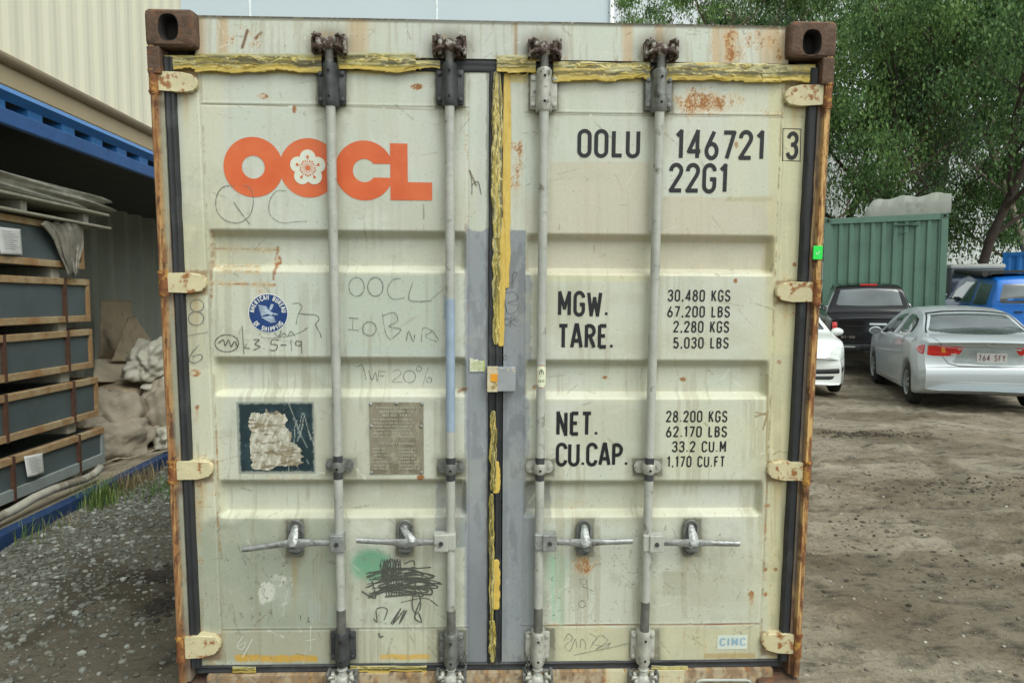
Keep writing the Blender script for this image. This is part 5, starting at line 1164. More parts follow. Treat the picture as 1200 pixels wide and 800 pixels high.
mb.add(v, [(j*(n+1)+k, j*(n+1)+k+1, (j+1)*(n+1)+k+1, (j+1)*(n+1)+k) for j in range(3) for k in range(n)]); mb.build('red_edged_label', pmat('red_label_edge', lin(190, 60, 66), .5), doorR, fix=False)
mb = MB(); v = []
for t, q in ((.03, .3), (.13, .86), (.87, .86), (.97, .3)):
    for k in range(n+1): a = -math.pi/2+(k/n-.5)*math.pi*.86*q; v.append((x+.0184*math.cos(a), YROD+.0184*math.sin(a), z0+t*(z1-z0)))
mb.add(v, [(j*(n+1)+k, j*(n+1)+k+1, (j+1)*(n+1)+k+1, (j+1)*(n+1)+k) for j in range(3) for k in range(n)]); mb.build('rod_label', pmat('label_paper', lin(222, 226, 196), .5, var=.05), doorR, fix=False)
mb = MB()
def rl(pts, w_): 
    v, f = ribbon(pts, w_); mb.add([(x+p.x, YROD-math.sqrt(max(1e-8, .0190**2-p.x**2)), z1-.012-p.y) for p in v], f)
for q in ([(-.008, .012), (0, .004), (.008, .012)], [(-.006, .012), (.006, .012)], [(0, .004), (0, .022)], [(-.007, .014), (-.007, .022), (.008, .022), (.008, .013)], [(-.007, .017), (.007, .017)], [(-.006, .028), (.006, .028)]): rl(q, .0022)
for k in range(4): rl([(-.009+.006*k, .044), (-.009+.006*k, .052)], .002); rl([(-.009+.006*k, .044), (-.006+.006*k, .044)], .0015)
mb.build('label_print', M_['black'], doorR, fix=False)
p0, p1 = L(953.5, 288, .0), L(963.5, 304, .0); mb = MB(); mb.box((p0.x, -.0012, p1.z), (p1.x, .004, p0.z), bev=.001); gs = mb.build('green_label', M_['green_sticker'], posts[1])
mb = MB(); pt = [L(956, 296, -.002), L(958, 298, -.002), L(961, 294, -.002)]; v, f = ribbon([(p.x, p.z) for p in pt], .0022); mb.add([(p.x, -.002, p.y) for p in v], f); mb.build('tick_mark', M_['white'], posts[1], fix=False)
# ================================================================== LEFT: open-sided blue container, its load, the shed behind
YAW = math.atan(29/800.0)           # everything on the left runs away from us along this heading
def LF(x0): return Matrix.Translation((x0, 0, 0))@Matrix.Rotation(YAW, 4, 'Z')
def uW(x, y, X0):
    """point on the upright plane through X0 that runs along the left heading"""
    a = W(x, y, 1)-Vector((0, 0, CAMH)); n = Vector((math.cos(YAW), math.sin(YAW), 0)); t = (X0*math.cos(YAW))/(a.dot(n))
    return Vector((0, 0, CAMH))+a*t
M_['blue'] = pmat('blue_container_paint', lin(46, 86, 140), .45, var=.12, scale=4, bump=.1, col2=lin(30, 56, 104), thr=(.55, .7), c2scale=6)
M_['bluelight'] = pmat('bright_blue_rail_paint', lin(42, 104, 164), .4, var=.1, scale=6, bump=.1)
M_['bluedark'] = pmat('dirty_blue_sill_paint', lin(34, 62, 104), .6, var=.25, scale=9, bump=.3, col2=lin(96, 96, 110), thr=(.6, .72), c2scale=8)
M_['inner'] = pmat('grey_inner_wall', lin(160, 165, 152), .6, var=.15, scale=3, bump=.15, bscale=12, col2=lin(140, 140, 124), thr=(.45, .7), c2scale=1.5)
X_S = -2.98                         # plane of the open side
P0 = uW(0, 628, X_S)
def hgt(x, y, X0): return uW(x, y, X0).z
blue = empty('open_sided_container', (X_S, 0, 0), YAW, 'blue open-sided container loaded with stacked crates beside the cream wall', 'open container')
yS, yE = .6, 12.8
zb_, zt_ = hgt(0, 628, X_S), hgt(0, 100, X_S)
mb = MB(); mb.box((-2.40, yS, .0), (0, yE, .03)); mb.box((-.05, yS, .03), (0, yE, zb_), bev=.006); mb.box((-.10, yS, zb_-.03), (-.05, yE, zb_-.006)); mb.build('bottom_rail', M_['bluedark'], blue)
mb = MB(); rr = random.Random(2); y = yS
mb.box((-2.36, yS, .09), (-.08, yE, zb_-.012)); mb.build('plywood_floor', pmat('dusty_plywood', lin(150, 140, 120), .85, var=.15, scale=3, bump=.2, col2=lin(104, 94, 78), thr=(.5, .7), c2scale=5), blue)
zA, zB, zC, zD = hgt(0, 100, X_S), hgt(0, 113, X_S), hgt(0, 124, X_S), hgt(0, 143, X_S)
mb = MB(); mb.tube([(-.03, yS, (zA+zB)/2+.01), (-.03, yE, (zA+zB)/2+.01)], (zA-zB)/2+.012, 4); o = mb.build('top_rail', M_['bluelight'], blue)
mb = MB(); mb.box((-.05, yS, zD), (-.0, yE, zC), bev=.008); mb.build('side_beam', M_['blue'], blue)
mb = MB()        # corrugated strip between the rails
pts = []; p = .36; n = int((yE-yS)/p)
for i in range(n):
    for t, d in ((0, .0), (.42, .0), (.54, .22), (.88, .22)): pts.append((-.03-d, yS+(i+t)*p))
pts.append((-.03, yS+n*p)); m = len(pts)
mb.add([(x, y, zC-.005) for x, y in pts]+[(x, y, zB+.005) for x, y in pts], [(i, i+1, m+i+1, m+i) for i in range(m-1)]); mb.build('corrugated_strip', M_['bluelight'], blue, fix=False)
mb = MB(); mb.box((-2.40, yS, zA-.03), (-.06, yE, zA-.005)); mb.build('roof', pmat('dark_roof_underside', lin(70, 72, 66), .8, var=.2), blue)
mb = MB(); mb.box((-2.38, yE-.06, zb_), (-.0, yE, zA-.03)); mb.box((-2.38, yS, zb_), (-.0, yS+.05, zA-.03)); mb.build('end_wall', M_['blue'], blue)
corr('back_wall', (-2.38, yS), (-2.38, yE), zb_-.02, zA-.03, .10, .42, M_['inner'], blue, (1, 0)); mb = MB(); mb.box((-2.44, yS, .0), (-2.40, yE, zA-.01)); mb.build('back_wall', M_['blue'], blue)
mb = MB(); rr = random.Random(12)
for k in range(22):    # loose boards, dust and scraps lying on the floor edge
    pass

# crates
M_['crate'] = pmat('slate_blue_crate_sheet', lin(84, 96, 98), .5, var=.12, scale=3, bump=.1, col2=lin(98, 106, 106), thr=(.55, .75), c2scale=4)
M_['timber'] = pmat('stained_crate_timber', lin(158, 122, 82), .85, var=.2, scale=14, bump=.4, col2=lin(182, 166, 132), thr=(.42, .66), c2scale=4)
M_['timberpale'] = pmat('grey_painted_batten', lin(138, 146, 144), .7, var=.12, scale=8, bump=.2)
M_['strap'] = pmat('rusty_steel_strap', lin(88, 60, 46), .7, var=.25, scale=30)
M_['blk'] = pmat('pale_spacer_block', lin(168, 166, 154), .8, var=.2, scale=14, bump=.3)
M_['paper'] = pmat('white_paper_sheet', lin(222, 222, 218), .7, var=.04)
M_['print'] = pmat('grey_print', lin(130, 130, 134), .7, var=.1)
X_C = -3.25
def cz(x, y): return uW(x, y, X_C).z
def cy(x, y): q = uW(x, y, X_C); return (q.x-X_C)*(-math.sin(YAW))+q.y*math.cos(YAW)
crates = [  # top, bottom at photo x=0; right end x, y; straps; pale foot
 (249, 308, 99, 320, [], 'top'), (322, 382, 106, 376, [77], ''), (393, 449, 108, 400, [5, 81], ''), (464, 521, 115, 466, [7, 88], ''), (540, 593, 122, 520, [16, 95], 'pale')]
lab = ['uppermost blue grey crate, with white paper and grey sheeting hanging over its end', 'second crate from the top of the stack in the blue container', 'middle crate of the stack in the blue container',
       'fourth crate from the top, resting on the one with the pale grey foot batten', 'lowest crate, with a pale grey foot batten and a hanging paper']
ctops = []
for i, (yt, yb, xe, ye, sts, k) in enumerate(crates):
    zt, zb = cz(0, yt), cz(0, yb); yend = cy(xe, ye); o = empty('crate', LF(X_C)@Vector((0, 0, zb)), YAW, lab[i], 'crate', 'crates stacked in the blue container'); H = zt-zb; y0 = .9
    wdt = 1.05
    mb = MB(); mb.box((-wdt, y0+.02, .02), (-.015, yend-.02, H-.015)); mb.build('panel', M_['crate'], o)
    tk = .05
    for nm, z0, z1, mt in (('top_batten', H-tk, H, 'timber'), ('foot_batten', 0, tk*(1.6 if k == 'pale' else 1), 'timberpale' if k == 'pale' else 'timber')):
        mb = MB(); mb.box((-.05, y0, z0), (.006, yend, z1), bev=.004); mb.box((-wdt, yend-.03, z0), (-.05, yend+.004, z1), bev=.004); mb.build(nm, M_[mt], o)
    mb = MB(); mb.box((-.04, yend-.035, tk), (.003, yend+.002, H-tk), bev=.003); mb.build('end_post', M_['timberpale' if k == 'pale' else 'timber'], o)
    for sx in sts:
        ys = cy(sx, (yt+yb)/2+ (20 if sx > 50 else 0)); mb = MB(); mb.box((-.02, ys-.012, -.004), (.011, ys+.012, H+.004)); mb.build('strap', M_['strap'], o)
    for by in np.arange(yend-.32, y0, -1.05):
        mb = MB(); hb = .085 if i < 4 else zb-.0-zb_+.012
        mb.box((-.95, by-.05, -hb+.001), (-.03, by+.05, -.001), bev=.006); mb.build('spacer_block', M_['blk'], o)
    if i in (0, 4):
        (xa, ya, xb, yb2) = ((0, 268, 22, 299) if i == 0 else (26, 531, 48, 556)); a = cy(xa-(6 if i == 0 else 0), ya); b = cy(xb, ya); z1_, z0_ = cz((xa+xb)/2, ya)-zb, cz((xa+xb)/2, yb2)-zb
        mb = MB(); n = 10; v = []
        for p in range(n+1):
            for q in range(n+1):
                t, s_ = p/n, q/n; v.append((.006+.012*s_*(math.sin(t*5)+.4)+.006, a+(b-a)*t+.02*s_, z1_+(z0_-z1_)*s_-.02*t*(1 if i else -.3)))
        f = [(p*(n+1)+q, p*(n+1)+q+1, (p+1)*(n+1)+q+1, (p+1)*(n+1)+q) for p in range(n) for q in range(n)]; mb.add(v, f); pp = mb.build('paper_label', M_['paper'], o, fix=False, smooth=True)
        md = pp.modifiers.new('t', 'SOLIDIFY'); md.thickness = .001
        mb = MB()
        for q in range(9):
            s_ = .14+.08*q; 
            mb.add([(.026+.012*s_*(math.sin(t*5)+.4), a+(b-a)*t+.02*s_, z1_+(z0_-z1_)*(s_+ds)-.02*t*(1 if i else -.3)) for ds in (0, .018) for t in (.1, .3, .5, .5+.35*((q*7 % 5)/5))], [(0, 1, 5, 4), (1, 2, 6, 5), (2, 3, 7, 6)])
        mb.build('printed_lines', M_['print'], o, fix=False)
    ctops.append((zt, yend))
# pallet boards and the packed bundle on top
def slab(name, x0, x1, ya, yb_, z0, z1, mat, label, cat, grp=None):
    mb = MB(); mb.box((x0, ya, z0), (x1, yb_, z1), bev=.006); o = mb.build(name, mat, None); o.matrix_world = LF(X_C); tag(o, label, cat, grp); return o
ye_ = cy(121, 268)
zz = [cz(0, 246), cz(0, 225)]
M_['board'] = pmat('pale_plywood_edge', lin(160, 156, 138), .8, var=.15, scale=12, bump=.2)
zc0 = ctops[0][0]
slab('plywood_board', -.95, .07, .9, ye_, zc0+.012, zc0+.032, M_['board'], 'lower pale plywood board lying across the top crate', 'board', 'boards on the crates')
slab('plywood_board', -.95, .07, .9, ye_-.02, zz[1]-.018, zz[1]+.004, M_['board'], 'upper pale plywood board, under the lumpy grey bundle', 'board', 'boards on the crates')
for k, yy in enumerate((cy(101, 255), cy(60, 250)-.3, 1.9)): 
    slab('timber_block', -.85, .0, yy-.03, yy+.035, zc0+.034, zz[1]-.020, M_['blk'], ['short grey block between the two boards at their far end', 'short grey block between the two boards halfway along', 'short grey block between the two boards at their near end'][k], 'block', 'blocks between the boards')
_fr = np.random.RandomState(77)
def crumple(v, amp, freq, seed, n=9):
    q = np.random.RandomState(seed); h = 0
    for i in range(n):
        d = q.normal(size=3); d /= np.linalg.norm(d); f = freq*q.uniform(.6, 2.4); t = (v@d)*f+q.uniform(0, 5); h = h+np.abs((t % 2)-1)/f
    return amp*(h/n*freq-.32)*3
def lump(name, boxdim, amp, freq, mat, label, cat, M, seed=0, sub=5, flat=1.0, grp=None, kind=None, fold=0, power=4):
    """a crumpled or sagging bundle: rounded box pushed about by ridged noise"""
    bm = bmesh.new(); bmesh.ops.create_icosphere(bm, subdivisions=sub, radius=1); v = np.array([x.co for x in bm.verts])
    q = (np.abs(v)**power).sum(1)**(-1/power); v = v*q[:, None]
    n1 = 1-np.abs(fbm(v[:, 0]*freq+v[:, 2]*1.3+3, v[:, 1]*freq*.8+v[:, 2]*freq, seed, 4)*2-1)*1.6; n2 = fbm(v[:, 1]*freq*2+v[:, 0], v[:, 2]*freq*2, seed+3, 4)-.5
    s_ = 1+crumple(v, amp*1.1, 2.6, seed)+amp*.2*n2
    if fold: s_ = s_+fold*np.sin(v[:, 1]*9+3*n2*3+v[:, 2]*3)
    v = v*s_[:, None]*np.array(boxdim)/2; v[:, 2] = np.maximum(v[:, 2], -boxdim[2]/2*flat)
    for x, c_ in zip(bm.verts, v): x.co = c_
    mb = MB(); mb.bm(bm); o = mb.build(name, mat, None, smooth=True); o.matrix_world = M; tag(o, label, cat, grp, kind); return o
M_['plasticgrey'] = pmat('dusty_grey_wrap', lin(166, 163, 150), .6, var=.2, scale=5, bump=.4, bscale=16, col2=lin(190, 188, 174), thr=(.5, .65), c2scale=5)
h = (cz(0, 203)-zz[1])
ln = cy(117, 232)-.9
lump('wrapped_bundle', (.95, ln, h), .16, 3.2, M_['plasticgrey'], 'long lumpy grey wrapped bundle lying on the topmost board', 'bundle', LF(X_C)@Matrix.Translation((-.42, .9+ln/2, zz[1]+.006+h/2)), 3, power=8, flat=.98)
mb = MB(); yy = cy(82, 216); mb.box((-.3, yy-.12, zz[1]+h*.9), (-.0, yy+.12, zz[1]+h*.9+.02)); mb.box((-.2, yy-.02, zz[1]+h*.75), (-.1, yy+.03, zz[1]+h*.9)); 
o = mb.build('timber_offcut', M_['blk'], None); o.matrix_world = LF(X_C); tag(o, 'small grey timber offcut lying on the wrapped bundle', 'offcut')
# grey sheeting torn over the end of the top crate
v = []; prof = [(45, 96, 260), (58, 98, 272), (66, 99, 288), (70, 93, 300), (76, 92, 310), (80, 91, 322)]; n = 14; PR = []
for (xa, xb, y) in prof:
    for k in range(n+1):
        t = k/n; xx = xa+(xb-xa)*t; q = uW(xx, y+3*math.sin(k*1.9), X_C+.035+.018*math.sin(t*9+y*.1)+.012*math.sin(k*2.3)); v.append(q)
mb = MB(); mb.add(v, [(j*(n+1)+k, j*(n+1)+k+1, (j+1)*(n+1)+k+1, (j+1)*(n+1)+k) for j in range(len(prof)-1) for k in range(n)])
o = mb.build('torn_sheet', pmat('torn_grey_fabric', lin(134, 128, 116), .8, var=.2, scale=12, bump=.5, bscale=20, col2=lin(176, 172, 160), thr=(.5, .65), c2scale=6), None, smooth=True, fix=False); md = o.modifiers.new('s', 'SUBSURF'); md.levels = md.render_levels = 2; md = o.modifiers.new('t', 'SOLIDIFY'); md.thickness = .004
tag(o, 'torn grey sheeting hanging down over the right end of the top crate', 'sheeting')

# rubbish at the far end of the open container
def LM(x, y, z, rx=0, ry=0, rz=0): return LF(X_S)@Matrix.Translation((x, y, z))@Matrix.Rotation(rz, 4, 'Z')@Matrix.Rotation(rx, 4, 'X')@Matrix.Rotation(ry, 4, 'Y')
M_['card'] = pmat('brown_cardboard', lin(176, 158, 132), .9, var=.12, scale=5, bump=.2, col2=lin(120, 106, 88), thr=(.55, .7), c2scale=4)
M_['cardpale'] = pmat('pale_kraft_paper', lin(196, 182, 156), .9, var=.1, scale=5, bump=.25)
M_['sack'] = pmat('grey_woven_sack', lin(160, 150, 132), .85, var=.12, scale=7, bump=.3, bscale=30, col2=lin(132, 124, 110), thr=(.5, .66), c2scale=5)
M_['plastic'] = pmat('dirty_white_plastic', lin(188, 184, 168), .4, var=.08, scale=6, bump=.3, bscale=18, col2=lin(168, 162, 148), thr=(.52, .66), c2scale=4)
def cardsheet(pts, name, mat, label, fold=.03, th=.006, cat='cardboard'):
    """bent sheet through photo points with their own depth (x, y, plane X)"""
    q = [uW(x, y, X) for x, y, X in pts]; n = 16; v = []
    for i in range(n+1):
        for j in range(n+1):
            a, b = i/n, j/n; p = (q[0]*(1-a)+q[1]*a)*(1-b)+(q[3]*(1-a)+q[2]*a)*b; p = p+Vector((fold*math.sin(a*6+b*3), fold*math.cos(b*5+a*2), 0))+Vector((1, -.6, .2))*float(crumple(np.array(p)[None], fold*1.4, 7, 5)[0]); v.append(p)
    mb = MB(); mb.add(v, [(i*(n+1)+j, i*(n+1)+j+1, (i+1)*(n+1)+j+1, (i+1)*(n+1)+j) for i in range(n) for j in range(n)]); o = mb.build(name, mat, None, fix=False, smooth=True)
    md = o.modifiers.new('t', 'SOLIDIFY'); md.thickness = th; tag(o, label, cat); return o
cardsheet([(112, 420, -4.6), (156, 425, -4.6), (150, 352, -4.75), (116, 352, -4.75)], 'cardboard_sheet', M_['card'], 'narrow brown cardboard sheet standing upright behind the crates')
cardsheet([(126, 424, -4.2), (192, 424, -4.2), (152, 372, -4.35), (148, 374, -4.35)], 'cardboard_sheet', M_['card'], 'pointed brown cardboard flap leaning behind the white plastic')
cardsheet([(108, 448, -3.9), (158, 447, -3.9), (160, 420, -4.3), (110, 421, -4.3)], 'cardboard_sheet', M_['cardpale'], 'flat pale cardboard sheet lying on top of the rubbish heap', .01)
z0 = zb_
lump('cardboard_bundle', (.9, .9, .55), .10, 2.2, M_['card'], 'dark folded cardboard bundle under the flat pale sheet', 'cardboard', LM(-1.0, 7.2, z0+.30), 6, power=6)
lump('woven_sack', (.5, .62, .62), .30, 2.4, M_['sack'], 'slumped grey woven sack standing against the end of the lowest crate', 'sack', LM(-.62, 6.55, z0+.20, rz=.3), 16, power=3, grp='sacks in the rubbish heap')
lump('woven_sack', (.42, .7, .72), .32, 2.8, M_['sack'], 'tall crumpled grey sack below the white plastic, nearest the container edge', 'sack', LM(-.34, 7.1, z0+.25, rz=-.2, rx=.12), 26, power=3, grp='sacks in the rubbish heap')
lump('woven_sack', (.34, .5, .34), .4, 2.8, M_['sack'], 'small flattened grey sack low in front of the heap', 'sack', LM(-.5, 6.25, z0+.13, rz=-.6), 27, power=3, grp='sacks in the rubbish heap')
lump('plastic_wrap', (.42, .9, .36), .5, 2.6, M_['plastic'], 'crumpled white plastic wrap on top of the grey sacks', 'plastic wrap', LM(-.38, 7.35, z0+.56, rz=.1, rx=.25), 36, power=2.6)
lump('plastic_wrap', (.34, .5, .3), .6, 3.0, M_['plastic'], 'smaller crumpled piece of white plastic highest on the heap', 'plastic wrap', LM(-.55, 7.2, z0+.80, rx=.3), 46, power=2.6)
lump('plastic_bag', (.34, .5, .22), .35, 2.6, M_['plastic'], 'pale plastic bag slumped over the blue edge beside the container post', 'plastic bag', LM(-.12, 6.72, z0+.09, rz=.2), 56, power=2.4)
for k, (pts_, mt_, lb_) in enumerate((
    ([(116, 478, -3.75), (152, 470, -3.6), (150, 446, -3.8), (118, 450, -4.0)], 'cardpale', 'folded pale sheet hanging down over the dark cardboard bundle'),
    ([(150, 500, -3.45), (184, 506, -3.3), (190, 446, -3.5), (158, 452, -3.6)], 'sack', 'tall folded brown paper sheet leaning out over the grey sacks'),
    ([(160, 424, -3.6), (192, 440, -3.35), (190, 410, -3.7), (166, 414, -3.9)], 'plastic', 'white plastic sheet draped over the top of the heap'),
    ([(118, 536, -3.5), (172, 520, -3.25), (168, 506, -3.5), (122, 516, -3.8)], 'cardpale', 'loose kraft paper sheet lying low at the end of the lowest crate'))):
    cardsheet(pts_, 'folded_sheet', M_[mt_], lb_, .05, .004, 'sheet')
mb = MB(); mb.box((-.25, -.28, 0), (.2, .28, .36), bev=.02); mb.box((-.27, -.3, .33), (.22, .3, .38), bev=.01); o = mb.build('green_bin', pmat('dark_green_plastic', lin(30, 92, 66), .5, var=.1), None); o.matrix_world = LM(-.30, 7.75, z0+.0); tag(o, 'dark green plastic tub half hidden behind the sacks', 'tub')
mb = MB(); rr = random.Random(5)
for k in range(16):
    x, y = -.3+rr.uniform(-.2, .15), 5.75+rr.uniform(-.3, .5); q = [(x+i*.06*math.cos(k), y+i*.10, z0+.012+.012*rr.random()) for i in range(5)]
    q = [(a+rr.uniform(-.02, .02), b, c_) for a, b, c_ in q]; mb.tube(q, .007, 5)
o = mb.build('rope', M_['sack'], None, smooth=True); o.matrix_world = LF(X_S); tag(o, 'tangle of grey rope lying on the plywood floor past the crates', 'rope')
mb = MB(); pts = [uW(x, y, X_C+.14) for x, y in ((-40, 632), (0, 605), (15, 598), (40, 583), (60, 574), (80, 567), (100, 561), (112, 554), (118, 547))]
pts = [Vector((p.x, p.y, max(p.z, z0+.034))) for p in pts]
mb.tube(pts, .030, 14); o = mb.build('hose', pmat('dirty_white_hose', lin(176, 172, 158), .6, var=.2, scale=8, bump=.3, col2=lin(128, 120, 104), thr=(.5, .62), c2scale=5), None, smooth=True); tag(o, 'thick dirty white hose lying along the foot of the lowest crate', 'hose')

# gravel heaped along the sill, loose stones and dark clods
def stones(name, N, place, size, mat, label, seed):
    r = np.random.RandomState(seed); base = []; 
    bm = bmesh.new(); bmesh.ops.create_icosphere(bm, subdivisions=1, radius=1); bv = np.array([v.co for v in bm.verts]); bf = np.array([[v.index for v in f.verts] for f in bm.faces]); bm.free()
    V, Fa = [], []; k = 0
    for i in range(N):
        x, y = place(r); s = size(r); sc = s*np.array([r.uniform(.7, 1.3), r.uniform(.7, 1.3), r.uniform(.4, .8)]); a = r.uniform(0, 6.28); v = bv*(1+.35*(r.rand(len(bv), 1)-.5))*sc; c_, s_ = math.cos(a), math.sin(a)
        v = np.stack([v[:, 0]*c_-v[:, 1]*s_, v[:, 0]*s_+v[:, 1]*c_, v[:, 2]], 1)+[x, y, 0]; v[:, 2] += float(ground_h(x, y))+sc[2]*.35; V.append(v); Fa.append(bf+k); k += len(bv)
    o = arr_mesh(name, np.concatenate(V), np.concatenate(Fa), mat, None, smooth=False); tag(o, label, None, None, 'stuff'); return o
def rndcol(name, cols, rough=.85):
    m, n, p = nodes(name); g = n.nodes.new('ShaderNodeNewGeometry'); r = n.nodes.new('ShaderNodeValToRGB'); r.color_ramp.interpolation = 'LINEAR'
    while len(r.color_ramp.elements) < len(cols): r.color_ramp.elements.new(.5)
    for i, (e, c_) in enumerate(zip(r.color_ramp.elements, cols)): e.position = i/(len(cols)-1); e.color = (*c_, 1)
    n.links.new(g.outputs['Random Per Island'], r.inputs[0]); n.links.new(r.outputs[0], p.inputs['Base Color']); p.inputs['Roughness'].default_value = rough; return m
def pl_left(r):
    t = r.rand(); y = 2.2+r.rand()**.8*5.4; return (X_S-y*math.sin(YAW)+.04+abs(r.normal())*.55, y)
stones('gravel', 9000, pl_left, lambda r: .005+.017*r.rand()**3, rndcol('grey_gravel_stones', [lin(78, 78, 70), lin(118, 120, 110), lin(98, 100, 92), lin(168, 170, 162)]), 'grey gravel heaped along the blue sill', 5)
stones('gravel', 2600, lambda r: (-2.4+r.rand()*1.4, 2.1+r.rand()*4.2), lambda r: .005+.014*r.rand()**3, rndcol('loose_stones', [lin(70, 66, 56), lin(104, 100, 88), lin(88, 84, 72), lin(150, 150, 140)]), 'loose stones trodden into the mud left of the container', 6)
stones('gravel', 2600, lambda r: (1.0+r.rand()*3.4, 2.4+r.rand()**1.5*7), lambda r: .004+.009*r.rand()**3, rndcol('loose_stones_right', [lin(96, 88, 76), lin(136, 128, 112), lin(84, 78, 68), lin(176, 172, 160)]), 'small stones in the mud right of the container', 7)
q = W(191, 700, 1); 
def clod(cx_, cy_, sx, sy): return lambda r: (cx_+r.normal()*sx, cy_+r.normal()*sy)
def gpt(x, y): 
    a = W(x, y, 1)-Vector((0, 0, CAMH)); t = CAMH/-a.z; return Vector((0, 0, CAMH))+a*t
a = gpt(188, 672); stones('mud_clods', 420, clod(a.x, a.y, .10, .05), lambda r: .005+.014*r.rand()**2, pmat('wet_dark_mud', lin(56, 50, 42), .9, var=.3, bump=.6), 'dark wet mud clods beside the container post', 8)
a = gpt(196, 706); stones('mud_clods', 340, clod(a.x, a.y, .05, .06), lambda r: .005+.014*r.rand()**2, pmat('wet_dark_soil', lin(50, 45, 38), .9, var=.3, bump=.6), 'lower dark heap of wet soil beside the container post', 9)
for (x, y, sx, sy, n_) in ((1000, 508, .38, .07, 700), (1060, 575, .9, .22, 160), (1180, 566, .6, .15, 260), (1000, 615, .45, .16, 110), (1085, 660, .5, .2, 90)):
    a = gpt(x, y); stones('mud_clods', n_, clod(a.x, a.y, sx, sy), lambda r: .004+.013*r.rand()**2, pmat('churned_mud', lin(70, 64, 52), .92, var=.3, bump=.6), 'churned dark mud clods on the yard', x+y)
# grass
def grass(name, spots, label, cols, seed):
    r = random.Random(seed); mb = MB()
    for (x, y, z, n_, hh, sp) in spots:
        for k in range(int(n_*.6)):
            bx, by = x+r.gauss(0, sp), y+r.gauss(0, sp*1.6); a = r.uniform(0, 6.28); L_ = hh*r.uniform(.45, 1.1); ben = r.uniform(.15, .6)*L_; w_ = .0025+.002*r.random(); d = Vector((math.cos(a), math.sin(a), 0)); s_ = Vector((-d.y, d.x, 0)); P = []
            for t in (0, .35, .7, 1): c_ = Vector((bx, by, z))+d*(ben*t*t)+Vector((0, 0, L_*(t-.25*t*t))); P += [c_-s_*w_*(1.05-t), c_+s_*w_*(1.05-t)]
            mb.add(P, [(0, 1, 3, 2), (2, 3, 5, 4), (4, 5, 7, 6)])
    o = mb.build(name, rndcol(name+'_blades', cols, .6), None, fix=False); tag(o, label, None, None, 'stuff'); return o
def gs_(x, y, X=X_S+.06): q = uW(x, y, X); return q.x, q.y
sp = []
for x, y, n_, hh in ((112, 600, 150, .24), (122, 592, 170, .28), (118, 596, 100, .2), (36, 640, 26, .28), (30, 640, 18, .2), (63, 628, 20, .2), (104, 604, 60, .14), (132, 588, 90, .16)):
    a = gs_(x, y); sp.append((a[0], a[1], float(ground_h(*a))-.01, n_, hh, .05))
grass('green_grass', sp, 'green grass tufts growing along the blue sill', [lin(72, 104, 46), lin(98, 124, 58), lin(122, 134, 74)], 1)
sp = []
for x, y, n_, hh in ((145, 578, 150, .22), (155, 572, 160, .2), (165, 566, 130, .18), (150, 570, 100, .26), (70, 625, 50, .14), (178, 560, 60, .15)):
    a = gs_(x, y); sp.append((a[0], a[1], float(ground_h(*a))-.01, n_, hh, .08))
grass('dry_grass', sp, 'dry brown grass along the blue sill', [lin(126, 112, 78), lin(150, 136, 100), lin(104, 92, 64)], 2)
a = gpt(190, 580); grass('green_grass', [(a.x, a.y, float(ground_h(a.x, a.y)), 240, .13, .10)], 'low green weeds on the gravel next to the container post', [lin(70, 108, 44), lin(92, 128, 56)], 3)

# cream shed behind the open container, pale hall across the back
X_B = -6.3
shed = empty('cream_shed', (X_B, 0, 0), YAW, 'cream ribbed metal shed with a beige gutter behind the blue container', 'shed')
def bz(x, y): return uW(x, y, X_B).z
yy1 = (lambda q: (q.x-X_B)*(-math.sin(YAW))+q.y*math.cos(YAW))(uW(212, 20, X_B)); yy0 = -4
M_['shed'] = pmat('cream_ribbed_cladding', lin(228, 224, 200), .5, var=.03, scale=.6); M_['fascia'] = pmat('beige_fascia', lin(172, 156, 126), .6, var=.05, scale=2); M_['gut'] = pmat('brown_gutter', lin(138, 120, 92), .6, var=.08, scale=3)
corr('ribbed_wall', (0, yy0), (0, yy1), bz(0, 70), 9.5, -.018, .42, M_['shed'], shed, (-1, 0))
mb = MB(); mb.box((-.04, yy0, bz(0, 97)-.02), (.06, yy1, bz(0, 74)), bev=.0); mb.build('fascia', M_['fascia'], shed)
mb = MB(); mb.tube([(.09, yy0, bz(0, 70)), (.09, yy1, bz(0, 70))], .075, 10); mb.build('gutter', M_['gut'], shed, smooth=True)
mb = MB(); mb.box((-.1, yy0, 0), (-.02, yy1, bz(0, 97)-.02)); mb.box((-8, yy1-.1, 0), (-.06, yy1-.02, 9.5)); mb.box((-8, yy0, 9.5), (.1, yy1, 9.6)); mb.build('plain_wall', M_['shed'], shed)
hall = empty('pale_hall', (0, 42, 0), 0, 'tall pale blue grey panelled hall beyond the cream container', 'hall')
xa, xb = -26, W(719, 20, 42).x
mb = MB(); mb.box((xa, 0, 0), (xb, 12, 24)); mb.build('panelled_wall', pmat('pale_blue_cladding', lin(190, 202, 208), .5, var=.02, scale=.2), hall)
for x in (293, 512, 400, 610): 
    X = W(x, 10, 42).x
    if x in (293, 512): mb = MB(); mb.box((X-.05, -.035, 0), (X+.05, -.001, 24)); mb.build('panel_seam', pmat('white_seam_trim', lin(228, 234, 234), .5), hall)
X = W(717, 10, 41.9).x; mb = MB(); mb.tube([(X, -.14, 0), (X, -.14, 24)], .13, 10); mb.build('downpipe', pmat('white_downpipe', lin(232, 236, 234), .4), hall, smooth=True)
gs2 = empty('grey_shed', (0, 36, 0), 0, 'pale grey ribbed shed glimpsed through the trees', 'shed')
x0, x1 = W(930, 200, 36).x, 60
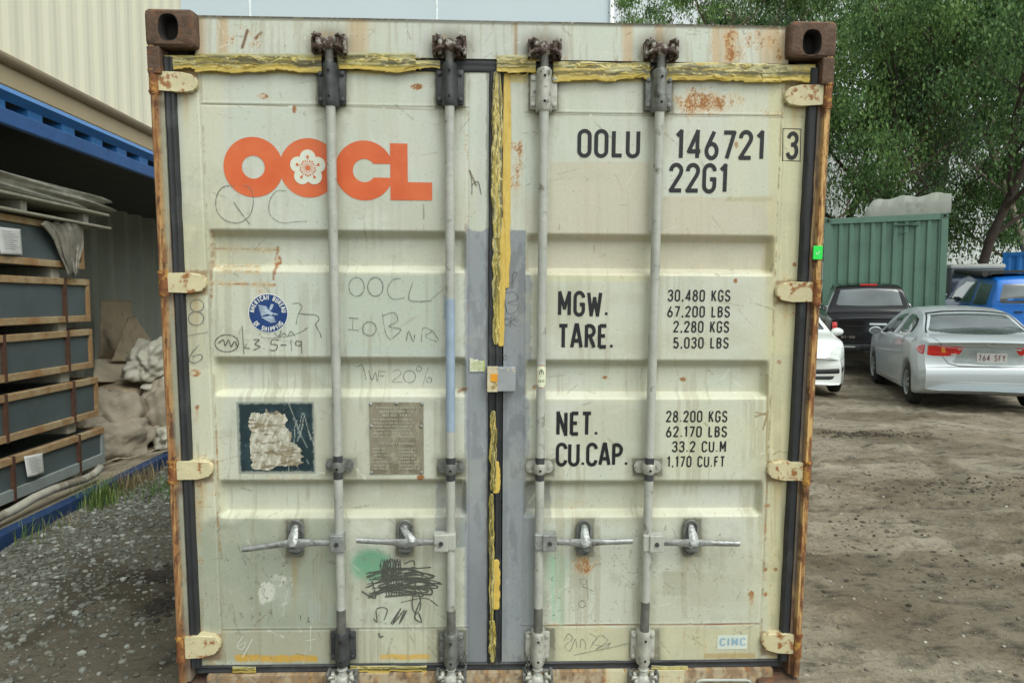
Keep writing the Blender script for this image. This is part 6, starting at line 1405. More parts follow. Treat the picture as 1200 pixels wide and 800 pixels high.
corr('ribbed_wall', (x0, 0), (x1, 0), 0, W(1000, 150, 36).z, -.04, .6, pmat('pale_grey_cladding', lin(196, 202, 200), .5, var=.03), gs2, (0, -1)); mb = MB(); mb.box((x0, .05, 0), (x1, 10, W(1000, 150, 36).z-.02)); mb.build('plain_wall', pmat('grey_cladding', lin(190, 196, 194), .5), gs2)

# ================================================================== RIGHT: green container, tarp load, vehicles, trees
def frame2(pl, pr):
    """frame with origin at pl, x towards pr, y away from the viewer"""
    d = (pr-pl); d.z = 0; d.normalize(); n_ = Vector((-d.y, d.x, 0)); M = Matrix((( d.x, n_.x, 0, pl.x), (d.y, n_.y, 0, pl.y), (0, 0, 1, pl.z), (0, 0, 0, 1))); return M
pl, pr = W(966, 258, 18.1), W(1112, 248, 16.9); ztop = (pl.z+pr.z)/2; wid = (Vector((pr.x-pl.x, pr.y-pl.y, 0))).length
Mg = frame2(Vector((pl.x, pl.y, ztop-2.59)), pr)
M_['green'] = pmat('sage_green_container_paint', lin(92, 124, 108), .5, var=.06, scale=2, bump=.08, col2=lin(82, 110, 97), thr=(.5, .7), c2scale=1.4)
M_['greendk'] = pmat('dark_green_trim', lin(66, 96, 82), .5, var=.08)
gc = empty('storage_container', (0, 0, 0), 0, 'sage green ten-foot container behind the parked cars, with a tarp-covered load on top', 'storage container'); gc.matrix_world = Mg
pts = []; n = 10; p = (wid-.30)/n
mb = MB(); X0 = .15
prof = [(X0, 0)]
for i in range(n):
    for t, d in ((.18, 0), (.32, 1), (.72, 1), (.86, 0)): prof.append((X0+(i+t)*p, d*.05))
prof.append((wid-.15, 0)); m = len(prof)
mb.add([(x, .03+d, .16) for x, d in prof]+[(x, .03+d, 2.46) for x, d in prof], [(i, i+1, m+i+1, m+i) for i in range(m-1)]); mb.box((.1, .1, .1), (wid-.1, 2.36, 2.5)); mb.build('side_wall', M_['green'], gc, fix=False)
mb = MB(); mb.box((0, 0, 2.44), (wid, .06, 2.59), bev=.008); mb.box((0, .06, 2.52), (wid, 2.4, 2.57)); mb.build('top_rail', M_['green'], gc)
mb = MB(); mb.box((0, 0, 0), (wid, .08, .16), bev=.008); mb.build('bottom_rail', M_['green'], gc)
for x in (0, wid-.15): 
    for y in (0, 2.28): mb = MB(); mb.box((x, y, .0), (x+.15, y+.12, 2.44), bev=.01); mb.build('corner_post', M_['green'], gc)
for x in (.0, wid-.17): 
    mb = MB(); mb.box((x-.004, -.006, 2.475), (x+.174, .17, 2.596), bev=.01); o = mb.build('corner_casting', M_['greendk'], gc); mb = MB(); mb.tube([(x+.09, -.008, 2.53), (x+.09, .02, 2.53)], .034, 12); mb.build('casting_hole', M_['hole'], gc)
mb = MB(); vx = wid*.665; mb.box((vx-.25, -.01, 2.335), (vx+.26, .05, 2.37)); mb.box((vx-.25, .0, 2.1), (vx-.225, .04, 2.34)); mb.box((vx+.16, -.02, 2.31), (vx+.30, .05, 2.39), bev=.008); mb.box((vx-.13, .02, 2.14), (vx+.06, .05, 2.16)); mb.build('vent_cover', M_['greendk'], gc)
# the door leaf at the far left, swung open towards us
mb = MB(); mb.box((-.55, .04, .12), (-.02, .09, 2.46), bev=.006); dr = mb.build('open_door', M_['green'], gc)
for z in (2.28, 1.62, .95, .35): mb = MB(); mb.box((-.16, .0, z-.045), (.02, .05, z+.045), bev=.01); mb.build('hinge', M_['greendk'], dr)
mb = MB(); mb.box((-.4, -.2, float(gz(pl.x, pl.y))-.3-Mg.translation.z), (wid+.3, 2.8, -.003), bev=.01); o = mb.build('concrete_plinth', pmat('grey_concrete_base', lin(120, 118, 110), .9, var=.15, bump=.3), None); o.matrix_world = Mg; tag(o, 'low grey concrete plinth under the green container', 'plinth')
pL, pR = W(1013, 246, 17.6), W(1114, 228, 17.1)
# tarped load
mb = MB(); n = 26; prof = []; w0 = (Mg.inverted()@pL).x; w1 = (Mg.inverted()@pR).x; ht = .50; rr = random.Random(6)
for k in range(n+1):
    t = k/n; zz_ = ht*min(1, (t/.14))**.55*(.86+.14*t)+.035*math.sin(t*17)+.02*rr.random(); prof.append((w0+(w1-w0)*t, zz_))
v = []; depths = [(.06, 0), (.03, .45), (.08, .93), (.16, 1.0), (.9, 1.06), (1.9, 1.0), (2.1, .0)]
for (y, q) in depths:
    for (x, z) in prof: v.append((x+.01*math.sin(x*31+y*7), y+.018*math.sin(x*20+q*9), 2.598+z*q))
m = n+1; mb.add(v, [(j*m+k, j*m+k+1, (j+1)*m+k+1, (j+1)*m+k) for j in range(len(depths)-1) for k in range(n)])
o = mb.build('tarped_load', pmat('pale_grey_tarpaulin', lin(156, 160, 150), .6, var=.08, scale=3, bump=.5, bscale=7, col2=lin(132, 136, 128), thr=(.5, .65), c2scale=3), None, angle=50); o.matrix_world = Mg; tag(o, 'pale grey tarpaulin-covered load on the roof of the green container', 'covered load')

# ---- foliage
def leaves_mat(name, cols):
    m, n, p = nodes(name); g = n.nodes.new('ShaderNodeNewGeometry'); r = n.nodes.new('ShaderNodeValToRGB')
    while len(r.color_ramp.elements) < len(cols): r.color_ramp.elements.new(.5)
    for i, (e, c_) in enumerate(zip(r.color_ramp.elements, cols)): e.position = i/(len(cols)-1); e.color = (*c_, 1)
    n.links.new(g.outputs['Random Per Island'], r.inputs[0]); n.links.new(r.outputs[0], p.inputs['Base Color']); p.inputs['Roughness'].default_value = .6; p.inputs['Specular IOR Level'].default_value = .3
    tr = n.nodes.new('ShaderNodeBsdfTranslucent'); n.links.new(r.outputs[0], tr.inputs[0]); mx = n.nodes.new('ShaderNodeMixShader'); mx.inputs[0].default_value = .3
    n.links.new(p.outputs[0], mx.inputs[1]); n.links.new(tr.outputs[0], mx.inputs[2]); n.links.new(mx.outputs[0], n.nodes['Material Output'].inputs[0]); return m
LV = [leaves_mat('dark_leaves', [lin(58, 86, 50), lin(84, 116, 66), lin(110, 140, 84)]), leaves_mat('light_leaves', [lin(80, 110, 60), lin(108, 140, 76), lin(142, 168, 104)]), leaves_mat('grey_leaves', [lin(70, 96, 66), lin(94, 122, 86), lin(124, 148, 110)])]
BARK = [pmat('pale_peeling_bark', lin(150, 136, 118), .85, var=.2, scale=6, bump=.4, col2=lin(96, 78, 62), thr=(.5, .62), c2scale=3), pmat('dark_bark', lin(64, 54, 46), .9, var=.2, scale=6, bump=.5)]
def tree(x, y, Hh, R, seed, label, mt=(0, 1), bark=0, nclump=170, lean=(0, 0), zlow=.25, leaf=.11, nl=290, tr_r=.16):
    r = random.Random(seed); z0 = float(gz(x, y)); o = empty('tree', (x, y, z0), 0, label, 'tree', 'trees behind the green container')
    mb = MB(); tips = []
    def limb(p, d, ln, rad_, lv):
        n_ = 6; P = [p]; q = p.copy(); dd = d.copy()
        for i in range(n_): dd = (dd+Vector((r.uniform(-.16, .16), r.uniform(-.16, .16), .05 if lv else .0))).normalized(); q = q+dd*ln/n_; P.append(q.copy())
        mb.tube(P, [rad_*(1-.62*i/n_) for i in range(n_+1)], 8 if lv < 2 else 5, cap=False)
        if lv < 3:
            for k in range((9, 6, 3)[lv]):
                t = r.uniform(.3 if lv else zlow, 1); i = min(n_-1, int(t*n_)); b = P[i].lerp(P[i+1], t*n_-i); a = r.uniform(0, 6.28); up = r.uniform(.1, .8); e = (dd*.35+Vector((math.cos(a), math.sin(a), up))).normalized()
                limb(b, e, ln*(.42, .5, .5)[lv]*r.uniform(.8, 1.25), rad_*.42, lv+1)
        if lv >= 2: tips.extend(P[2:])
    limb(Vector((0, 0, -.1)), Vector((lean[0], lean[1], 1)).normalized(), Hh*.86, tr_r, 0)
    mb.build('trunk', BARK[bark], o, smooth=True, fix=False)
    rs = np.random.RandomState(seed); V = []; MI = []
    for c_ in range(nclump):
        p = tips[rs.randint(len(tips))]; p = np.array(p)+rs.normal(0, .25, 3); s = rs.uniform(.12, .36)*R/2.4; n_ = int(nl*rs.uniform(.5, 1.3))
        cpos = p+rs.normal(0, 1, (n_, 3))*[s, s, s*.75]; cpos[:, 2] -= np.abs(rs.normal(0, s*.8, n_)); 
        a = rs.uniform(0, 6.28, n_); L_ = leaf*rs.uniform(.7, 1.4, n_); Wd = L_*.27; tilt = rs.normal(0, .5, n_)
        dn = np.stack([np.cos(a)*np.sin(tilt), np.sin(a)*np.sin(tilt), -np.cos(tilt)], 1); sd_ = np.stack([-np.sin(a), np.cos(a), rs.normal(0, .3, n_)], 1)
        q = np.stack([cpos, cpos+dn*L_[:, None]*.5+sd_*Wd[:, None], cpos+dn*L_[:, None], cpos+dn*L_[:, None]*.5-sd_*Wd[:, None]], 1); V.append(q.reshape(-1, 3)); MI.append(np.full(n_, rs.rand() < .5, int))
    V = np.concatenate(V); nf = len(V)//4; arr_mesh('crown', V, np.arange(nf*4).reshape(-1, 4), [LV[mt[0]], LV[mt[1]]], o, mi=np.concatenate(MI), smooth=False); return o
def tx(x, d): q = W(x, 300, d); return q.x, q.y
TREES = [(842, 27, 10.5, 2.6, 'small airy tree at the left end of the row, above the container roof', (2, 1), 0, 110, .45), (893, 25, 11.5, 2.8, 'full green tree with a thin pale trunk above the lettered door', (2, 1), 0, 130, .35),
         (960, 23.5, 12, 3.0, 'green tree right behind the rusty right corner casting', (0, 1), 1, 150, .2), (1012, 22, 11.5, 3.0, 'dark green tree with a pale leaning trunk above the green container', (2, 1), 0, 105, .3),
         (1130, 20.5, 11, 3.2, 'dark weeping tree with a dark forked trunk right of the green container', (0, 0), 1, 160, .3), (1235, 23, 12, 3.4, 'tall green tree at the right edge of the photo', (0, 1), 0, 150, .2),
         (1075, 28, 13, 3.4, 'tree farther back between the dark weeping tree and the pale trunk', (2, 2), 0, 90, .25), (985, 31, 14, 3.6, 'tallest pale green tree farthest back', (2, 1), 0, 80, .3)]
for k, (px_, d, Hh, R, lb, mt, bk, nc, zl) in enumerate(TREES):
    x, y = tx(px_, d); tree(x, y, Hh, R, 50+k, lb, mt, bk, int(nc*(1.0 if k in (3, 4, 6, 7) else 1.4)), ((-.02, .0), (.03, 0), (-.05, 0), (.12, 0), (.02, 0), (0, 0), (.02, 0), (0, 0))[k], zl)
# ---- vehicles
def paint_mat(name, col, metal=.5, rough=.3, coat=.8): 
    m = pmat(name, col, rough, metal, var=.02, scale=2, coat=coat); return m
M_['glass'] = pmat('dark_car_glass', lin(42, 50, 54), .06, var=.05, spec=.9, coat=1)
M_['glasslight'] = pmat('rear_glass_reflection_tone', lin(84, 92, 94), .05, var=.45, scale=1.6, spec=1, coat=1)  # patchy grey base colour stands in for reflections
M_['tyre'] = pmat('tyre_rubber', lin(44, 44, 43), .85, var=.2); M_['rim'] = pmat('silver_wheel_cover', lin(176, 180, 182), .35, metal=.6, var=.05)
M_['blackplastic'] = pmat('black_plastic', lin(36, 38, 40), .5, var=.15); M_['redlamp'] = pmat('red_lamp_lens', lin(200, 28, 26), .12, var=.15, scale=12, coat=1); M_['amber'] = pmat('amber_lens', lin(236, 150, 40), .15, coat=1)
M_['clearlamp'] = pmat('clear_lamp_lens', lin(206, 212, 206), .12, var=.08, scale=9, coat=1); M_['underside'] = pmat('car_underside', lin(26, 26, 26), .9)
M_['seam'] = pmat('panel_gap', lin(40, 42, 44), .8)
def interp(tab, y):
    ys = [t[0] for t in tab]; 
    # smooth monotone interpolation
    xs = np.array(ys); v = np.array([t[1] for t in tab]); n = len(xs); h = np.diff(xs); d = np.diff(v)/h; m = np.zeros(n); m[0], m[-1] = d[0], d[-1]
    for i in range(1, n-1): m[i] = 0 if d[i-1]*d[i] <= 0 else 2*d[i-1]*d[i]/(d[i-1]+d[i])
    y = np.clip(y, xs[0], xs[-1]); k = np.clip(np.searchsorted(xs, y)-1, 0, n-2); t = (y-xs[k])/h[k]
    return (2*t**3-3*t**2+1)*v[k]+(t**3-2*t**2+t)*h[k]*m[k]+(-2*t**3+3*t**2)*v[k+1]+(t**3-t**2)*h[k]*m[k+1]
class Car:
    """body lofted along its length (y forward, rear at 0); s: dict of profile tables"""
    def __init__(s, name, label, cat, M, spec, mat):
        s.o = empty(name, (0, 0, 0), 0, label, cat); s.o.matrix_world = M; s.sp = spec; Ln = spec['len']; ny = 130; nt = 44
        ys = Ln*(.5-.5*np.cos(np.linspace(0, math.pi, ny)))*.5+np.linspace(0, Ln, ny)*.5
        V = np.zeros((ny, nt*2-1, 3)); top, belt, bot, hw, tw = (interp(spec[k], ys) for k in ('top', 'belt', 'bot', 'hw', 'tw'))
        for i, y in enumerate(ys):
            ab = bot[i]
            for wy in spec['wheels']:
                R = spec['arch']; dy = abs(y-wy)
                if dy < R: ab = max(ab, spec['wr']+math.sqrt(R*R-dy*dy))
            H, B, zb, w_, t_ = max(top[i], belt[i]+.004), belt[i], ab, hw[i], tw[i]
            P = []; mid = zb+(B-zb)*.55
            P += [(0, bot[i]+.02), (w_*.6, bot[i]+.01), (w_-.20, bot[i]), (w_-.18, max(zb-.02, bot[i])), (w_-.035, zb), (w_-.012, zb+.02)]
            for t in np.linspace(.08, 1, 13)[:-1]: z = zb+(B-zb)*t; P.append((w_*(1-.035*abs(t-.42)**1.6-.03*max(0, t-.75)**1.2*4), z))
            sh = w_*.955; P.append((sh, B))
            hgt_ = H-B
            for t in np.linspace(0, 1, 10)[1:]: z = B+(hgt_)*(t*.90); P.append((sh+(t_-sh)*(t**1.12), z))
            for a in np.linspace(0, math.pi/2, 7)[1:]: P.append((t_-(.13*min(1, hgt_*4+.25))*(1-math.cos(a)), B+hgt_*.90+hgt_*.10*math.sin(a)*1.0))
            e = P[-1][0]
            rem = nt-len(P)
            for t in np.linspace(0, 1, rem+1)[1:]: P.append((e*(1-t), P[-1][1] if False else B+hgt_+spec.get('crown', .02)*(1-(1-t)**2)))
            P = P[:nt]; half = np.array(P); V[i, :nt] = np.stack([half[:, 0], np.full(nt, y), half[:, 1]], 1)
            V[i, nt:] = np.stack([-half[:nt-1, 0][::-1], np.full(nt-1, y), half[:nt-1, 1][::-1]], 1)
        # round off the two ends in plan and give the bumpers their profile
        x, y, z = V[..., 0], V[..., 1], V[..., 2]; rb, fb = interp(spec['rear'], z), interp(spec['front'], z); W_ = spec['w2']
        k = ss(spec.get('rlen', .9), 0, y); V[..., 1] = y+k*(rb+spec.get('rplan', .16)*np.clip(np.abs(x)/W_, 0, 1)**3.0)
        k = ss(Ln-spec.get('flen', .8), Ln, y); V[..., 1] -= k*(fb+spec.get('fplan', .3)*np.clip(np.abs(x)/W_, 0, 1)**2.6)
        m = V.shape[1]; vv = V.reshape(-1, 3); Fc = grid_faces(ny, m); clo = np.stack([np.arange(ny-1)*m+m-1, np.arange(1, ny)*m+m-1, np.arange(1, ny)*m, np.arange(ny-1)*m], 1)
        mb = MB(); mb.v = [tuple(p) for p in vv]; mb.f = [tuple(f) for f in Fc]+[tuple(f) for f in clo]; 
        for i in (0, ny-1):     # end caps as ladders
            for j in range(nt-1):
                a, b = i*m+j, i*m+j+1; c_ = i*m+(m-j) if j > 0 else i*m; d_ = i*m+(m-j-1)
                mb.f.append((a, b, d_, c_) if j > 0 and b != d_ else (a, b, d_) if b != d_ else (a, b, c_))
        mb.mi = [0]*len(mb.f)
        s.body = mb.build('body', mat, s.o, angle=50); s.bv = BVHTree.FromPolygons([Vector(p) for p in s.body.data.vertices.values() and [v.co for v in s.body.data.vertices]], [tuple(p.vertices) for p in s.body.data.polygons]); s.mat = mat
    def hit(s, p, axis, off):
        """project p=(a,b) on the body along axis: 'S' left side, 'D' right side, 'R' rear, 'F' front, 'T' top"""
        a, b = p[:2]; Ln = s.sp['len']
        o, d = {'S': ((-3, a, b), (1, 0, 0)), 'D': ((3, a, b), (-1, 0, 0)), 'R': ((a, p[2] if len(p) > 2 else -2, b), (0, 1, 0)), 'F': ((a, p[2] if len(p) > 2 else Ln+2, b), (0, -1, 0)), 'T': ((a, b, 4), (0, 0, -1))}[axis]
        h, n_, i_, ds = s.bv.ray_cast(Vector(o), Vector(d))
        if h is None: h, n_ = Vector(o)+Vector(d)*(3 if axis in 'SD' else 2), -Vector(d)
        if n_.dot(Vector(d)) > 0: n_ = -n_
        return h+n_*off
    def patch(s, name, top, bot, axis, mat, off=.006, nu=14, nv=8, start=None, parent=None, skirt=True):
        def res(pl, n_):
            P = [Vector(p) for p in pl]; L_ = [0]
            for a, b in zip(P[:-1], P[1:]): L_.append(L_[-1]+(b-a).length)
            out = []
            for k in range(n_):
                t = L_[-1]*k/(n_-1); i = 0
                while i < len(P)-2 and L_[i+1] < t: i += 1
                out.append(P[i].lerp(P[i+1], (t-L_[i])/max(1e-9, L_[i+1]-L_[i])))
            return out
        A_, B_ = res(top, nu), res(bot, nu); v = []
        for j in range(nv):
            for i in range(nu):
                p = A_[i].lerp(B_[i], j/(nv-1)); e = off*(0 if (i in (0, nu-1) or j in (0, nv-1)) and skirt else 1)-(.004 if (i in (0, nu-1) or j in (0, nv-1)) and skirt else 0)
                v.append(s.hit((p.x, p.y, start) if start is not None else (p.x, p.y), axis, e))
        mb = MB(); mb.add(v, [(j*nu+i, j*nu+i+1, (j+1)*nu+i+1, (j+1)*nu+i) for j in range(nv-1) for i in range(nu-1)])
        o = mb.build(name, M_[mat] if isinstance(mat, str) else mat, parent or s.o, fix=False, smooth=True); return o
    def seam(s, pts, axis, w_=.006, name='panel_seam', mat='seam', off=.0015, start=None, n=8):
        P = []
        for a, b in zip(pts[:-1], pts[1:]): P += [Vector(a).lerp(Vector(b), t/n) for t in range(n)]
        P.append(Vector(pts[-1])); v, f = ribbon(P, w_); mb = MB(); mb.add([s.hit((p.x, p.y, start) if start is not None else (p.x, p.y), axis, off) for p in v], f); return mb.build(name, M_[mat], s.o, fix=False)
    def wheels(s, track, w_=.20, spokes=7):
        R = s.sp['wr']; proto = None
        for wy in s.sp['wheels']:
            for sx in (-1, 1):
                mb = MB(); n = 40; prof = [(R*.62, -.0), (R*.66, .012), (R*.9, .018), (R*.97, .03), (R, .05), (R, w_-.05), (R*.97, w_-.02), (R*.85, w_), (R*.5, w_)]
                v = [(0, 0, 0)]*0
                for k in range(n):
                    a = 2*math.pi*k/n; v += [(sx*(track/2-d+.0), wy+r*math.sin(a), R+r*math.cos(a)) for r, d in prof]
                m = len(prof); mb.add(v, [(k*m+j, k*m+j+1, ((k+1) % n)*m+j+1, ((k+1) % n)*m+j) for k in range(n) for j in range(m-1)]); ty = mb.build('tyre', M_['tyre'], s.o, smooth=True); ty['label'] = 'black tyre'
                mb = MB(); X = sx*(track/2-.006); v = []; prof = [(R*.64, .004), (R*.60, -.004), (R*.56, .012), (R*.50, .022), (R*.2, .006), (R*.0, .004)]
                for k in range(n):
                    a = 2*math.pi*k/n; v += [(X-sx*d, wy+r*math.sin(a), R+r*math.cos(a)) for r, d in prof]
                m = len(prof); mb.add(v, [(k*m+j, k*m+j+1, ((k+1) % n)*m+j+1, ((k+1) % n)*m+j) for k in range(n) for j in range(m-1)]); rim = mb.build('rim', M_['rim'], ty, smooth=True)
                mb = MB()
                for k in range(spokes):
                    a = 2*math.pi*(k+.5)/spokes; pts = [(X+sx*.0045-sx*.012*(r_ > R*.3), wy+r_*math.sin(a+da/r_*R*.5), R+r_*math.cos(a+da/r_*R*.5)) for r_, da in ((R*.26, -.10), (R*.50, -.16), (R*.50, .16), (R*.26, .10))]
                    mb.add(pts, [(0, 1, 2, 3)])
                mb.build('wheel_slot', M_['blackplastic'], ty, fix=False)
    def flat_text(s, txt, cx_, cz_, wd, h, mat, y=None, axis='R', name='plate_text', off=.012, stroke=.15, start=None):
        polys, tw_ = text_polys(txt, h, stroke, .3, 1, .35); k = wd/tw_; mb = MB(); sg = 1 if axis == 'R' else -1
        c_ = s.hit((cx_, cz_), axis, off)
        for v, f, q in polys: mb.add([(c_.x+sg*(p.x*k-wd/2), c_.y-(.0004*q)*sg, c_.z+p.y-h/2) for p in v], f)
        return mb.build(name, M_[mat] if isinstance(mat, str) else mat, s.o, fix=False)
    def slab(s, name, cx_, cz_, w_, h, axis, mat, off=.004, th=.006, bev=.004, y=None):
        c_ = s.hit((cx_, cz_), axis, off); sg = 1 if axis == 'R' else -1; mb = MB(); mb.box((c_.x-w_/2, c_.y-th*sg, c_.z-h/2), (c_.x+w_/2, c_.y+.02*sg, c_.z+h/2), bev=bev); return mb.build(name, M_[mat] if isinstance(mat, str) else mat, s.o)
    def mirror(s, y, z, x, sx, mat, faceback=True):
        mb = MB(); bm = bmesh.new(); bmesh.ops.create_icosphere(bm, subdivisions=3, radius=1)
        for v in bm.verts: v.co = Vector((sx*(x+.10)+v.co.x*.105, y+(max(v.co.y, -.35))*.10, z+v.co.z*.075))
        mb.bm(bm); mb.tube([(sx*(x-.06), y+.01, z-.05), (sx*(x+.05), y+.02, z-.03)], .02, 8); m_ = mb.build('wing_mirror', mat, s.o, smooth=True)
        mb = MB(); n = 16; mb.add([(sx*(x+.10)+.088*math.cos(2*math.pi*k/n), y-.037, z+.058*math.sin(2*math.pi*k/n)) for k in range(n)], [tuple(range(n))]); mb.build('mirror_glass', M_['glasslight'], m_, fix=False)
def carM(px, py, fwd):
    """frame: rear-bumper centre at (px,py), forward direction fwd"""
    f = Vector((*fwd, 0)).normalized(); r = Vector((f.y, -f.x, 0)); z = float(gz(px, py)); z2 = float(gz(px+f.x*4, py+f.y*4)); pit = math.atan2(z2-z, 4)
    return Matrix(((r.x, f.x, 0, px), (r.y, f.y, 0, py), (0, 0, 1, z), (0, 0, 0, 1)))@Matrix.Rotation(pit, 4, 'X')

# silver sedan
SILV = paint_mat('silver_car_paint', lin(186, 194, 198), .1, .3, .7)
sp = dict(len=4.50, w2=.885, wr=.315, arch=.365, wheels=[.98, 3.63], crown=.025,
 top=[(0, .98), (.05, 1.0), (.25, 1.055), (.62, 1.085), (.80, 1.13), (1.25, 1.36), (1.6, 1.44), (2.1, 1.475), (2.5, 1.455), (2.9, 1.34), (3.35, 1.12), (3.5, 1.01), (3.9, .95), (4.3, .85), (4.5, .74)],
 belt=[(0, .975), (.25, 1.03), (.62, 1.05), (.8, 1.04), (2.0, .985), (3.0, .95), (3.45, .96), (3.9, .92), (4.3, .83), (4.5, .70)],
 bot=[(0, .30), (.15, .24), (.5, .2), (4.1, .2), (4.4, .22), (4.5, .28)], hw=[(0, .80), (.2, .86), (.8, .885), (3.6, .885), (4.2, .85), (4.5, .74)],
 tw=[(0, .76), (.3, .78), (.62, .72), (.85, .69), (1.3, .61), (1.7, .585), (2.3, .585), (2.9, .64), (3.4, .72), (3.9, .74), (4.5, .62)],
 rear=[(0, .14), (.3, .06), (.42, -.01), (.58, -.035), (.645, .0), (.68, .05), (.95, .07), (1.0, .03), (1.03, .02), (1.1, .10), (1.5, 0)], front=[(0, .1), (.3, 0), (.5, 0), (.9, .25)], rlen=.75, rplan=.24)
fw = Vector((.85, 2.65)).normalized()
rc = Vector((6.25, 10.6))+Vector((fw.y, -fw.x))*.78-fw*.98
sed = Car('parked_car', 'silver sedan parked with its tail lights and number plate towards us', 'car', carM(rc.x, rc.y, (fw.x, fw.y)), sp, SILV)
sed.wheels(1.74)
sed.patch('rear_window', [(-.53, 1.375), (-.3, 1.40), (0, 1.41), (.3, 1.40), (.53, 1.375)], [(-.67, 1.115), (-.35, 1.095), (0, 1.09), (.35, 1.095), (.67, 1.115)], 'R', 'glasslight', .004, 20, 10)
sed.seam([(-.68, 1.10), (-.545, 1.38), (-.3, 1.412), (0, 1.42), (.3, 1.412), (.545, 1.38), (.68, 1.10)], 'R', .02, 'window_seal', 'blackplastic', .003)
for ax in ('S', 'D'):
    sed.patch('side_window', [(1.12, 1.20), (1.28, 1.31), (1.55, 1.375), (1.92, 1.395)], [(1.02, 1.10), (1.2, 1.035), (1.6, 1.02), (1.92, 1.01)], ax, 'glass', .004)
    sed.patch('side_window', [(1.99, 1.398), (2.3, 1.385), (2.6, 1.33), (2.95, 1.17)], [(1.99, 1.008), (2.4, .995), (2.8, .985), (3.15, .985)], ax, 'glass', .004)
    sed.patch('tail_light', [(.27, .95), (.34, .95), (.42, .93), (.50, .895)], [(.27, .80), (.34, .80), (.42, .83), (.50, .88)], ax, 'redlamp', .008)
    sed.seam([(1.22, .34), (1.13, .62), (1.30, 1.03)], ax); sed.seam([(1.95, .28), (1.96, 1.0)], ax); sed.seam([(3.0, .28), (3.08, .6), (3.08, .96)], ax); sed.seam([(1.3, .28), (2.2, .26), (3.0, .28)], ax)
    for y in (1.42, 2.2):
        c_ = sed.hit((y, .885), ax, .012); mb = MB(); mb.box((c_.x-.012, y-.09, .870), (c_.x+.012, y+.09, .900), bev=.008); mb.build('door_handle', SILV, sed.o, smooth=False)
sx = .0
for s_ in (-1, 1):
    sed.patch('tail_light', [(s_*.80, .945), (s_*.66, .95), (s_*.46, .935), (s_*.29, .915)], [(s_*.80, .80), (s_*.68, .782), (s_*.50, .785), (s_*.35, .82)], 'R', 'redlamp', .010)
    sed.patch('indicator', [(s_*.62, .94), (s_*.545, .937)], [(s_*.60, .815), (s_*.515, .815)], 'R', 'amber', .014, 5, 5)
    sed.patch('reversing_lamp', [(s_*.50, .825), (s_*.38, .84)], [(s_*.49, .798), (s_*.39, .81)], 'R', 'clearlamp', .014, 5, 4)
sed.seam([(-.70, 1.06), (-.585, .93), (-.575, .78), (-.50, .68), (-.38, .655), (.38, .655), (.50, .68), (.575, .78), (.585, .93), (.70, 1.06)], 'R', .007); sed.seam([(-.84, .62), (-.4, .64), (0, .645), (.4, .64), (.84, .62)], 'R', .005)
# plate recess, its shade put in as a darker silver
sed.patch('plate_recess', [(-.41, .885), (0, .90), (.41, .885)], [(-.47, .69), (0, .675), (.47, .69)], 'R', pmat('silver_recess_shade', lin(150, 158, 157), .4, metal=.4), .002, 20, 8)
sed.patch('boot_handle', [(-.40, .905), (0, .918), (.40, .905)], [(-.42, .882), (0, .892), (.42, .882)], 'R', SILV, .022, 20, 6)
sed.slab('number_plate', .03, .775, .372, .134, 'R', pmat('number_plate_white', lin(206, 204, 202), .5, var=.03), .012, .006)
M_['maroon'] = pmat('maroon_plate_lettering', lin(98, 52, 62), .5)
pc = sed.hit((.03, .775), 'R', .012); polys, tw_ = text_polys('764 SFY', .075, .15, .35, 1, .6); mb = MB(); k = .32/tw_
for v, f, q in polys: mb.add([(pc.x+p.x*k-.16, pc.y-.0085-.0004*q, pc.z+p.y-.0375) for p in v], f)
mb.build('plate_text', M_['maroon'], sed.o, fix=False)
c_ = sed.hit((0, .985), 'R', .006); mb = MB(); mb.torus((0, c_.y, .985), .04, .0045, (0, 1, 0), 24, 6, sx=1.5, sz=.95)
for p, q in (((-.026, -.024), (-.012, .024)), ((.012, -.024), (.026, .024)), ((-.018, -.002), (.018, .004))): mb.tube([(p[0], c_.y-.003, .985+p[1]), (q[0], c_.y-.003, .985+q[1])], .005, 6)
mb.build('badge', M_['chrome'], sed.o, smooth=True)
c_ = sed.hit((.56, .985), 'R', .004); mb = MB(); mb.box((.50, c_.y-.004, .975), (.62, c_.y+.01, .993)); mb.build('model_badge', M_['chrome'], sed.o)
sed.mirror(2.98, 1.03, .86, -1, SILV); sed.mirror(2.98, 1.03, .86, 1, SILV)
mb = MB(); mb.tube([(-.78, .02, .44), (-.4, -.045, .45), (0, -.05, .45), (.4, -.045, .45), (.78, .02, .44)], .004, 6); mb.build('bumper_line', SILV, sed.o, smooth=True)

# black pickup
BLK = paint_mat('black_car_paint', lin(14, 15, 18), .0, .12, 0)
sp = dict(len=5.25, w2=.91, wr=.37, arch=.44, wheels=[1.15, 4.2], crown=.02,
 top=[(0, 1.16), (.05, 1.165), (1.50, 1.17), (1.56, 1.19), (1.60, 1.25), (1.78, 1.72), (2.1, 1.79), (2.8, 1.80), (3.2, 1.70), (3.8, 1.28), (4.0, 1.16), (4.8, 1.08), (5.25, .92)],
 belt=[(0, 1.155), (1.5, 1.165), (1.7, 1.16), (3.7, 1.12), (4.2, 1.1), (5.25, .88)],
 bot=[(0, .62), (.1, .5), (.6, .42), (4.6, .4), (5.25, .5)], hw=[(0, .87), (.1, .90), (.8, .91), (4.6, .90), (5.25, .8)],
 tw=[(0, .84), (1.5, .86), (1.6, .80), (1.8, .68), (2.6, .66), (3.2, .69), (3.9, .78), (5.25, .7)],
 rear=[(0, .03), (.55, 0), (.75, .0), (1.0, .015), (1.2, .02), (1.8, 0)], front=[(0, .1), (.5, 0), (1.1, .2)], rlen=.5, rplan=.05)
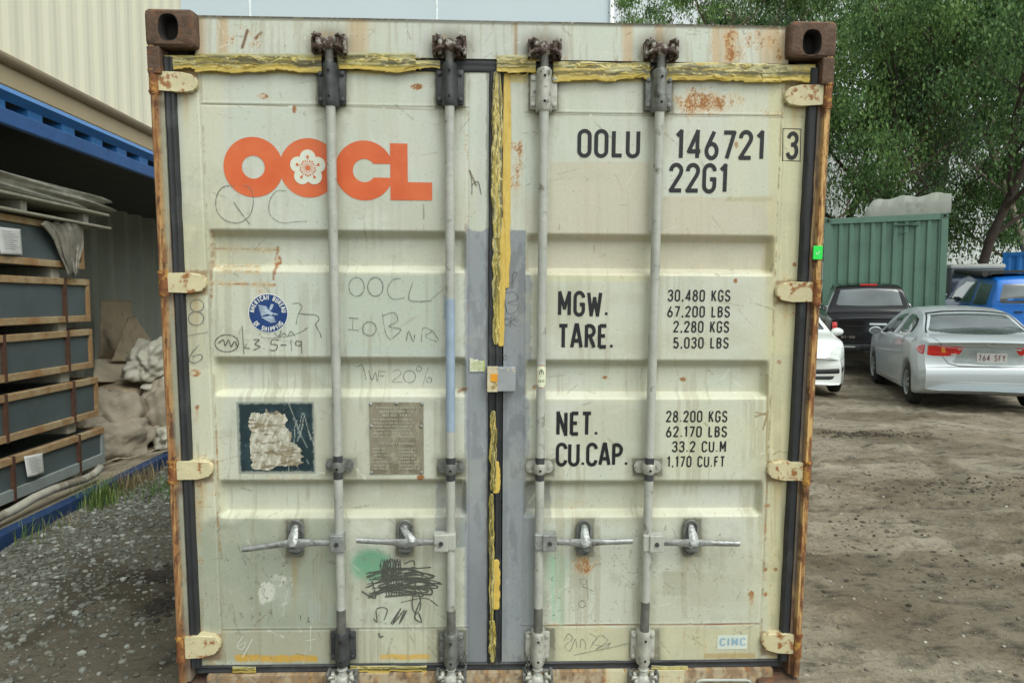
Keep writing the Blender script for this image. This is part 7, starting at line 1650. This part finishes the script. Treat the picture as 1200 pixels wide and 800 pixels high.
pk = Car('pickup_truck', 'black pickup truck parked between the green container and the silver sedan', 'pickup', carM(7.4, 13.8, (.36, .93)), sp, BLK)
pk.wheels(1.79, .25, 6)
pk.patch('rear_window', [(-.60, 1.70), (0, 1.735), (.60, 1.70)], [(-.70, 1.33), (0, 1.32), (.70, 1.33)], 'R', 'glasslight', .005, 20, 10, start=.8)
for ax in ('S', 'D'):
    pk.patch('side_window', [(1.85, 1.66), (2.2, 1.70), (2.45, 1.71)], [(1.76, 1.22), (2.2, 1.2), (2.45, 1.2)], ax, 'glass', .004); pk.patch('side_window', [(2.52, 1.71), (3.0, 1.68), (3.3, 1.52)], [(2.52, 1.2), (3.0, 1.19), (3.7, 1.19)], ax, 'glass', .004)
    pk.seam([(1.62, .5), (1.62, 1.18)], ax); pk.seam([(2.5, .5), (2.5, 1.18)], ax)
for s_ in (-1, 1):
    pk.patch('tail_light', [(s_*.845, 1.10), (s_*.80, 1.11), (s_*.745, 1.10)], [(s_*.845, .76), (s_*.80, .75), (s_*.745, .77)], 'R', 'redlamp', .02, 8, 8)
    pk.patch('reversing_lamp', [(s_*.835, .88), (s_*.755, .88)], [(s_*.835, .80), (s_*.755, .80)], 'R', 'clearlamp', .03, 6, 5)
pk.seam([(-.735, 1.15), (-.735, .70), (.735, .70), (.735, 1.15)], 'R', .012); pk.seam([(-.72, 1.02), (.72, 1.02)], 'R', .008)
pk.slab('brake_light', 0, 1.765, .34, .04, 'R', 'redlamp', .03, .02)
c_ = pk.hit((0, 1.06), 'R', .01); mb = MB(); mb.box((-.16, c_.y-.02, 1.035), (.16, c_.y+.02, 1.085), bev=.012); mb.build('tailgate_handle', M_['chrome'], pk.o)
mb = MB(); mb.torus((0, c_.y-.006, .93), .062, .008, (0, 1, 0), 28, 6, sx=1.15, sz=.95); mb.tube([(-.06, c_.y-.008, .965), (-.03, c_.y-.01, .945), (0, c_.y-.012, .915), (.03, c_.y-.01, .945), (.06, c_.y-.008, .965)], .007, 6); mb.build('badge', M_['chrome'], pk.o, smooth=True)
M_['chr'] = M_['chrome']; polys, tw_ = text_polys('BT-50', .045, .17, .3); mb = MB(); k = .24/tw_
for v, f, q in polys: mb.add([(-.66+p.x*k, c_.y-.008-.0004*q, .77+p.y) for p in v], f)
mb.build('badge_text', M_['chrome'], pk.o, fix=False)
mb = MB(); mb.box((-.86, -.14, .52), (.86, .02, .66), bev=.03); mb.box((-.3, -.17, .56), (.3, -.02, .67), bev=.02); mb.build('rear_bumper', M_['blackplastic'], pk.o, angle=40)
mb = MB(); mb.box((-.80, -.15, .60), (-.42, -.13, .63)); mb.build('bumper_step', M_['rod'], pk.o)
pk.mirror(3.35, 1.22, .90, -1, M_['chrome']); pk.mirror(3.35, 1.22, .90, 1, M_['chrome'])
mb = MB(); mb.box((-.26, -.145, .50), (.1, -.139, .58)); mb.build('number_plate', pmat('dark_plate_back', lin(60, 60, 60), .6), pk.o)

# white hatchback, nose towards us
WHT = paint_mat('white_car_paint', lin(226, 230, 226), .0, .3, 1)
sp = dict(len=3.95, w2=.84, wr=.30, arch=.345, wheels=[.62, 3.12], crown=.02,
 top=[(0, 1.05), (.1, 1.25), (.4, 1.40), (.9, 1.46), (1.6, 1.47), (2.1, 1.40), (2.6, 1.17), (2.95, 1.0), (3.2, .95), (3.6, .84), (3.85, .70), (3.95, .64)],
 belt=[(0, .98), (.5, 1.0), (2.0, .95), (2.8, .93), (3.2, .90), (3.6, .80), (3.85, .68), (3.95, .62)],
 bot=[(0, .28), (.3, .2), (3.6, .19), (3.95, .22)], hw=[(0, .74), (.3, .82), (.8, .84), (3.1, .84), (3.6, .81), (3.95, .70)],
 tw=[(0, .60), (.4, .60), (.9, .58), (1.8, .58), (2.4, .62), (2.9, .70), (3.4, .70), (3.95, .56)],
 rear=[(0, .1), (.3, 0), (.6, 0), (1.4, .2)], front=[(0, .06), (.24, .0), (.5, .0), (.66, .06), (.9, .2)], flen=.7, fplan=.30)
hf = Vector((-.22, -.975)).normalized(); fc = Vector((4.62, 11.0)); r0 = fc-hf*3.95
ht_ = Car('parked_car', 'white hatchback whose nose shows beside the rusty container post', 'car', carM(r0.x, r0.y, (hf.x, hf.y)), sp, WHT)
ht_.wheels(1.65, .18)
ht_.patch('windscreen', [(-.5, 1.38), (0, 1.40), (.5, 1.38)], [(-.68, 1.03), (0, 1.06), (.68, 1.03)], 'F', 'glass', .004, 20, 10)
for ax, s_ in (('S', -1), ('D', 1)):
    ht_.patch('side_window', [(.45, 1.30), (.9, 1.39), (1.4, 1.40)], [(.40, 1.04), (.9, 1.0), (1.4, .985)], ax, 'glass', .004); ht_.patch('side_window', [(1.47, 1.40), (1.9, 1.36), (2.3, 1.18)], [(1.47, .985), (2.0, .97), (2.62, .965)], ax, 'glass', .004)
    ht_.seam([(1.44, .25), (1.44, .98)], ax); ht_.seam([(2.5, .25), (2.58, .95)], ax)
    ht_.patch('headlight', [(s_*.80, .80), (s_*.70, .82), (s_*.56, .74)], [(s_*.80, .60), (s_*.64, .585), (s_*.48, .60)], 'F', 'clearlamp', .010)
ht_.patch('grille', [(-.34, .60), (0, .61), (.34, .60)], [(-.34, .55), (0, .54), (.34, .55)], 'F', 'blackplastic', .006, 12, 4)
ht_.patch('bumper_strip', [(-.80, .50), (-.4, .47), (0, .46), (.4, .47), (.80, .50)], [(-.80, .40), (-.4, .38), (0, .37), (.4, .38), (.80, .40)], 'F', 'blackplastic', .016, 24, 4)
ht_.patch('lower_grille', [(-.62, .365), (0, .35), (.62, .365)], [(-.58, .29), (0, .28), (.58, .29)], 'F', 'blackplastic', .010, 20, 5)
ht_.seam([(-.55, .66), (-.3, .635), (.3, .635), (.55, .66)], 'F', .006)
ht_.mirror(2.50, .99, .80, -1, WHT); ht_.mirror(2.50, .99, .80, 1, WHT)

# blue four-wheel drive at the right edge
BLU = paint_mat('bright_blue_car_paint', lin(24, 110, 200), .0, .35, .5)
sp = dict(len=4.7, w2=.93, wr=.37, arch=.43, wheels=[.95, 3.7], crown=.03,
 top=[(0, 1.30), (.05, 1.62), (.2, 1.79), (.8, 1.85), (2.2, 1.86), (2.7, 1.78), (3.2, 1.42), (3.45, 1.2), (4.3, 1.1), (4.7, .92)],
 belt=[(0, 1.18), (2.0, 1.16), (3.3, 1.14), (4.3, 1.06), (4.7, .88)], bot=[(0, .5), (.2, .4), (4.4, .4), (4.7, .5)], hw=[(0, .86), (.2, .92), (3.8, .93), (4.7, .8)],
 tw=[(0, .74), (.4, .72), (2.4, .72), (3.0, .77), (3.5, .82), (4.7, .7)], rear=[(0, .05), (.5, -.03), (.8, 0), (1.2, .02), (1.8, .06)], front=[(0, .1), (.5, 0), (1.1, .2)], rlen=.4, rplan=.10)
q = W(1213, 345, 15.6)
bl = Car('parked_car', 'bright blue four-wheel drive with a dark roof awning at the right edge', 'car', carM(q.x, q.y, (.30, .95))@Matrix.Translation((0, 0, .12)), sp, BLU)
bl.wheels(1.83, .25, 6)
bl.patch('rear_window', [(-.66, 1.71), (0, 1.73), (.66, 1.71)], [(-.76, 1.24), (0, 1.23), (.76, 1.24)], 'R', 'glasslight', .006, 16, 8)
for ax, s_ in (('S', -1), ('D', 1)):
    bl.patch('side_window', [(.35, 1.70), (1.25, 1.73)], [(.30, 1.16), (1.25, 1.15)], ax, 'glass', .004); bl.patch('side_window', [(1.35, 1.73), (2.4, 1.72), (2.95, 1.40)], [(1.35, 1.15), (2.4, 1.14), (3.15, 1.14)], ax, 'glass', .004)
    bl.patch('tail_light', [(s_*.89, 1.15), (s_*.78, 1.15)], [(s_*.89, .9), (s_*.78, .9)], 'R', 'redlamp', .01, 6, 6)
mb = MB(); mb.box((-.78, .5, 1.93), (.78, 2.5, 1.955)); mb.box((-.80, .46, 1.88), (-.76, 2.54, 1.96)); mb.box((.76, .46, 1.88), (.80, 2.54, 1.96)); mb.build('roof_rack', M_['blackplastic'], bl.o)
mb = MB(); mb.tube([(-.92, .35, 1.93), (-.92, 2.5, 1.93)], .075, 12); o = mb.build('awning', pmat('dark_awning_bag', lin(58, 58, 56), .8), bl.o, angle=40)
mb = MB(); mb.box((-.84, -.1, .5), (.84, .04, .68), bev=.03); mb.build('rear_bumper', M_['blackplastic'], bl.o); bl.mirror(3.0, 1.25, .93, -1, M_['chrome']); bl.slab('door_handle', -.3, 1.05, .16, .03, 'R', 'blackplastic', .01, .02)

# grey canopy body and the blue container beyond
pl2, pr2 = W(1113, 352, 19.2), W(1176, 352, 18.9); M2 = frame2(Vector((pl2.x, pl2.y, float(gz(pl2.x, pl2.y)))), pr2); wid2 = (pr2-pl2).length; zt2 = W(1140, 309, 19).z-M2.translation.z
truck = empty('box_truck', (0, 0, 0), 0, 'dark truck body with a pale domed roof behind the blue four-wheel drive', 'truck'); truck.matrix_world = M2
mb = MB(); mb.box((.0, 0, .5), (wid2, 3.6, zt2-.12), bev=.05); mb.build('body', pmat('grey_truck_panel', lin(92, 98, 100), .6, var=.1, scale=2), truck, angle=40)
mb = MB(); mb.box((-.03, -.03, zt2-.14), (wid2+.03, 3.65, zt2), bev=.06); mb.build('roof', pmat('pale_truck_roof', lin(186, 188, 180), .6, var=.05), truck, angle=40)
mb = MB(); mb.box((.04, -.012, .7), (wid2*.34, -.004, zt2-.2), bev=.003); mb.build('dark_window', M_['glass'], truck)
mb = MB(); mb.box((wid2-.28, -.02, zt2-.45), (wid2-.14, -.004, zt2-.28), bev=.003); mb.build('lamp', M_['clearlamp'], truck)
for x in (.25, wid2-.25):
    for y in (.7, 2.9): mb = MB(); mb.tube([(x-.12, y, .38), (x+.12, y, .38)], .38, 24); mb.build('wheel', M_['tyre'], truck)
pl3, pr3 = W(1175, 300, 22.5), W(1300, 285, 20.8); zt3 = W(1175, 296, 22.5).z; M3 = frame2(Vector((pl3.x, pl3.y, zt3-2.6)), pr3); w3 = (pr3-pl3).length
bc = empty('storage_container', (0, 0, 0), 0, 'bright blue ribbed container at the right edge beyond the cars', 'storage container'); bc.matrix_world = M3
corr('side_wall', (.1, .02), (w3, .02), .1, 2.5, .04, .28, BLU2 := pmat('bright_blue_container_paint', lin(30, 122, 206), .5, var=.05), bc, (0, 1)); mb = MB(); mb.box((0, 0, 2.48), (w3, .08, 2.6), bev=.006); mb.box((0, 0, -.8), (.12, .1, 2.48)); mb.box((0, .1, -.8), (w3, 2.4, 2.55)); mb.build('frame', BLU2, bc)
